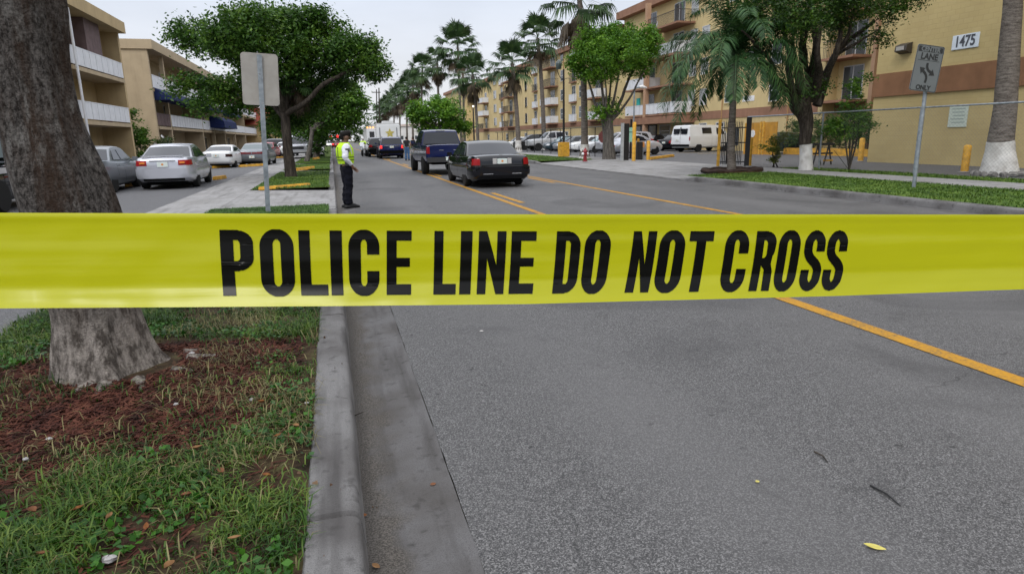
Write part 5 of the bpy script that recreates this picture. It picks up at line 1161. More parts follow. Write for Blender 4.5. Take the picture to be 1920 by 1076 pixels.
vehicle('coupe', 'white coupe parked behind a yellow wheel stop beyond the silver sedan', 'car', (-6.35, 43.2, 0.105), R(-4), sedan(L=4.4, W=1.74, H=1.33, r=0.31, trunk=0.95, belt=0.9, roof=(0.35, -0.6), ws=1.1, rw=-1.5, col=WHITEC, glass=TINT2, wraps=wrapset(.95, .87, M('smoked_lamp', (0.03, 0.01, 0.01), 0.2), (0.64, 0.8))))
vehicle('sedan', 'dark sedan with a full width red lamp bar parked right of the white coupe', 'car', (-4.72, 46.0, 0.105), R(-3), sedan(L=4.9, W=1.84, H=1.4, col=GREYM, glass=glassmat('sky_painted_glass', (0.12, 0.15, 0.16), 0.1), wraps=[('tail_light', 0.72, 0.86, 0.02, 1.05, -1, M('dark_red_lamp', (0.13, 0.01, 0.015), 0.25)), ('headlight', 0.56, 0.7, 0.34, .95, 1, CLEAR)], plate=(0, 0.55), plate_off=.06))  # bright sky reflection on the glass is put into its base colour
vehicle('hatchback', 'small red car parked past the dark sedan with the lamp bar', 'car', (-5.7, 64.5, 0.105), R(-6), sedan(L=4.2, W=1.72, H=1.42, col=REDC, wraps=wrapset(.98, .86)))
vehicle('sedan', 'white car parked next to the small red car', 'car', (-4.4, 70, 0.105), R(-6), sedan(L=4.5, W=1.76, H=1.42, col=WHITEC, wraps=wrapset(.98, .86)))
vehicle('suv', 'dark SUV parked farthest along the tan apartment row', 'car', (-5.9, 77, 0.105), 0, suv(col=BLKC))
pk = dict(TRK); pk.update(paint=SILVER, boxes=(('grille', M('dark_grille', (0.03, 0.03, 0.035), 0.4, 0.3), [(-0.5, 0.5, 2.86, 2.94, 0.78, 1.0)]), ('bumper', CHROME, [(-0.92, 0.92, 2.86, 3.0, 0.52, 0.70)])), rearw=(5, 6))
vehicle('pickup_truck', 'silver pickup truck facing the road behind the trunks on the far island', 'pickup truck', (-2.75, 60.5, 0.12), R(180), pk)
vehicle('sedan', 'white sedan parked beside the silver pickup under the trees', 'car', (-1.55, 64.5, 0.12), R(180), sedan(L=4.5, W=1.7, H=1.42, col=WHITEC, wraps=wrapset(.98, .86)))
# --- right car park: a row nosed up to the fence
ROW = [(49.6, 23.2, SILVER, 'suv', 'silver SUV parked behind the fence next to the silver rounded coupe', 90), (52.6, 22.9, LSILV, 'sedan', 'pale silver sedan with a raked windscreen parked behind the yellow pedestal', 90), (55.6, 22.9, WHITEC, 'sedan', 'white sedan parked behind the fence between two whitewashed palms', 90), (58.6, 22.6, GREYM, 'sedan', 'grey sedan parked behind the fence second past the whitewashed palms', 90),
       (61.7, 22.6, TEALD, 'sedan', 'dark teal sedan parked behind the fence past the grey one', 90), (64.9, 22.4, LSILV, 'truck', 'silver pickup parked behind the fence with dark teal sedan beside it', 90), (70.6, 22.0, BLKC, 'suv', 'black SUV at the far end of the fenced parking row', 90), (76, 22.0, WHITEC, 'sedan', 'white sedan at the far end of the fenced parking row', 90)]
SKYGL = glassmat('teal_sky_painted_glass', (0.20, 0.27, 0.28), 0.08)  # pale teal base colour stands in for sky reflected in the windows
for y, x, c, kind, lab, rot in ROW:
    if kind == 'suv': sp = suv(L=4.6, W=1.85, H=1.72, col=c)
    elif kind == 'truck': sp = dict(TRK); sp.update(paint=c)
    else: sp = sedan(L=4.6, W=1.78, H=1.46, col=c, glass=SKYGL if c in (TEALD, LSILV) else TINT, wraps=wrapset(.98, .88))
    vehicle({'suv': 'suv', 'truck': 'pickup_truck', 'sedan': 'sedan'}[kind], lab, 'car', (x, y, 0.12), R(rot), sp, 'cars parked nose to the fence')
# rounded silver coupe
bst = [(-2.05, 0.55, 0.42, 0.66), (-2.0, 0.70, 0.33, 0.78), (-1.8, 0.80, 0.26, 0.90), (-1.3, 0.86, 0.22, 1.0), (-0.5, 0.84, 0.2, 0.98), (0.5, 0.84, 0.2, 0.98), (1.2, 0.86, 0.22, 0.99), (1.7, 0.80, 0.26, 0.88), (1.98, 0.66, 0.34, 0.74), (2.05, 0.5, 0.42, 0.62)]
bug = dict(st=bst, axles=(1.27, -1.24), r=0.325, tum=0.16, crown=0.05, paint=SILVER, belt=0.96, cw=(0.76, 0.50), round=False,
           cab=[(1.12, 0.94), (0.78, 1.19), (0.42, 1.38), (0.1, 1.46), (-0.3, 1.49), (-0.7, 1.42), (-1.15, 1.22), (-1.55, 0.96)], wind=(0, 2), rearw=(5, 6), side=[[(0.62, 1.02), (0.36, 1.27), (0.0, 1.37), (-0.3, 1.37), (-0.3, 1.02)], [(-0.38, 1.02), (-0.38, 1.37), (-0.72, 1.31), (-1.05, 1.12), (-1.1, 1.02)]],
           mirror=(0.62, 1.0), seams=((.75, .35, .9), (-.36, .35, .9)), wraps=[('tail_light', 0.6, 0.74, 0.5, 0.7, -1, TAIL), ('headlight', 0.58, 0.74, 0.42, 0.66, 1, CLEAR)], handles=((-.2, .86, (1, -1)),))
vehicle('coupe', 'silver rounded bubble shaped coupe parked behind the green sign at the gate', 'car', (21.2, 43.6, 0.12), R(-84), bug)
vehicle('sedan', 'black sedan with red tail lights parked in front of the apartment entrance', 'car', (29.2, 56.0, 0.12), R(-58), sedan(L=4.7, W=1.82, H=1.44, col=BLKC, wraps=wrapset(.98, .9)))
vehicle('sedan', 'second black sedan squeezed between the entrance sedan and the white van', 'car', (29.9, 52.6, 0.12), R(-62), sedan(L=4.6, W=1.8, H=1.46, col=BLKC, wraps=wrapset(.98, .9)))
vst = [(-2.7, 0.90, 0.52, 1.28), (-2.66, 0.97, 0.42, 1.3), (-2.3, 1.0, 0.34, 1.3), (0.8, 1.0, 0.34, 1.3), (1.5, 1.0, 0.34, 1.26), (2.3, 0.95, 0.36, 1.12), (2.62, 0.88, 0.4, 0.98), (2.7, 0.78, 0.46, 0.88)]
van = dict(st=vst, axles=(1.85, -1.6), r=0.36, tw=0.22, tum=0.03, paint=WHITEC, belt=1.28, cw=(0.975, 0.80), cab=[(1.95, 1.2), (1.25, 1.98), (0.9, 2.06), (-1.0, 2.09), (-2.45, 2.07), (-2.58, 2.0), (-2.69, 1.25)], wind=(0, 1), side=[[(1.55, 1.36), (1.08, 1.86), (0.5, 1.86), (0.5, 1.36)], [(-0.1, 1.42), (-0.1, 1.88), (-1.2, 1.88), (-1.2, 1.42)]],
           plate=(-0.3, 0.95), mirror=(1.35, 1.42), wraps=[('tail_light', 0.9, 1.2, 0.92, 1.02, -1, TAIL), ('headlight', 0.75, 0.9, 0.5, 0.98, 1, CLEAR)], boxes=(('rear_window', TINT, [(-0.68, -0.10, -2.74, -2.6, 1.42, 1.82), (0.10, 0.68, -2.74, -2.6, 1.42, 1.82)]), ('bumper', UNDER, [(-0.95, 0.95, -2.80, -2.68, 0.44, 0.62)]), ('door_seam', UNDER, [(-0.006, 0.006, -2.712, -2.6, 0.62, 1.95)])), seams=((0.45, .45, 1.2), (-.1, .45, 1.2), (1.6, .45, 1.15)))
vv = G(1316, 277.5, 0.12); vehicle('cargo_van', 'white cargo van parked in front of the yellow apartments by the black gate', 'van', (29.3, 47.6, 0.12), R(-72), van)
vehicle('sedan', 'dark green car peeking over the orange bin enclosure beside the hedge', 'car', (30.0, 38.6, 0.12), R(20), sedan(L=4.5, W=1.76, H=1.45, col=TEALD, wraps=wrapset(.98, .88)))
# --- command truck
t = thing('command_truck', 'white police command truck with a star emblem and roof lamps parked up the road', 'truck', (5.95, 71.2, 0), R(2))
MB().box(-1.25, 1.25, 0, 9.5, 0.75, 3.1).build('body', WHITEC, t, bevel=0.06)
MB().box(-1.2, 1.2, 0.1, 9.4, 3.101, 3.25).prism([(-0.5, 3.25), (0.7, 3.25), (0.6, 3.5), (-0.4, 3.5)], 'y', 0.6, 2.0).build('roof_unit', M('pale_roof_unit', (0.5, 0.5, 0.5), 0.6), t)
so = MB().box(-2.25, -1.252, 0.4, 5.0, 0.95, 2.75).build('slide_out', WHITEC, t, bevel=0.04)
MB().box(-1.95, -1.45, 0.38, 0.399, 1.7, 2.4).build('window', TINT, so); MB().box(-2.1, -1.35, 0.37, 0.399, 1.0, 1.2).build('step_rail', UNDER, so)
for x in (-2.1, -1.8, -1.5): MB().lathe([(0, 0), (0.09, 0), (0.08, 0.16), (0, 0.17)], (x, 0.7, 2.75), 10).build('warning_lamp', emit('amber_lamp', (1, 0.42, 0.12), 1.5) if x == -2.1 else bpy.data.materials['amber_lamp'], t)
for y in (1.8, 7.6):
    for s_ in (1, -1):
        w = link('wheel', wheel_meshes(0.5, 0.3)[0], t); w.location = (s_*1.1, y, 0.5); w.rotation_euler = (0, 0, 0 if s_ > 0 else pi); link('rim', wheel_meshes(0.5, 0.3)[1], w)
w = link('wheel', wheel_meshes(0.5, 0.3)[0], t); w.location = (-1.8, 0.9, 0.5)
MB().box(-2.2, 1.2, 0.2, 9.3, 0.45, 0.94).build('chassis', UNDER, t)
MB().box(-0.95, -0.85, -0.02, 0.0, 0.8, 2.8).box(0.85, 0.95, -0.02, 0, 0.8, 2.8).build('corner_lamp_strip', M('grey_strip', (0.2, 0.2, 0.22), 0.5), t)
star = []
for k in range(10):
    a = pi/2+pi*k/5; rr = 0.52 if k % 2 == 0 else 0.24; star.append((0.15+rr*cos(a), 2.2+rr*sin(a)))
MB().prism(star, 'y', -0.03, -0.001).build('star_emblem', M('gold_emblem', (0.45, 0.38, 0.10), 0.5, var=(8, 0.4)), t)
for x in (-1.1, 1.1): MB().box(x-0.08, x+0.08, -0.03, -0.001, 0.95, 1.25).build('tail_light', TAIL, t)
MB().box(-1.0, 1.0, -0.2, 0.0, 0.55, 0.75).build('bumper', UNDER, t)
# --- far traffic
for x, y, rot, c, lab, on in ((-0.6+1.5, 150, 0, REDC, 'tiny red car with lit tail lights far down the street', 1), (1.9-2.2, 165, 180, WHITEC, 'tiny oncoming car with headlights on far down the street', 2)):
    sp = sedan(col=c, wraps=[('tail_light', 0.7, 0.9, 0.4, 1.0, -1, TAIL_ON if on == 1 else TAIL), ('headlight', 0.55, 0.75, 0.3, 0.95, 1, emit('headlight_lit', (1, 0.88, 0.65), 3) if on == 2 else CLEAR)]); vehicle('sedan', lab, 'car', (x, y, 0), R(rot), sp)

# ================================================================== PEOPLE
SKIN = M('brown_skin', (0.16, 0.085, 0.055), 0.55)
SKIN2 = M('tan_skin', (0.34, 0.19, 0.13), 0.55)
SHIRT = M('white_shirt', (0.66, 0.67, 0.74), 0.85, var=(9, 0.08))
VEST = M('lime_vest', (0.46, 0.72, 0.03), 0.75, var=(10, 0.08))
VSTR = M('vest_stripe_dark', (0.09, 0.14, 0.02), 0.6)
TROU = M('dark_navy_trousers', (0.006, 0.0065, 0.012), 0.85, var=(9, 0.35), bump=(9, 0.5))
SHOE = M('black_shoe', (0.005, 0.005, 0.006), 0.5, spec=.25)
HAIR = M('black_hair', (0.008, 0.007, 0.006), 0.7)
BELT = M('black_leather', (0.01, 0.01, 0.01), 0.4)
JEANS = M('blue_jeans', (0.05, 0.11, 0.22), 0.85, var=(9, 0.2))
DSHIRT = M('dark_shirt', (0.02, 0.022, 0.026), 0.85)
def skin_obj(name, mat, parent, chains, sub=2):
    """skeleton chains [(point, rx, ry), ...] sharing joints -> one continuous skinned surface"""
    vs, es, rad, idx = [], [], [], {}
    for ch in chains:
        prev = None
        for p, rx, ry in ch:
            k = tuple(round(c, 4) for c in p)
            if k not in idx: idx[k] = len(vs); vs.append(p); rad.append((rx, ry))
            if prev is not None and prev != idx[k]: es.append((prev, idx[k]))
            prev = idx[k]
    me = bpy.data.meshes.new(name); me.from_pydata(vs, es, []); o = link(name, me, parent)
    md = o.modifiers.new('s', 'SKIN'); md.use_smooth_shade = True
    sv = me.skin_vertices[0].data
    for i, r in enumerate(rad): sv[i].radius = r; sv[i].use_root = (i == 0)
    s2 = o.modifiers.new('d', 'SUBSURF'); s2.levels = sub; s2.render_levels = sub
    apply_mods(o); o.data.materials.clear(); o.data.materials.append(mat)
    return o
def folds(o, amp):
    """cloth creases pressed into the mesh"""
    for v in o.data.vertices:
        c = v.co; n = noise.noise((c.x*7, c.y*7, c.z*13))+.6*noise.noise((c.x*16, c.y*16, c.z*24+3)); v.co = c+v.normal*amp*n
    return o
def ell_loft(rows, n=20):
    """rows of (cx, cy, z, rx, ry)"""
    return MB().rings([[(cx+rx*cos(2*pi*k/n), cy+ry*sin(2*pi*k/n), z) for k in range(n)] for cx, cy, z, rx, ry in rows])
def head_parts(t, c, yaw, skin, hair='cap'):
    pass
def person(label, loc, rz, pose, skin, shirt, trouser, shoes=SHOE, vest=None, hair=HAIR, cap=None, sleeves='long', scale=1.0):
    """faces local +Y; standing 1.76 m"""
    t = thing('person', label, 'person', loc, rz); t.scale = (scale,)*3
    P = dict(pel=(0, 0, 0.95), wst=(0, 0.0, 1.10), chest=(0, -0.01, 1.32), neck=(0, -0.01, 1.47), nk2=(0, 0.005, 1.53), head=(0, 0.02, 1.62), top=(0, 0.015, 1.70))
    P.update(pose)
    leg = lambda s: [(P['pel'], .15, .11), ((0.09*s, 0, 0.88), .095, .10), ((0.10*s, P.get('knee%d' % s, 0.01), 0.49), .062, .065), ((0.105*s, P.get('calf%d' % s, -0.02), 0.34), .058, .062), ((0.105*s, P.get('ank%d' % s, -0.03), 0.09), .04, .045), ((0.11*s, P.get('ank%d' % s, -0.03)+0.05, 0.04), .04, .032), ((0.12*s, P.get('ank%d' % s, -.03)+0.17, 0.03), .04, .025)]
    arm = lambda s: [(P['chest'], .16, .11), ((0.185*s, -0.01, 1.41), .058, .058), (P['elb%d' % s], .042, .042), (P['wri%d' % s], .029, .026)]
    spine = [(P['pel'], .15, .11), (P['wst'], .135, .10), (P['chest'], .16, .11), (P['neck'], .062, .06), (P['nk2'], .055, .06), (P['head'], .078, .095), (P['top'], .07, .085)]
    hands = []
    chains = [spine, leg(1), leg(-1)]
    for s in (1, -1):
        a = arm(s); w = Vector(P['wri%d' % s]); d = (w-Vector(P['elb%d' % s])).normalized(); sd = Vector(P.get('hand%d' % s, (0, 0, 1))); sd = (sd-d*sd.dot(d)).normalized(); nn = d.cross(sd)
        palm = w+d*0.075; a.append((tuple(w+d*0.03), .028, .02)); a.append((tuple(palm), .036, .016)); chains.append(a)
        for k, (off, ln) in enumerate(((-0.028, .062), (-0.009, .075), (0.010, .07), (0.028, .055))):
            b0 = palm+sd*off*0.6; b1 = palm+d*0.035+sd*off; b2 = b1+d*ln*.55+nn*0.012; b3 = b2+d*ln*.35+nn*0.024
            chains.append([(tuple(palm), .036, .016), (tuple(b1), .0095, .0095), (tuple(b2), .0085, .0085), (tuple(b3), .007, .007)])
        th = w+d*0.045+sd*-0.034; chains.append([(tuple(w+d*0.03), .028, .02), (tuple(th), .011, .011), (tuple(th+d*0.035+sd*-0.014+nn*.01), .009, .009)])
    body = skin_obj('body', skin, t, chains)
    # face: nose, brow, ears joined to the one body mesh
    hd = Vector(P['head']); mb = MB()
    mb.rings([[(hd.x+x*1, hd.y+y, hd.z+z) for x, y, z in r] for r in ([(-.012, .085, .03), (.012, .085, .03), (.012, .09, .028), (-.012, .09, .028)], [(-.019, .085, -.022), (.019, .085, -.022), (.013, .122, -.02), (-.013, .122, -.02)])])
    for s in (1, -1): mb.lathe([(0, -.012), (.026, -.008), (.032, .004), (.02, .012), (0, .012)], (hd.x+s*.082, hd.y+.0, hd.z+.0), 10, 'x')
    f = mb.build('face', skin, None, smooth=60)
    bm = bmesh.new(); bm.from_mesh(body.data); bm.from_mesh(f.data); bm.to_mesh(body.data); bm.free(); bpy.data.objects.remove(f)
    for s in (1, -1):
        MB().lathe([(0, -.008), (.011, -.004), (.012, .002), (0, .006)], (hd.x+s*.032, hd.y+.088, hd.z+.022), 8, 'y').build('eye', HAIR, body)
    MB().box(hd.x-.024, hd.x+.024, hd.y+.085, hd.y+.096, hd.z-.052, hd.z-.044).build('mouth', M('lip', (0.18, 0.07, 0.06), 0.5), body)
    # hair and cap
    if cap:
        mb = MB(); mb.rings([[(hd.x+rx*cos(2*pi*k/18), hd.y+.0+ry*sin(2*pi*k/18), hd.z+z+0.012*sin(2*pi*k/18)) for k in range(18)] for rx, ry, z in ((.084, .10, .035), (.09, .106, .06), (.088, .104, .10), (.07, .085, .135), (.03, .04, .15))])
        mb.prism([(hd.x-.075, hd.y+.08), (hd.x+.075, hd.y+.08), (hd.x+.06, hd.y+.15), (hd.x, hd.y+.172), (hd.x-.06, hd.y+.15)], 'z', hd.z+.045, hd.z+.056); mb.build('cap', cap, t, smooth=50)
    mb = MB(); z1 = .035 if cap else .115
    rws = [(.078, .07, -.055), (.087, .085, -.02), (.089, .092, .02), (.09, .095, .036)] + ([] if cap else [(.084, .095, .08), (.06, .07, .108), (.02, .03, .115)])
    mb.rings([[(hd.x+rx*cos(a)*1.0, hd.y-.022+ry*sin(a)-(0.0 if z > .05 else .02), hd.z+z) for a in np.linspace(pi*1.0-(.25 if z < .05 else -0.0)*-1, 2*pi-(.25 if z < .05 else 0)*1, 15)] + [(hd.x, hd.y-.03, hd.z+z)] for rx, ry, z in rws]); mb.build('hair', hair, t, smooth=60)
    # clothes
    e = 1.2
    ch = [[(P['pel'], .165, .13), (P['wst'], .165, .135), (P['chest'], .185, .14), ((0, -.01, 1.45), .09, .085), ((0, 0, 1.49), .07, .07)]]
    for s in (1, -1):
        sl = [(P['chest'], .185, .14), ((0.19*s, -0.01, 1.405), .08, .082), (tuple((Vector((0.19*s, -.01, 1.405))+Vector(P['elb%d' % s]))/2), .068, .07)]
        if sleeves == 'long': sl += [(P['elb%d' % s], .058, .058), (tuple(Vector(P['elb%d' % s])*.5+Vector(P['wri%d' % s])*.5), .05, .05), (tuple(Vector(P['elb%d' % s])*.08+Vector(P['wri%d' % s])*.92), .04, .038)]
        ch.append(sl)
    folds(skin_obj('shirt', shirt, t, ch, 3), .010)
    ch = [[((0, 0, 1.07), .16, .125), (P['pel'], .17, .135)]]
    for s in (1, -1): ch.append([(P['pel'], .17, .135), ((0.092*s, 0, 0.84), .105, .118), ((0.10*s, P.get('knee%d' % s, 0.01), 0.49), .082, .085), ((0.105*s, P.get('calf%d' % s, -0.02), 0.32), .078, .082), ((0.108*s, P.get('ank%d' % s, -0.03), 0.06), .075, .085)])
    folds(skin_obj('trousers', trouser, t, ch, 3), .016)
    ell_loft([(0, 0, 1.03, .158, .122), (0, 0, 1.035, .168, .132), (0, 0, 1.085, .168, .132), (0, 0, 1.09, .158, .122)], 24).build('belt', BELT, t, smooth=40)
    for s in (1, -1):
        ay = P.get('ank%d' % s, -.03); mb = MB(); mb.rings([[(0.115*s+rx*cos(2*pi*k/14), ay+.06+ry*sin(2*pi*k/14), z) for k in range(14)] for rx, ry, z in ((.05, .155, 0.0), (.054, .16, .012), (.052, .155, .045), (.044, .10, .075), (.04, .06, .10))]); mb.build('shoe', shoes, t, smooth=50)
    if vest:
        vo = ell_loft([(0, 0, 1.02, .178, .148), (0, 0, 1.10, .192, .158), (0, -.005, 1.25, .205, .165), (0, -.01, 1.36, .205, .162), (0, -.01, 1.43, .18, .13), (0, -.005, 1.475, .12, .10), (0, 0, 1.50, .085, .085)], 28).build('vest', vest, t, smooth=60)
        for z in (1.10, 1.16): ell_loft([(0, -.002, z, .19, .155), (0, -.002, z+.001, .2005, .1665), (0, -.002, z+.024, .203, .168), (0, -.002, z+.025, .19, .155)], 28).build('stripe', VSTR, vo, smooth=40)
        for s in (1, -1): MB().prism([(-.168, 1.15), (-.16, 1.4), (-.148, 1.4), (-.158, 1.15)], 'x', s*.075-.012, s*.075+.012).build('stripe', VSTR, vo)
    return t
po = G(655, 389, 0)
pose = dict(elb1=(0.265, -0.07, 1.16), wri1=(0.20, 0.075, 0.965), elb_1=(0, 0, 0), wri_1=(0, 0, 0)); pose['elb-1'] = (-0.265, -0.03, 1.13); pose['wri-1'] = (-0.16, 0.12, 0.97); pose['head'] = (0.0, 0.03, 1.62)
po_t = person('police officer in lime vest and white shirt standing in the road', (po.x, po.y, 0), R(-78), pose, SKIN, SHIRT, TROU, vest=VEST, cap=HAIR, scale=1.0); po_t.scale = (1.12, 1.2, 1.0)
sh = [o for o in bpy.data.objects if o.parent == po_t and o.name.startswith('shirt')][0]
MB().box(0.262, 0.278, -0.05, 0.03, 1.29, 1.37).build('shoulder_patch', M('patch_cloth', (0.10, 0.10, 0.08), 0.8), sh)
MB().box(0.176, 0.215, -0.06, 0.02, 0.98, 1.075).build('radio_pouch', M('pouch', (0.06, 0.06, 0.065), 0.4), po_t, bevel=0.008)
ps = {'elb1': (0.27, 0.03, 1.16), 'wri1': (0.2, 0.2, 1.06), 'elb-1': (-0.27, -0.02, 1.16), 'wri-1': (-0.26, 0.08, 0.93)}
person('person in a dark shirt and blue jeans standing between the SUV and the pickup', (5.4, 49.2, 0), R(-15), ps, SKIN2, DSHIRT, JEANS, sleeves='short')
person('person in dark clothes standing half hidden by the blue pickup', (5.95, 49.9, 0), R(40), ps, SKIN2, DSHIRT, TROU, sleeves='short')
# motor officer far up the road
ps = {'elb1': (0.3, 0.12, 1.2), 'wri1': (0.3, 0.36, 1.1), 'elb-1': (-0.3, 0.12, 1.2), 'wri-1': (-0.3, 0.36, 1.1)}
person('motorcycle officer in a lime jacket standing over a parked motorcycle', (3.05, 67.0, 0), R(160), ps, SKIN2, VEST, TROU, cap=WHITEP)
t = thing('motorcycle', 'police motorcycle parked left of the white command truck', 'motorcycle', (3.05, 66.6, 0), R(165))
for y in (-0.75, 0.75):
    w = link('wheel', wheel_meshes(0.31, 0.13)[0], t); w.location = (0, y, 0.31); link('rim', wheel_meshes(0.31, 0.13)[1], w)
mb = MB(); limb(mb, [(0, -0.8, 0.62), (0, -0.3, 0.66), (0, 0.2, 0.78), (0, 0.55, 0.7)], [0.1, 0.17, 0.19, 0.1], 10); mb.box(-.14, .14, -.3, .4, .25, .6); mb.build('frame', WHITEC, t, smooth=40)
MB().box(-.16, .16, -.65, -.1, .70, .80).build('saddle', BELT, t, bevel=.03)
for s in (1, -1): MB().box(min(s*.16, s*.36), max(s*.16, s*.36), -1.0, -.45, .45, .78).build('pannier', WHITEC, t, bevel=.04)
mb = MB(); mb.tube([(-.4, .45, 1.02), (-.15, .55, 1.0), (.15, .55, 1.0), (.4, .45, 1.02)], .018, 6); mb.tube([(0, .8, .3), (0, .55, 1.0)], .04, 8); mb.build('fork', STEEL, t)
MB().prism([(.62, .95), (.5, 1.35), (.48, 1.33), (.58, .93)], 'x', -.22, .22).build('windshield', CLEAR, t)
# ================================================================== STREET FURNITURE, SIGNS, FENCES
SIGNBACK = M('sign_back_metal', (0.33, 0.31, 0.285), 0.55, 0.25, var=(3, 0.12), grime=((0.2, 0.18, 0.15), 5, 0.4))
SIGNW = M('shaded_sign_face', (0.135, 0.148, 0.155), 0.5, var=(3, 0.08))  # white face with its shade in the colour: it is turned from the light
SIGNK = M('sign_black', (0.02, 0.022, 0.025), 0.5)
def rrect(w, h, r, n=5):
    P = []
    for cx, cy, a0 in ((w/2-r, h/2-r, 0), (-w/2+r, h/2-r, pi/2), (-w/2+r, -h/2+r, pi), (w/2-r, -h/2+r, 1.5*pi)):
        for k in range(n+1): a = a0+k*pi/2/n; P.append((cx+r*cos(a), cy+r*sin(a)))
    return P
# back of the tall sign on the left verge
b = G(503, 400, 0.13); top = AY(486, 103, b.y); L_ = top-b; 
t = thing('street_sign', 'grey blank back of a tall road sign on a galvanised post at the grass edge', 'sign', b)
mb = MB()
ax = L_.normalized()
for x0, x1, y0, y1 in ((-.028, .028, -.012, 0), (-.045, -.028, -.012, .018), (.028, .045, -.012, .018)):
    n = 2; vs = []
    for f_ in (-.06, 1.0):
        c = L_*f_; vs += [c+Vector((x0, y0, 0)), c+Vector((x1, y0, 0)), c+Vector((x1, y1, 0)), c+Vector((x0, y1, 0))]
    mb.add(vs, [(3, 2, 1, 0), (4, 5, 6, 7), (0, 1, 5, 4), (1, 2, 6, 5), (2, 3, 7, 6), (3, 0, 4, 7)])
mb.build('post', STEEL, t)
pc = AY(488, 149, b.y)-b; u = Vector((1, 0.10, -0.012)).normalized()
sw = (AY(522, 148, b.y)-AY(453, 149, b.y)).length/2; shh = (AY(487, 100, b.y)-AY(490, 198, b.y)).length/2
m = MB().prism(rrect(sw*2, shh*2, 0.06), 'y', 0.022, 0.028).build('panel', SIGNBACK, t, bevel=0)
m.location = pc; m.rotation_euler = (-0.03, 0.05, R(4))
mb = MB()
for z in (-.45, .1, .5): mb.lathe([(0, -.018), (.014, -.018), (.014, .0), (0, .0)], (0, -0.0, z), 8, 'y')
bo = mb.build('bolt', CHROME, t); bo.location = pc; bo['kind'] = 'stuff'
# the lane-use sign on the right verge
b = G(1713, 353, 0.13); top = AY(1735, 172, b.y)
t = thing('street_sign', 'white lane control sign with two curved black arrows on a leaning steel post', 'sign', b)
mb = MB(); mb.tube([Vector((0, 0, -.05)), (top-b)*1.0, AY(1744, 90, b.y)-b], 0.045, 10); mb.build('post', STEEL, t)
pc = AY(1738, 129, b.y-0.08)-b; hw_ = (AY(1762, 129, b.y)-AY(1716, 130, b.y)).length/2; hh = (AY(1742, 86, b.y)-AY(1736, 172, b.y)).length/2
root = MB().prism(rrect(hw_*2, hh*2, 0.05), 'y', 0, 0.006).build('panel', SIGNW, t); root.location = pc; root.rotation_euler = (0, 0.11, R(-6))
bd = MB(); o1, o2 = rrect(hw_*1.94, hh*1.97, .05), rrect(hw_*1.88, hh*1.93, .045); n = len(o1)
bd.add([(x, -.002, z) for x, z in o1]+[(x, -.002, z) for x, z in o2], [(i, (i+1) % n, n+(i+1) % n, n+i) for i in range(n)]); bd.build('border', SIGNK, root)
def sgn_text(txt, size, z, sx, mat):
    o = text_mesh('lettering', txt, size, mat, root, 0.001, 0.006, sx); o.location = (0, -0.004, z); o.rotation_euler = (pi/2, 0, 0); return o
MB().box(-hw_*.9, hw_*.9, -.003, -.001, hh*.70, hh*.93).build('header', SIGNK, root)
sgn_text('CENTER', hw_*.40, hh*.81, 0.95, SIGNW); sgn_text('LANE', hw_*.52, hh*.50, 1.0, SIGNK); sgn_text('ONLY', hw_*.40, -hh*.84, 1.0, SIGNK)
MB().box(-hw_*.8, hw_*.8, -.003, -.001, hh*.33, hh*.345).build('rule', SIGNK, root)
def arrow(pts, w, hd):
    """flat curved arrow in the panel plane"""
    P = [Vector((x, z)) for x, z in catmull([(*p, 0) for p in pts], 8)] if False else [Vector((float(q[0]), float(q[1]))) for q in catmull([np.array(p) for p in pts], 8)]
    Lp, Rp = [], []
    for i, p in enumerate(P):
        d = (P[min(i+1, len(P)-1)]-P[max(i-1, 0)]).normalized(); nn = Vector((-d.y, d.x)); Lp.append(p+nn*w/2); Rp.append(p-nn*w/2)
    mb = MB(); vs = [(p.x, -.003, p.y) for p in Lp]+[(p.x, -.003, p.y) for p in Rp]; n = len(P)
    mb.add(vs, [(i, i+1, n+i+1, n+i) for i in range(n-1)])
    d = (P[-1]-P[-2]).normalized(); nn = Vector((-d.y, d.x)); a, b_, c = P[-1]+nn*hd, P[-1]+d*hd*1.5, P[-1]-nn*hd
    mb.add([(q.x, -.003, q.y) for q in (a, b_, c)], [(0, 1, 2)]); return mb
arrow([(.06*hw_, -.62*hh), (.09*hw_, -.42*hh), (-.02*hw_, -.25*hh), (-.25*hw_, -.12*hh)], .17*hw_, .24*hw_).build('arrow', SIGNK, root)
arrow([(-.03*hw_, .24*hh), (-.02*hw_, .08*hh), (.10*hw_, -.06*hh), (.32*hw_, -.15*hh)], .17*hw_, .24*hw_).build('arrow', SIGNK, root)
# small far sign by the left trunks
b = Vector((-1.2, 62, 0.13)); t = thing('street_sign', 'small white sign on a thin post between the far left trunks', 'sign', b)
MB().cyl((0, 0, 0), (0, 0, 2.7), .035, n=8).build('post', STEEL, t); MB().prism(rrect(.5, .8, .05), 'y', -.05, -.04).build('panel', WHITEP, t).location = (0, 0, 2.65)
# round-about: overhead traffic signals and a white street name board
t = thing('traffic_signal', 'pair of red traffic lights hanging over the far junction', 'traffic light', (0.3, 150, 0))
ht = AY(628, 256, 150).z
mb = MB(); mb.tube([(-9, 0, 0), (-9, 0, ht+1.4)], 0.14, 8); mb.tube([(-9, 0, ht+1.2), (4.5, 0, ht+1.0)], 0.07, 6); mb.build('mast_arm', STEEL, t)
for px_ in (620, 633):
    x = AY(px_, 256, 150).x-0.3; h = MB().box(x-.22, x+.22, -.15, .15, ht-1.0, ht+.35).build('signal_head', BLACK, t)
    MB().lathe([(0, -.17), (.3, -.16), (.3, -.151), (0, -.151)], (x, 0, ht), 12, 'y').build('red_lamp', TAIL_ON, h)
MB().box(-3.3, 1.2, .2, .24, ht+.2, ht+.9).build('name_board', WHITEP, t)
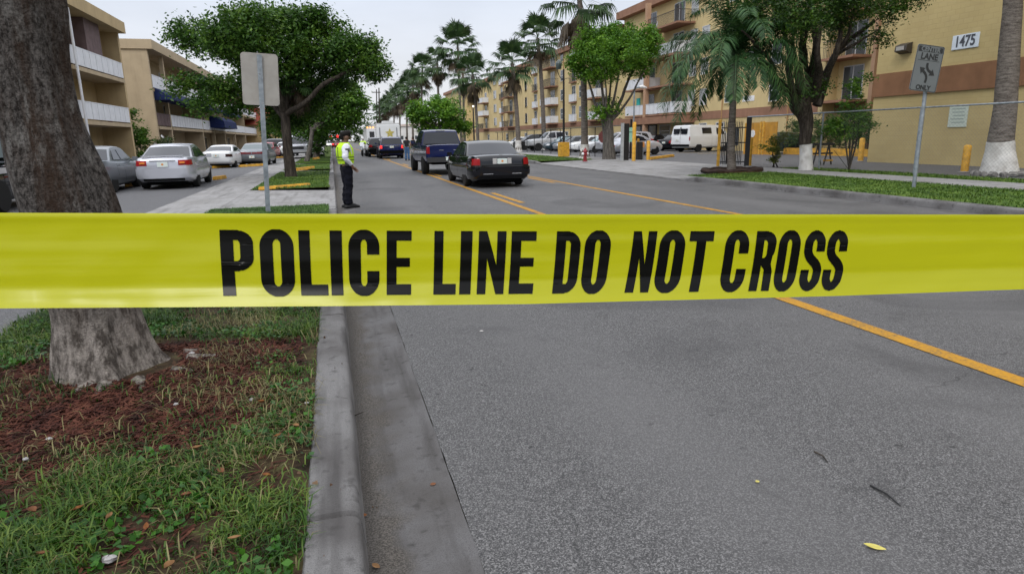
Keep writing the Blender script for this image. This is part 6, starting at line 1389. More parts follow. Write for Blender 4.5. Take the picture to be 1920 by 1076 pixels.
# utility poles
for k, (px_, Y, top_) in enumerate(((706, 190, 168), (710.5, 170, 165))):
    b = AY(px_+1, 270, Y); b.z = 0; tp = AY(px_, top_, Y)
    t = thing('utility_pole', ('thin bare utility pole farthest along the street', 'slightly nearer utility pole with a cross arm beside the distant palms')[k], 'pole', b)
    mb = MB(); mb.tube([(0, 0, -.1), tp-b], [.2, .14], 8); mb.build('pole', BK_DARK, t)
    if k: MB().box(-1.1, 1.1, -.06, .06, tp.z-1.2, tp.z-1.0).build('cross_arm', BK_DARK, t)
b0 = AY(692, 150, 120); 
# hydrant
b = G(1097, 303, 0.14); t = thing('fire_hydrant', 'red fire hydrant with white caps on the grass edge by the driveway', 'hydrant', b)
HYD = M('hydrant_red', (0.22, 0.015, 0.02), 0.5, var=(8, .2))
MB().lathe([(0, 0), (.15, 0), (.15, .04), (.10, .05), (.095, .5), (.13, .52), (.13, .56), (.1, .6), (.07, .68), (.03, .72), (.03, .76), (0, .76)], n=16).build('barrel', HYD, t, smooth=40)
for s in (1, -1): MB().lathe([(0, s*.08), (.075, s*.09), (.075, s*.17), (.05, s*.2), (0, s*.2)], (0, 0, .42), 12, 'x').build('cap', WHITEP, t, smooth=40)
MB().lathe([(0, -.2), (.06, -.2), (.06, -.08), (0, -.08)], (0, 0, .4), 12, 'y').build('nozzle', HYD, t)
# lamp post on a yellow pedestal
b = G(1057, 294, 0.137); t = thing('lamp_post', 'slim black lamp post with a scroll bracket rising from a square yellow pedestal', 'street lamp', b)
MB().box(-.33, .33, -.33, .33, 0, 1.0).build('pedestal', YELLOWP, t, bevel=.03)
ztop = AY(1058, 130, b.y).z-b.z
MB().tube([(0, 0, 1.0), (0, 0, ztop-1.2), (0, 0, ztop)], [.085, .07, .06], 10).build('post', BLACK, t, smooth=40)
mb = MB(); mb.tube(catmull([(0, 0, ztop-.7), (-.25, 0, ztop-.55), (-.45, 0, ztop-.1), (-.35, 0, ztop+.25)], 5), .025, 6); mb.tube(catmull([(0, 0, ztop-.7), (.25, 0, ztop-.6), (.4, 0, ztop-.62)], 4), .022, 6); mb.build('bracket', BLACK, t)
MB().lathe([(0, 0), (.16, 0), (.24, .35), (.2, .45), (.05, .62), (0, .64)], (-.36, 0, ztop-.02), 12).build('lantern', M('lantern_glass', (.05, .07, .07), .2), t, smooth=40)
b = AY(889, 262, 62); b.z = .13; zt = AY(888, 202, 62).z-b.z; t = thing('lamp_post', 'black lamp post with a small glowing globe near the low bright tree', 'street lamp', b)
MB().tube([(0, 0, 0), (0, 0, zt)], [.09, .06], 8).build('post', BLACK, t); MB().lathe([(0, -.1), (.075, -.06), (.1, 0), (.075, .06), (0, .1)], (0, -.02, zt+.1), 12).build('globe', emit('globe_lit', (1, .93, .8), 1.2), t, smooth=60)
b = AY(1187, 280, 46); b.z = .12; zt = AY(1187, 165, 46).z-b.z; t = thing('street_light', 'tall grey car park light with a short curved arm behind the gate posts', 'street lamp', b)
MB().tube(catmull([(0, 0, 0), (0, 0, zt*.6), (0, 0, zt-.3), (.15, 0, zt), (.55, 0, zt+.05)], 6), .06, 8).build('pole', STEEL, t, smooth=40); MB().tube([(.4, 0, zt+.06), (.65, 0, zt+.08), (1.0, 0, zt)], [.08, .13, .05], 8).build('lamp_head', WHITEP, t, smooth=40)
# red stop sign seen from behind, green sign, gate posts, bollards, call box
b = AY(1131, 300, 38.5); b.z = .137; t = thing('stop_sign', 'weathered red octagonal sign on a black post in front of the fenced cars', 'sign', b); zc = AY(1130, 257, 38.5).z-b.z
MB().box(-.045, .045, -.03, .03, 0, zc+.5).build('post', BLACK, t); MB().prism([(.40*cos(pi/8+k*pi/4), zc+.40*sin(pi/8+k*pi/4)) for k in range(8)], 'y', -.06, -.05).build('panel', M('faded_red', (.30, .10, .10), .6, var=(4, .2)), t)
b = AY(1182, 300, 36.0); b.z = .137; t = thing('gate_sign', 'mint green board fixed on a post at the car park entrance', 'sign', b); zc = AY(1182, 253, 36).z-b.z
MB().box(-.05, .05, -.04, .04, 0, zc+.9).build('post', BLACK, t); MB().box(-.27, .27, -.07, -.05, zc-.42, zc+.42).build('panel', M('mint_board', (.30, .55, .42), .6, var=(3, .1)), t, bevel=.008)
b = G(1166, 301, .137); t = thing('gate_post', 'bare pale metal gate post left of the mint green board', 'post', b); MB().box(-.07, .07, -.07, .07, 0, AY(1166, 232, b.y).z-b.z).box(-.08, .08, -.08, .08, AY(1166, 232, b.y).z-b.z, AY(1166, 232, b.y).z-b.z+.03).build('post', M('pale_post', (.42, .44, .45), .5, .3, var=(6, .15)), t)
b = G(1173, 301, .137)+Vector((.1, .2, 0)); t = thing('slide_gate', 'black steel slide gate frame standing at the entrance beside the pale post', 'gate', b); zt = AY(1172, 232, b.y).z-b.z
mb = MB().box(-.14, .14, -.09, .09, 0, zt); mb.box(.14, .45, -.02, .02, .12, .16).box(.14, .45, -.02, .02, zt-.5, zt-.46); mb.build('frame', BLACK, t)
def bollard(label, px_, py_, ytop, r, Yoff=0, z=.13):
    b = G(px_, py_, z); h = AY(px_, ytop, b.y).z-b.z; t = thing('bollard', label, 'bollard', b)
    MB().lathe([(0, 0), (r, 0), (r, h-.06), (r*.8, h-.015), (r*.4, h), (0, h)], n=16).build('pipe', YELLOWP, t, smooth=50); MB().lathe([(0, 0), (r*1.7, 0), (r*1.5, .03), (0, .031)], n=16).build('footing', PATH, t); return t
bollard('tall yellow gate post standing right of the mint green board', 1188, 303, 229, .10)
bollard('short yellow bollard at the end of the yellow island kerb', 1215, 301, 264, .10)
bollard('short yellow bollard close behind the tall yellow gate post', 1196, 294, 260, .08)
bollard('yellow bollard in front of the block wall left of the thick palm foot', 1808, 323, 272, .115)
bollard('yellow bollard at the corner of the block wall near the young tree', 1613, 303, 259, .12)
bollard('orange post beside the black gate on the side of the yellow bush', 1404, 312, 258, .10)
b = G(1198, 300, .13); t = thing('call_box', 'black intercom pedestal with an orange tag beside the gate bollards', 'intercom', b)
MB().box(-.14, .16, -.14, .14, 0, 1.02).build('cabinet', M('black_cabinet', (.015, .015, .017), .5), t, bevel=.02); MB().box(.2, .26, -.03, .03, 0, 1.0).build('stand', STEEL, t); MB().box(.17, .30, -.06, -.035, .72, 1.02).build('tag', M('orange_tag', (.55, .22, .06), .6), t)
p0, p1 = G(1218, 300, .12), G(1262, 294, .12); d = p1-p0; ang = math.atan2(d.y, d.x)
t = thing('parking_kerb', 'yellow painted kerb of the small island inside the gate', 'kerb', p0, ang); MB().prism([(-.1, 0), (.1, 0), (.08, .15), (-.08, .15)], 'x', 0, d.length).build('kerb_block', YELLOWP, t, bevel=.02)
# yellow painted island noses and wheel stops on the left
def ykerb(label, a, c, h=.14, group=None):
    p0, p1 = Vector(a), Vector(c); d = p1-p0; t = thing('wheel_stop', label, 'wheel stop', p0, math.atan2(d.y, d.x), group)
    MB().prism([(-.09, 0), (.09, 0), (.06, h), (-.06, h)], 'x', 0, d.length).build('stop_block', YELLOWP, t, bevel=.015)
ykerb('yellow painted kerb along the near end of the first grass island', G(487, 357, .115), G(580, 349, .115), .10)
ykerb('yellow kerb along the near end of the second grass island', G(556, 321, .115), G(588, 317, .115), .15)
ykerb('yellow kerb at the foot of the ivy covered tree', G(588, 301, .11), G(598, 299.5, .11), .2)
ykerb('yellow wheel stop behind the white coupe', G(399, 316, .105), G(430, 314, .105))
ykerb('yellow wheel stop behind the dark sedan with the lamp bar', G(449, 314, .105), G(494, 311, .105))
ykerb('short yellow wheel stop at the front wheel of the silver sedan', G(402, 338, .105), G(422, 335, .105))
ykerb('yellow wheel stop between the grey and silver sedans', G(238, 350, .105), G(252, 348, .105))
ykerb('far yellow wheel stop beside the small red car', G(505, 298, .105), G(535, 296, .105))
# yellow wall foot under the hedge, orange bin enclosure
y0, y1 = AX(1640, 272, 29.0).y-1.5, AX(1478, 272, 29.0).y
t = thing('low_wall', 'low yellow painted wall below the clipped hedge', 'wall', (28.75, y0, .1)); MB().box(-.1, .35, 0, y1-y0, 0, .42).build('wall', YELLOWP, t, bevel=.02)
c0, c1 = AX(1396, 272, 27.5), AX(1456, 270, 27.5)
t = thing('bin_enclosure', 'orange board enclosure with a round white sign behind the black gate', 'enclosure', (27.5, c1.y, .11)); Lw = c0.y-c1.y; hb_ = AX(1425, 230, 27.5).z-.11
ORB = M('orange_boards', (.50, .25, .035), .7, var=(3, .15), streak=((.25, .12, .03), .5))
w_ = MB().box(-.06, 0, 0, Lw, 0, hb_).box(0.001, 2.4, Lw-.06, Lw, 0, hb_).build('board_wall', ORB, t)
for y in (Lw*.36, Lw*.37+.25): MB().box(-.14, -.061, y, y+.16, 0, hb_+.05).build('post', YELLOWP, t)
MB().lathe([(0, -.02), (.24, -.02), (.24, 0), (0, 0)], (-.065, Lw*.72, hb_*.66), 16, 'x').build('round_sign', WHITEP, t)
# barricade trestle
b = G(1541, 309, .125); t = thing('trestle', 'black folding trestle with a yellow foot bar beside the whitewashed trunk', 'barricade', b)
for s in (-.28, .28):
    mb = MB(); mb.tube([(s-.24, -.05, 0), (s, 0, .85)], .035, 6); mb.tube([(s+.24, .05, 0), (s, 0, .85)], .035, 6); mb.build('leg_frame', BLACK, t)
MB().box(-.55, .55, -.05, .05, .82, .93).build('top_bar', BLACK, t, bevel=.01); MB().box(.02, .5, -.06, -.02, .14, .22).build('foot_bar', YELLOWP, t); MB().box(-.5, .5, -.03, .03, .45, .52).build('middle_bar', BLACK, t)
# mulch ring round the queen palm
b = G(1372, 321, .14); t = thing('tree_ring', 'low dark ring of edging round the queen palm bed', 'edging', b)
mb = MB(); mb.tube([(1.15*cos(2*pi*k/32), .85*sin(2*pi*k/32), .05+.02*sin(k*1.7)) for k in range(33)], .08, 6); mb.build('edging', M('dark_edging', (.05, .035, .03), .9, var=(8, .4)), t, smooth=50)
tag(MB().lathe([(0, .04), (1.1, .02), (1.1, 0), (0, 0)], b, 24).build('mulch', soil_mat('brown_mulch', (.03, .016, .01), (.07, .035, .02), (.12, .07, .04), 14)), 'brown mulch filling the ring round the queen palm', 'mulch', kind='stuff')
# --- chain link fence on the right, black iron slide gate, black fence in front of the parked row
def chainlink(label, P0, P1, h, posts, wire, postmat, name='chain_link_fence', cell=.11, rail=True):
    P0, P1 = Vector(P0), Vector(P1); d = P1-P0; Lf = d.length; ang = math.atan2(d.y, d.x); t = thing(name, label, 'fence', P0, ang)
    vs = []; fs = []; w = .0026
    n = int((Lf+h)/cell)
    for k in range(n):
        for sg in (1, -1):
            a = k*cell-h if sg > 0 else k*cell
            xa, za, xb, zb = (a, 0, a+h, h) if sg > 0 else (a, 0, a-h, h)
            def clip(x0, z0, x1, z1):
                for lim in (0, Lf):
                    pass
                t0, t1 = 0, 1; dx = x1-x0
                for lo, sgn in ((0, 1), (Lf, -1)):
                    f0, f1 = sgn*(x0-lo), sgn*(x1-lo)
                    if f0 < 0 and f1 < 0: return None
                    if f0 < 0: t0 = max(t0, f0/(f0-f1))
                    if f1 < 0: t1 = min(t1, f0/(f0-f1))
                return None if t1 <= t0 else (x0+dx*t0, z0+(z1-z0)*t0, x0+dx*t1, z0+(z1-z0)*t1)
            c = clip(xa, za, xb, zb)
            if not c: continue
            i = len(vs); y = .004*sg; vs += [(c[0]-w, y, c[1]+.05), (c[0]+w, y, c[1]+.05), (c[2]+w, y, c[3]+.05), (c[2]-w, y, c[3]+.05)]; fs.append((i, i+1, i+2, i+3))
    link('mesh_panel', arrmesh('mesh_panel', vs, fs, wire), t)
    for s in posts: MB().tube([(s, 0, -.05), (s, 0, h+.06)], .032, 8).build('post', postmat, t, smooth=40)
    if rail: MB().tube([(0, 0, h+.04), (Lf, 0, h+.04)], .026, 8).build('top_rail', postmat, t, smooth=40)
    return t
WIRE = M('fence_wire', (.2, .21, .22), .5, .4); WIREK = M('dark_fence_wire', (.03, .03, .032), .5)
f0 = Vector((17.75, 25.3, .13)); f1 = Vector((18.5, 6.5, .13)); hr = AY(1700, 206, 17.4).z-.13
chainlink('chain link fence with a grey top rail running past the pruned ficus and block wall', f0, f1, hr, [0.05, 4.4, 8.5, 12.6, 16.7, (f1-f0).length], WIRE, STEEL)
f0 = Vector((17.5, 37.2, .137)); f1 = Vector((18.6, 75, .137)); 
chainlink('black chain link fence in front of the parked row', f0, f1, 1.95, [0.05]+[2.6*k for k in range(1, 15)], WIREK, BLACK, cell=.14)
g0, g1 = G(1346, 312, .13), G(1396, 312, .13); d = g1-g0; t = thing('iron_gate', 'black iron picket gate with an orange end post behind the queen palm', 'gate', g0, math.atan2(d.y, d.x)); hg = AY(1352, 226, g0.y).z-.13; LG = d.length
n = 13
for k in range(n):
    x = .12+(LG-.3)*k/(n-1); mb = MB().box(x-.016, x+.016, -.016, .016, .08, hg-.12); mb.add([(x-.016, -.016, hg-.12), (x+.016, -.016, hg-.12), (x+.016, .016, hg-.12), (x-.016, .016, hg-.12), (x, 0, hg+.02)], [(0, 1, 4), (1, 2, 4), (2, 3, 4), (3, 0, 4)]); mb.build('picket', BLACK, t)
MB().box(.08, LG, -.022, .022, .16, .21).build('gate_rail', BLACK, t); MB().box(.08, LG, -.022, .022, hg-.35, hg-.30).build('gate_rail', BLACK, t); MB().box(.08, LG, -.022, .022, hg*.5, hg*.5+.05).build('gate_rail', BLACK, t)
MB().box(-.06, .06, -.07, .07, 0, hg+.02).build('end_post', YELLOWP, t); MB().box(LG-.02, LG+.18, -.1, .1, 0, hg+.1).build('latch_post', BLACK, t); MB().box(LG*.28, LG*.72, .05, .08, hg*.45, hg*.82).build('white_board', M('pale_board', (.5, .52, .55), .6), t)
MB().box(.3, .55, .06, .3, .1, hg*.52).build('gate_motor', M('brown_box', (.06, .035, .025), .7), t)

# things kept on the balconies
PLW = M('white_plastic', (.72, .73, .74), .4); PLB = M('blue_plastic', (.03, .08, .30), .45)
def chair(label, x, y, z, rz, mat):
    t = thing('plastic_chair', label, 'chair', (x, y, z), rz)
    MB().box(-.24, .24, -.22, .22, .42, .45).build('seat', mat, t, bevel=.01); MB().prism([(-.22, .45), (-.30, .88), (-.27, .88), (-.18, .45)], 'x', -.22, .22).build('backrest', mat, t)
    for sx in (-.21, .21):
        for sy in (-.19, .19): MB().cyl((sx*1.1, sy*1.1, 0), (sx, sy, .42), .02, n=6).build('leg', mat, t)
cy = YR(1598); chair('white plastic chair on the third floor balcony next to the block wall wing', XR-.8, cy, FZ[2]+.002, R(60), PLW)
cy = YR(1612); chair('second white plastic chair beside the other one on the balcony by the wing', XR-.75, cy, FZ[2]+.002, R(130), PLW)
cy = YR(957); chair('blue plastic chair on the lowest far balcony of the yellow apartments', XR-.4, cy, FZ[0]+.002, R(80), PLB)
cy = YR(1240); chair('white plastic chair on the top balcony above the apartment entrance', XR-1.0, cy, FZ[3]+.002, R(70), PLW)
def pot(label, x, y, z, s, mat):
    t = thing('potted_plant', label, 'plant', (x, y, z)); MB().lathe([(0, 0), (.13, 0), (.18, .3), (.15, .3), (.14, .26), (0, .26)], n=12).build('pot', M('clay_pot', (.3, .13, .07), .8), t, smooth=40)
    link('foliage', leafmesh('foliage', [(0, 0, .3+.3*s, .25*s, .25*s, .35*s, 160)], .16, mat, .12), t)
pot('leafy potted plant on the entrance balcony over the canopy', XR-1.4, YR(1264)+.6, FZ[0]+.002, 1.6, L_MID)
pot('potted plant on the far second floor balcony beside a palm trunk', XR-.7, YR(1035)+1.2, FZ[0]+.002, 1.5, L_BRIGHT)
pot('potted plant behind the white panels of the tan apartment block', -13.5, 47.5, 2.902, 1.7, L_YELLOW)
pot('trailing plant behind the top white panels of the long tan row', -13.5, 60.5, 5.752, 1.8, L_MID)

# ================================================================== POLICE TAPE
def tape():
    """ribbon hung in front of the camera; (s,v) -> world. s runs along the photo's x at its top edge, v from top to bottom"""
    xs = [-2400, -900, 0, 600, 1000, 1590, 1920, 2800, 4200]
    yt = np.interp; 
    def pos(s, v, lift=0.0):
        top = yt(s, xs, [392, 396, 399, 401, 402, 402, 402.5, 405, 410]); bot = yt(s, xs, [600, 588, 578, 574, 570, 555, 543.5, 520, 500])
        sh = yt(s, [-2400, 0, 410, 560, 640, 725, 815, 1046, 1190, 1312, 1430, 1600, 1920, 2800, 4200], [20, 13, 10.5, 8.5, 5, 0, -3, -13, -25, -23, -23, -27, -34, -50, -60])*(1+0*v)
        dt = yt(s, xs, [.47, .485, .505, .525, .54, .585, .62, .72, .9]); db = dt+yt(s, xs, [.01, .01, .012, .012, .013, .016, .018, .02, .02])
        x = s+sh*(v*0.55+0.45*v*v); y = top+(bot-top)*v; dep = dt+(db-dt)*v
        dep += 0.0012*noise.noise((s*.004, v*2.2, 3)) + 0.0007*noise.noise((s*.0015+4, v*7, 8)) + 0.00025*noise.noise((s*.02, v*5, 1)) + 0.0009*abs(noise.noise((s*.006+v*1.3, v*1.1-s*.0015, 6)))**1.5
        vc = 0.80-0.00006*(s-600); dep -= 0.0075*max(0, (v-vc+.04)/(1-vc+.04))**1.15 + 0.0012*math.exp(-((v-.04)/.05)**2)
        return AD(x, y, dep-lift)
    nv = 56; ss = np.unique(np.concatenate([np.linspace(-2400, 4200, 200), np.linspace(-60, 1980, 340)])); vs = []; fs = []
    for i, s in enumerate(ss):
        for j in range(nv+1):
            vs.append(pos(s, j/nv))
            if i and j: a = (i-1)*(nv+1)+j-1; fs.append((a, a+1, a+nv+2, a+nv+1))
    m = bpy.data.materials.new('yellow_tape'); m.use_nodes = True; nt = m.node_tree; N = nt.nodes; L = nt.links; b = N['Principled BSDF']
    b.inputs['Base Color'].default_value = (.49, .49, .005, 1); b.inputs['Roughness'].default_value = .24; b.inputs['Specular IOR Level'].default_value = .5
    tr = N.new('ShaderNodeBsdfTranslucent'); tr.inputs[0].default_value = (.54, .56, .005, 1); mx = N.new('ShaderNodeMixShader'); mx.inputs[0].default_value = .32; L.new(b.outputs[0], mx.inputs[1]); L.new(tr.outputs[0], mx.inputs[2]); L.new(mx.outputs[0], N['Material Output'].inputs[0])
    tc = N.new('ShaderNodeTexCoord'); mp = N.new('ShaderNodeMapping'); mp.inputs['Scale'].default_value = (5, 5, 130); mp.inputs['Rotation'].default_value = (0, R(-1), 0); L.new(tc.outputs['Object'], mp.inputs[0]); n = N.new('ShaderNodeTexNoise'); n.inputs['Scale'].default_value = 1.6; n.inputs['Detail'].default_value = 5; L.new(mp.outputs[0], n.inputs[0])
    bp = N.new('ShaderNodeBump'); bp.inputs['Strength'].default_value = .10; bp.inputs['Distance'].default_value = .0015; L.new(n.outputs[0], bp.inputs['Height']); L.new(bp.outputs[0], b.inputs['Normal'])
    o = link('barrier_tape', arrmesh('barrier_tape', vs, fs, m, smooth=True)); tag(o, 'yellow POLICE LINE DO NOT CROSS barrier tape stretched across the road', 'barrier tape')
    # lettering: condensed heavy capitals drawn as outlines, height 1
    def arc(cx, cy, rx, ry, a0, a1, n=14): return [(cx+rx*cos(a), cy+ry*sin(a)) for a in np.linspace(a0, a1, n)]
    def rr(x0, y0, x1, y1, rx, ry): return arc(x1-rx, y1-ry, rx, ry, 0, pi/2)+arc(x0+rx, y1-ry, rx, ry, pi/2, pi)+arc(x0+rx, y0+ry, rx, ry, pi, 1.5*pi)+arc(x1-rx, y0+ry, rx, ry, 1.5*pi, 2*pi)
    T = .145; 
    def stroke(path, w):
        P = [np.array(p, float) for p in path]; Lp, Rp = [], []
        for i, p in enumerate(P):
            d = P[min(i+1, len(P)-1)]-P[max(i-1, 0)]; d = d/np.linalg.norm(d); nn = np.array([-d[1], d[0]]); Lp.append(p+nn*w(i/(len(P)-1))/2); Rp.append(p-nn*w(i/(len(P)-1))/2)
        return [[tuple(p) for p in Lp+Rp[::-1]]]
    def letter(c, w):
        s = min(.205, w*.40) if c != 'N' else .15
        if c == 'I': return [[(0, 0), (w, 0), (w, 1), (0, 1)]]
        if c == 'L': return [[(0, 0), (w, 0), (w, .16), (s, .16), (s, 1), (0, 1)]]
        if c == 'E': return [[(0, 0), (w, 0), (w, .16), (s, .16), (s, .43), (w*.94, .43), (w*.94, .58), (s, .58), (s, .845), (w, .845), (w, 1), (0, 1)]]
        if c == 'T': return [[(w/2-s/2, 0), (w/2+s/2, 0), (w/2+s/2, .83), (w, .83), (w, 1), (0, 1), (0, .83), (w/2-s/2, .83)]]
        if c == 'N': return [[(0, 0), (s, 0), (s, .56), (w-s*.92, 0), (w, 0), (w, 1), (w-s, 1), (w-s, .46), (s*.92, 1), (0, 1)]]
        if c == 'O': return [rr(0, -.02, w, 1.02, w*.5, .27), rr(s, .14, w-s, .86, (w-2*s)*.5, .08)]
        if c == 'D': return [[(0, 0)]+arc(w-w*.56, .24, w*.56, .24, -pi/2, 0)+arc(w-w*.56, .76, w*.56, .24, 0, pi/2)+[(0, 1)], [(s, .15)]+arc(w-s-.05, .22, .05, .07, -pi/2, 0)+arc(w-s-.05, .78, .05, .07, 0, pi/2)+[(s, .85)]]
        if c == 'P': return [[(0, 0), (s, 0), (s, .375)]+arc(w-w*.52, .375+.2, w*.52, .2, -pi/2, 0)+arc(w-w*.52, .8, w*.52, .2, 0, pi/2)+[(0, 1)], [(s, .525)]+arc(w-s-.06, .60, .06, .075, -pi/2, 0)+arc(w-s-.06, .775, .06, .075, 0, pi/2)+[(s, .85)]]
        if c == 'R': return [[(0, 0), (s, 0), (s, .42), (w*.56, .36), (w-s*.96, 0), (w, 0), (w*.97, .33), (w*.86, .455)]+arc(w-w*.52, .70, w*.50, .20, -.6, 0, 6)+arc(w-w*.52, .8, w*.52, .2, 0, pi/2)+[(0, 1)], [(s, .55)]+arc(w-s-.06, .62, .055, .07, -pi/2, 0)+arc(w-s-.06, .78, .055, .07, 0, pi/2)+[(s, .85)]]
        if c == 'C': return [[(w, .63), (w, .76)]+arc(w*.5, .75, w*.5, .27, 0, pi)+arc(w*.5, .25, w*.5, .27, pi, 2*pi)+[(w, .37), (w-s, .37), (w-s, .22)]+arc(w*.5, .22, w*.5-s, .08, 2*pi, pi)+arc(w*.5, .78, w*.5-s, .08, pi, 0)+[(w-s, .63)]]
        if c == 'S':
            P = [(w-s*.5, .66), (w-s*.5, .76)]+arc(w*.5, .77, w*.5-s*.5, .165, 0, pi, 12)[1:]+[(s*.5, .70), (s*.55, .64), (w*.34, .555), (w*.66, .44), (w-s*.55, .36), (w-s*.5, .30)]+arc(w*.5, .23, w*.5-s*.5, .165, 0, -pi, 12)[1:]+[(s*.5, .35)]
            return stroke(catmull(P, 4), lambda f: s)
    LET = [('P', 410, 472), ('O', 484, 548), ('L', 558, 611), ('I', 617, 640), ('C', 652, 711), ('E', 725, 772), ('L', 815, 858), ('I', 865, 887), ('N', 899, 951), ('E', 961, 1008), ('D', 1046, 1093), ('O', 1101, 1151), ('N', 1192, 1236), ('O', 1243, 1291), ('T', 1298, 1343), ('C', 1366, 1411), ('R', 1423, 1462), ('O', 1467, 1508), ('S', 1516, 1555), ('S', 1559, 1597)]
    ink = M('tape_ink', (.003, .003, .0025), .22, spec=.16)
    for c, x0, x1 in LET:
        px_h = 124; w = (x1-x0)/np.interp(x0, [410, 1600], [122, 100]); loops = letter(c, w)
        NR = 84; ya, yb = -.04, 1.04; vs = []; fs = []
        segs = [(lp[i], lp[(i+1) % len(lp)]) for lp in loops for i in range(len(lp))]
        for r in range(NR):
            y0_, y1_ = ya+(yb-ya)*r/NR, ya+(yb-ya)*(r+1)/NR; ym = (y0_+y1_)/2; X = []
            for (ax_, ay_), (bx_, by_) in segs:
                if (ay_ <= ym) != (by_ <= ym):
                    xat = lambda y: ax_+(bx_-ax_)*min(1, max(0, (y-ay_)/(by_-ay_))); X.append((xat(ym), xat(y0_), xat(y1_), 1 if by_ > ay_ else -1))
            X.sort(); wn = 0; st_ = None
            for q in X:
                old = wn; wn = wn+q[3] if c == 'S' else 1-wn
                if old == 0: st_ = q
                elif wn == 0:
                    i = len(vs); vs += [(st_[1], y0_), (q[1], y0_), (q[2], y1_), (st_[2], y1_)]; fs.append((i, i+1, i+2, i+3))
        bm = bmesh.new(); bv = []
        for x_, y_ in vs:
            s = x0+(x_/w)*(x1-x0); v0, v1 = np.interp(s, [410, 1600], [.176, .205]), np.interp(s, [410, 1000, 1600], [.880, .885, .925]); bv.append(bm.verts.new(pos(s, v1+(v0-v1)*y_, 0.0005)))
        for f in fs: bm.faces.new([bv[i] for i in f])
        bmesh.ops.remove_doubles(bm, verts=bm.verts[:], dist=1e-6); bmesh.ops.recalc_face_normals(bm, faces=bm.faces)
        me = bpy.data.meshes.new('letter'); bm.to_mesh(me); bm.free(); me.materials.append(ink); me.shade_smooth(); link('letter', me, o)
tape()

# ================================================================== GRASS, MULCH, LITTER
def vnoise(x, y, s, seed=0):
    return np.array([noise.noise((a*s+seed, b_*s, seed)) for a, b_ in zip(x, y)])
def mesh_ground(x, y):
    return 0.122+0.012*0.5*np.array([noise.noise((a*2.2, b_*2.2, 0))+.5*noise.noise((a*6, b_*6, 3)) for a, b_ in zip(x, y)])+0.025*np.exp(-((np.hypot(x-TREE0.x, y-TREE0.y))/.75)**2)
def blades(x, y, z, h, w, lean):
    n = len(x); az = rng.random(n)*2*pi; d = np.stack([np.cos(az), np.sin(az), np.zeros(n)], 1); s = np.stack([-np.sin(az), np.cos(az), np.zeros(n)], 1)*w[:, None]*.5
    b_ = np.stack([x, y, z], 1); le = (lean*(.4+.9*rng.random(n)))[:, None]; hh_ = h[:, None]; up = np.array([0, 0, 1.0])
    m = b_+d*le*hh_*.35+up*hh_*.62; t_ = b_+d*le*hh_*1.05+up*hh_*(1-.45*le)
    V = np.stack([b_-s, b_+s, m+s*.8, m-s*.8, t_+s*.12, t_-s*.12], 1).reshape(-1, 3); i = np.arange(n)[:, None]*6
    F = np.concatenate([i+np.array([0, 1, 2, 3]), i+np.array([3, 2, 4, 5])]); return V, F
G_GREEN = leafmat('grass_blade', (.009, .028, .003), (.034, .092, .008), (.14, .205, .03), .3, .5, 2.5)
G_STRAW = leafmat('dry_grass_blade', (.08, .07, .025), (.17, .15, .06), (.28, .25, .12), .25, .6, 2.5)
G_WEED = leafmat('weed_leaf', (.009, .035, .004), (.02, .085, .007), (.06, .17, .016), .25, .4, 3)
def bare(x, y):
    """1 where mulch lies in front of the trunk"""
    d = np.hypot((x-(-1.35))/1.0, (y-3.62)/.62); e = np.hypot((x-TREE0.x-.15)/.95, (y-TREE0.y)/.7); return np.clip(np.maximum(1.25-d, 1.15-e), 0, 1)
def sow(n, x0, x1, y0, y1, pw=1.0):
    u = rng.random(n); return x0+(x1-x0)*rng.random(n), y0+(y1-y0)*u**pw
x, y = sow(90000, -2.62, -.20, 1.3, 7.0, 1.25); dn = vnoise(x, y, 2.3, 5)+.6*vnoise(x, y, 6, 9); keep = rng.random(len(x)) < np.clip(.42+1.6*dn, .03, 1)*(1-bare(x, y))**1.6*np.where(x > -.26, .55, 1)
keep &= np.hypot(x-TREE0.x, y-TREE0.y) > .42
x, y = x[keep], y[keep]; z = mesh_ground(x, y)-.004; cl_ = .65+.5*np.clip(vnoise(x, y, 1.6, 2)+.4, 0, 1)
V, F = blades(x, y, z, (.03+.055*rng.random(len(x))+.05*rng.random(len(x))**4)*cl_*np.where((y < 3.0) & (x < -.9), 1.45, 1), .0045+.004*rng.random(len(x)), np.full(len(x), .95))
tag(link('grass', arrmesh('grass', V, F, G_GREEN)), 'green grass on the near verge by the kerb', 'grass', kind='stuff')
x, y = sow(30000, -2.6, -.19, 1.3, 6.5, 1.2); dn = vnoise(x, y, 1.8, 31); keep = (rng.random(len(x)) < np.clip(.25+1.5*dn, .03, 1)*(1-.75*bare(x, y))*np.where(x > -1.25, 1, .35)) & (np.hypot(x-TREE0.x, y-TREE0.y) > .4); x, y = x[keep], y[keep]
V, F = blades(x, y, mesh_ground(x, y)-.002, .035+.075*rng.random(len(x)), .0035+.003*rng.random(len(x)), np.full(len(x), 1.25))
tag(link('dry_grass', arrmesh('dry_grass', V, F, G_STRAW)), 'dry straw coloured grass mixed into the near verge', 'grass', kind='stuff')
x, y = sow(60000, -2.6, -.17, 6.8, 15.05, 1.0); V, F = blades(x, y, np.full(len(x), .118), .05+.05*rng.random(len(x)), .010+.006*rng.random(len(x)), np.full(len(x), .9))
k_ = np.random.default_rng(3).random(len(x)) > 2; tag(link('grass', arrmesh('grass', V, F, leafmat('grass_mid', (.02, .05, .008), (.05, .13, .014), (.12, .21, .04), .3, .5, 2))), 'green grass on the verge beyond the leaning trunk', 'grass', kind='stuff')
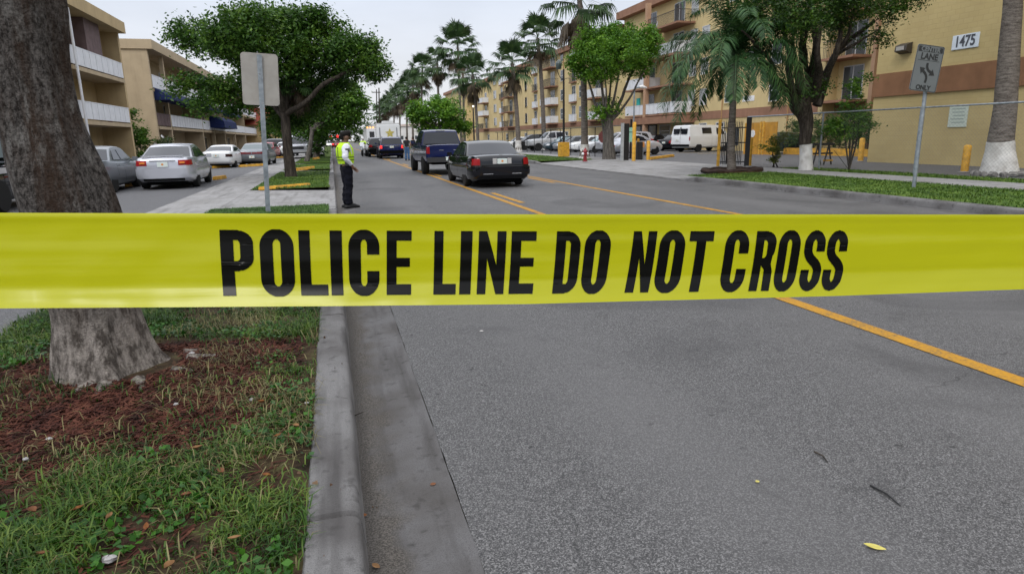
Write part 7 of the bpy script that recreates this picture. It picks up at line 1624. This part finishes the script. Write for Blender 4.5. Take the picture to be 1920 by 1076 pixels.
# broad leaved weeds
x, y = sow(16000, -2.6, -.2, 1.3, 7.0, 1.2); dn = vnoise(x, y, 1.9, 17); keep = (dn > .02) & (bare(x, y) < .35) & (np.hypot(x-TREE0.x, y-TREE0.y) > .42); x, y = x[keep], y[keep]
c = np.stack([x, y, mesh_ground(x, y)+.012+.035*rng.random(len(x))], 1); V = leaves(c, 0, .034, up=1.0, asp=.8); tag(link('weeds', arrmesh('weeds', V, np.arange(len(V)).reshape(-1, 4), G_WEED)), 'low broad leaved weeds growing through the near grass', 'weeds', kind='stuff')
# grass on islands and the right verge
def far_turf(label, rects, n, h, w, mat):
    V_, F_ = [], []; o_ = 0
    for x0, x1, y0, y1, z0 in rects:
        k = int(n*(x1-x0)*(y1-y0)); x, y = sow(k, x0, x1, y0, y1); V, F = blades(x, y, np.full(k, z0), h*(.5+rng.random(k)), w*(.7+.6*rng.random(k)), np.full(k, .9)); V_.append(V); F_.append(F+o_); o_ += len(V)
    tag(link('grass', arrmesh('grass', np.concatenate(V_), np.concatenate(F_), mat)), label, 'grass', kind='stuff')
G_LAWN = leafmat('lawn_blade', (.03, .065, .010), (.075, .15, .018), (.17, .25, .045), .3, .5, 1.2)
far_turf('short grass covering the left islands', [(-2.45, -.2, 21.25, 32.5, .12), (-2.45, -.2, 35.05, 42.5, .12), (-2.45, -.2, 45.3, 60, .12)], 520, .07, .022, G_LAWN)
far_turf('mown grass strip along the right kerb', [(11.9, 15.35, 6, 20.3, .12)], 620, .06, .02, G_LAWN)
far_turf('grass strip beside the black fence beyond the driveway', [(11.9, 15.35, 37.1, 62, .12)], 260, .07, .03, G_LAWN)
far_turf('thin grass along the foot of the chain link fence', [(17.3, 18.55, 5, 22.4, .115)], 420, .07, .02, G_LAWN)
# mulch chips
MULCH = leafmat('mulch_chip', (.016, .005, .003), (.055, .014, .008), (.12, .045, .026), .0, .9, 6)
x, y = sow(60000, -2.75, -.3, 2.2, 4.9); keep = rng.random(len(x)) < np.clip(bare(x, y)*1.6, .10, 1); keep &= np.hypot(x-TREE0.x, y-TREE0.y) > .3; x, y = x[keep], y[keep]; n = len(x)
az = rng.normal(size=n)*.7+.5; L_ = .012+.035*rng.random(n)**2; w = .002+.0035*rng.random(n); d = np.stack([np.cos(az), np.sin(az), rng.normal(size=n)*.25], 1)*L_[:, None]; s = np.stack([-np.sin(az), np.cos(az), rng.normal(size=n)*.4], 1)*w[:, None]
c = np.stack([x, y, mesh_ground(x, y)+.004+.012*rng.random(n)], 1); V = np.stack([c-d-s, c+d-s*.7, c+d+s, c-d+s*.8], 1).reshape(-1, 3)
tag(link('mulch', arrmesh('mulch', V, np.arange(len(V)).reshape(-1, 4), MULCH)), 'reddish brown wood mulch round the foot of the leaning trunk', 'mulch', kind='stuff')
# dry leaf crumbs and grit in the gutter and on the verge
CRUMB = leafmat('dry_crumb', (.03, .018, .010), (.09, .05, .03), (.20, .13, .08), 0, .8, 6)
x1_, y1_ = sow(2600, .0, .40, 1.6, 9, 1.3); x1_ = .02+.38*np.abs(rng.normal(size=2600))*.32; x2_, y2_ = sow(5200, -2.5, -.05, 1.5, 6, 1.2); x3_, y3_ = sow(260, .5, 5, 1.6, 9)
x, y = np.concatenate([x1_, x2_, x3_]), np.concatenate([y1_, y2_, y3_]); zz = np.concatenate([np.full(2600, -.012), mesh_ground(x2_, y2_)+.02, np.full(260, .003)]); sz = np.concatenate([.004+.016*rng.random(2600)**4, .008+.03*rng.random(5200)**3, .005+.008*rng.random(260)])
V = leaves(np.stack([x, y, zz], 1), 0, 1.0, up=1.5, asp=.7).reshape(-1, 4, 3); ctr = V.mean(1, keepdims=True); V = ctr+(V-ctr)*sz[:, None, None]; V = V.reshape(-1, 3)
tag(link('leaf_litter', arrmesh('leaf_litter', V, np.arange(len(V)).reshape(-1, 4), CRUMB)), 'brown leaf crumbs scattered over gutter and verge', 'litter', kind='stuff')
# larger fallen leaves, pebbles and paper scraps one can count
def fallen_leaf(label, p, ln, wd, rz, mat, curl=.25, group=None):
    o_ = MB(); n = 7; vs = []; fs = []
    for i in range(n):
        t_ = i/(n-1); ww = wd*math.sin(pi*min(1, t_*.96+.02))**.8*.5
        for j, k in enumerate((-1, 0, 1)): vs.append(((t_-.5)*ln, k*ww, .002+curl*ln*((t_-.5)**2)*.8+abs(k)*ww*curl))
        if i:
            for j in range(2): a = (i-1)*3+j; fs.append((a, a+1, a+4, a+3))
    ob = o_.add(vs, fs).build('fallen_leaf', mat, smooth=80); ob.location = p; ob.rotation_euler = (.05, .03, rz); tag(ob, label, 'leaf', group); return ob
LY = M('yellow_leaf', (.46, .40, .09), .6, var=(40, .2)); LO = M('orange_leaf', (.20, .075, .025), .7, var=(40, .3)); LB = M('brown_leaf', (.16, .07, .035), .75, var=(40, .3)); LW = M('pale_scrap', (.50, .48, .46), .7, var=(30, .2)); LT = M('tan_leaf', (.22, .12, .055), .75, var=(40, .3))
fallen_leaf('pale yellow leaf lying on the asphalt near the picture bottom', G(1640, 1026, .004), .075, .03, -.75, LY)
fallen_leaf('tiny yellow leaf on the asphalt in the middle of the near lane', G(1420, 903, .004), .022, .018, .3, LY)
fallen_leaf('reddish leaf on the gutter concrete beside the asphalt seam', G(812, 908, -.004), .03, .022, .4, LB)
fallen_leaf('tan leaf on the gutter at the picture bottom', G(705, 1061, -.012), .04, .022, -.9, LT)
fallen_leaf('small orange leaf in the gutter against the kerb face', G(683, 966, -.012), .025, .02, .2, LO)
fallen_leaf('white scrap on the asphalt just below the tape', G(903, 621, .004), .035, .025, .2, LW)
spots = [(145, 955, LO, 'orange leaf in the dark grass left of the other orange leaves'), (205, 970, LT, 'tan leaf lying beside the weeds low in the grass'), (318, 1063, LT, 'large tan leaf at the bottom edge of the grass'), (275, 990, LO, 'orange leaf among the weeds near the white stone'), (490, 755, LO, 'orange leaf beside the grey stone near the kerb'), (368, 842, LT, 'curled tan leaf at the edge of the mulch'), (500, 893, LO, 'rusty leaf in the straw coloured grass'), (415, 885, LB, 'dark brown leaf at the right of the mulch'), (80, 1040, LB, 'brown leaf in the lowest corner of the grass'), (555, 800, LT, 'tan leaf at the grass edge touching the kerb'), (520, 818, LO, 'small orange leaf in the grass beside the kerb break'), (62, 960, LB, 'brown leaf buried in the long grass'), (300, 660, LB, 'brown leaf at the root of the leaning trunk'), (440, 1010, LT, 'faded tan leaf among straw blades'), (350, 930, LB, 'rust brown leaf in the middle of the grass')]
for px_, py_, m_, lab in spots: p = G(px_, py_, .16); fallen_leaf(lab, p, .036+.018*rng.random(), .018+.012*rng.random(), rng.random()*6, m_, .75+.5*rng.random())
STONE = M('pale_stone', (.33, .32, .32), .9, var=(20, .25), bump=(40, .6))
def pebble(label, px_, py_, r):
    p = G(px_, py_, .15); mb = MB(); rg = []
    for i in range(7):
        a = pi*i/6; rg.append([(p.x*0+r*sin(a)*cos(b_)*(1+.7*noise.noise((cos(b_)*1.7, sin(b_)*1.7, a+px_))), r*.75*sin(a)*sin(b_)*(1+.3*noise.noise((cos(b_), a, px_))), r*.55*cos(a)*(1+.5*noise.noise((a, b_, px_)))) for b_ in np.linspace(0, 2*pi, 12, endpoint=False)])
    ob = mb.rings(rg).build('pebble', STONE); ob.location = p; tag(ob, label, 'stone')
for px_, py_, r, lab in ((360, 663, .035, 'pale stone at the right of the trunk flare'), (472, 749, .022, 'grey stone near the kerb beside the orange leaf'), (205, 1047, .035, 'white chalky stone low in the grass'), (330, 757, .018, 'small white stone on the mulch'), (92, 822, .02, 'white pebble on the mulch at the left'), (575, 755, .017, 'white pebble close to the kerb edge'), (48, 860, .02, 'pale pebble half hidden in the grass at the left')): pebble(lab, px_, py_, r*.72)
# twigs and dark rubber strips on the road
def twig(label, a, c, r, mat):
    p = G(*a, .006); q_ = G(*c, .006); mb = MB(); mb.tube([Vector((0, 0, 0)), (q_-p)*.5+Vector((.01, 0, .004)), q_-p], [r, r*.9, r*.5], 6); ob = mb.build('twig', mat); ob.location = p; tag(ob, label, 'twig')
twig('thin black strip lying on the asphalt at the lower right', (1632, 909), (1688, 947), .005, BLACK)
twig('short dark twig on the asphalt in the middle lane', (1527, 846), (1552, 866), .004, BK_DARK)
twig('curved brown twig in the gutter', (662, 780), (682, 772), .003, BK_DARK)
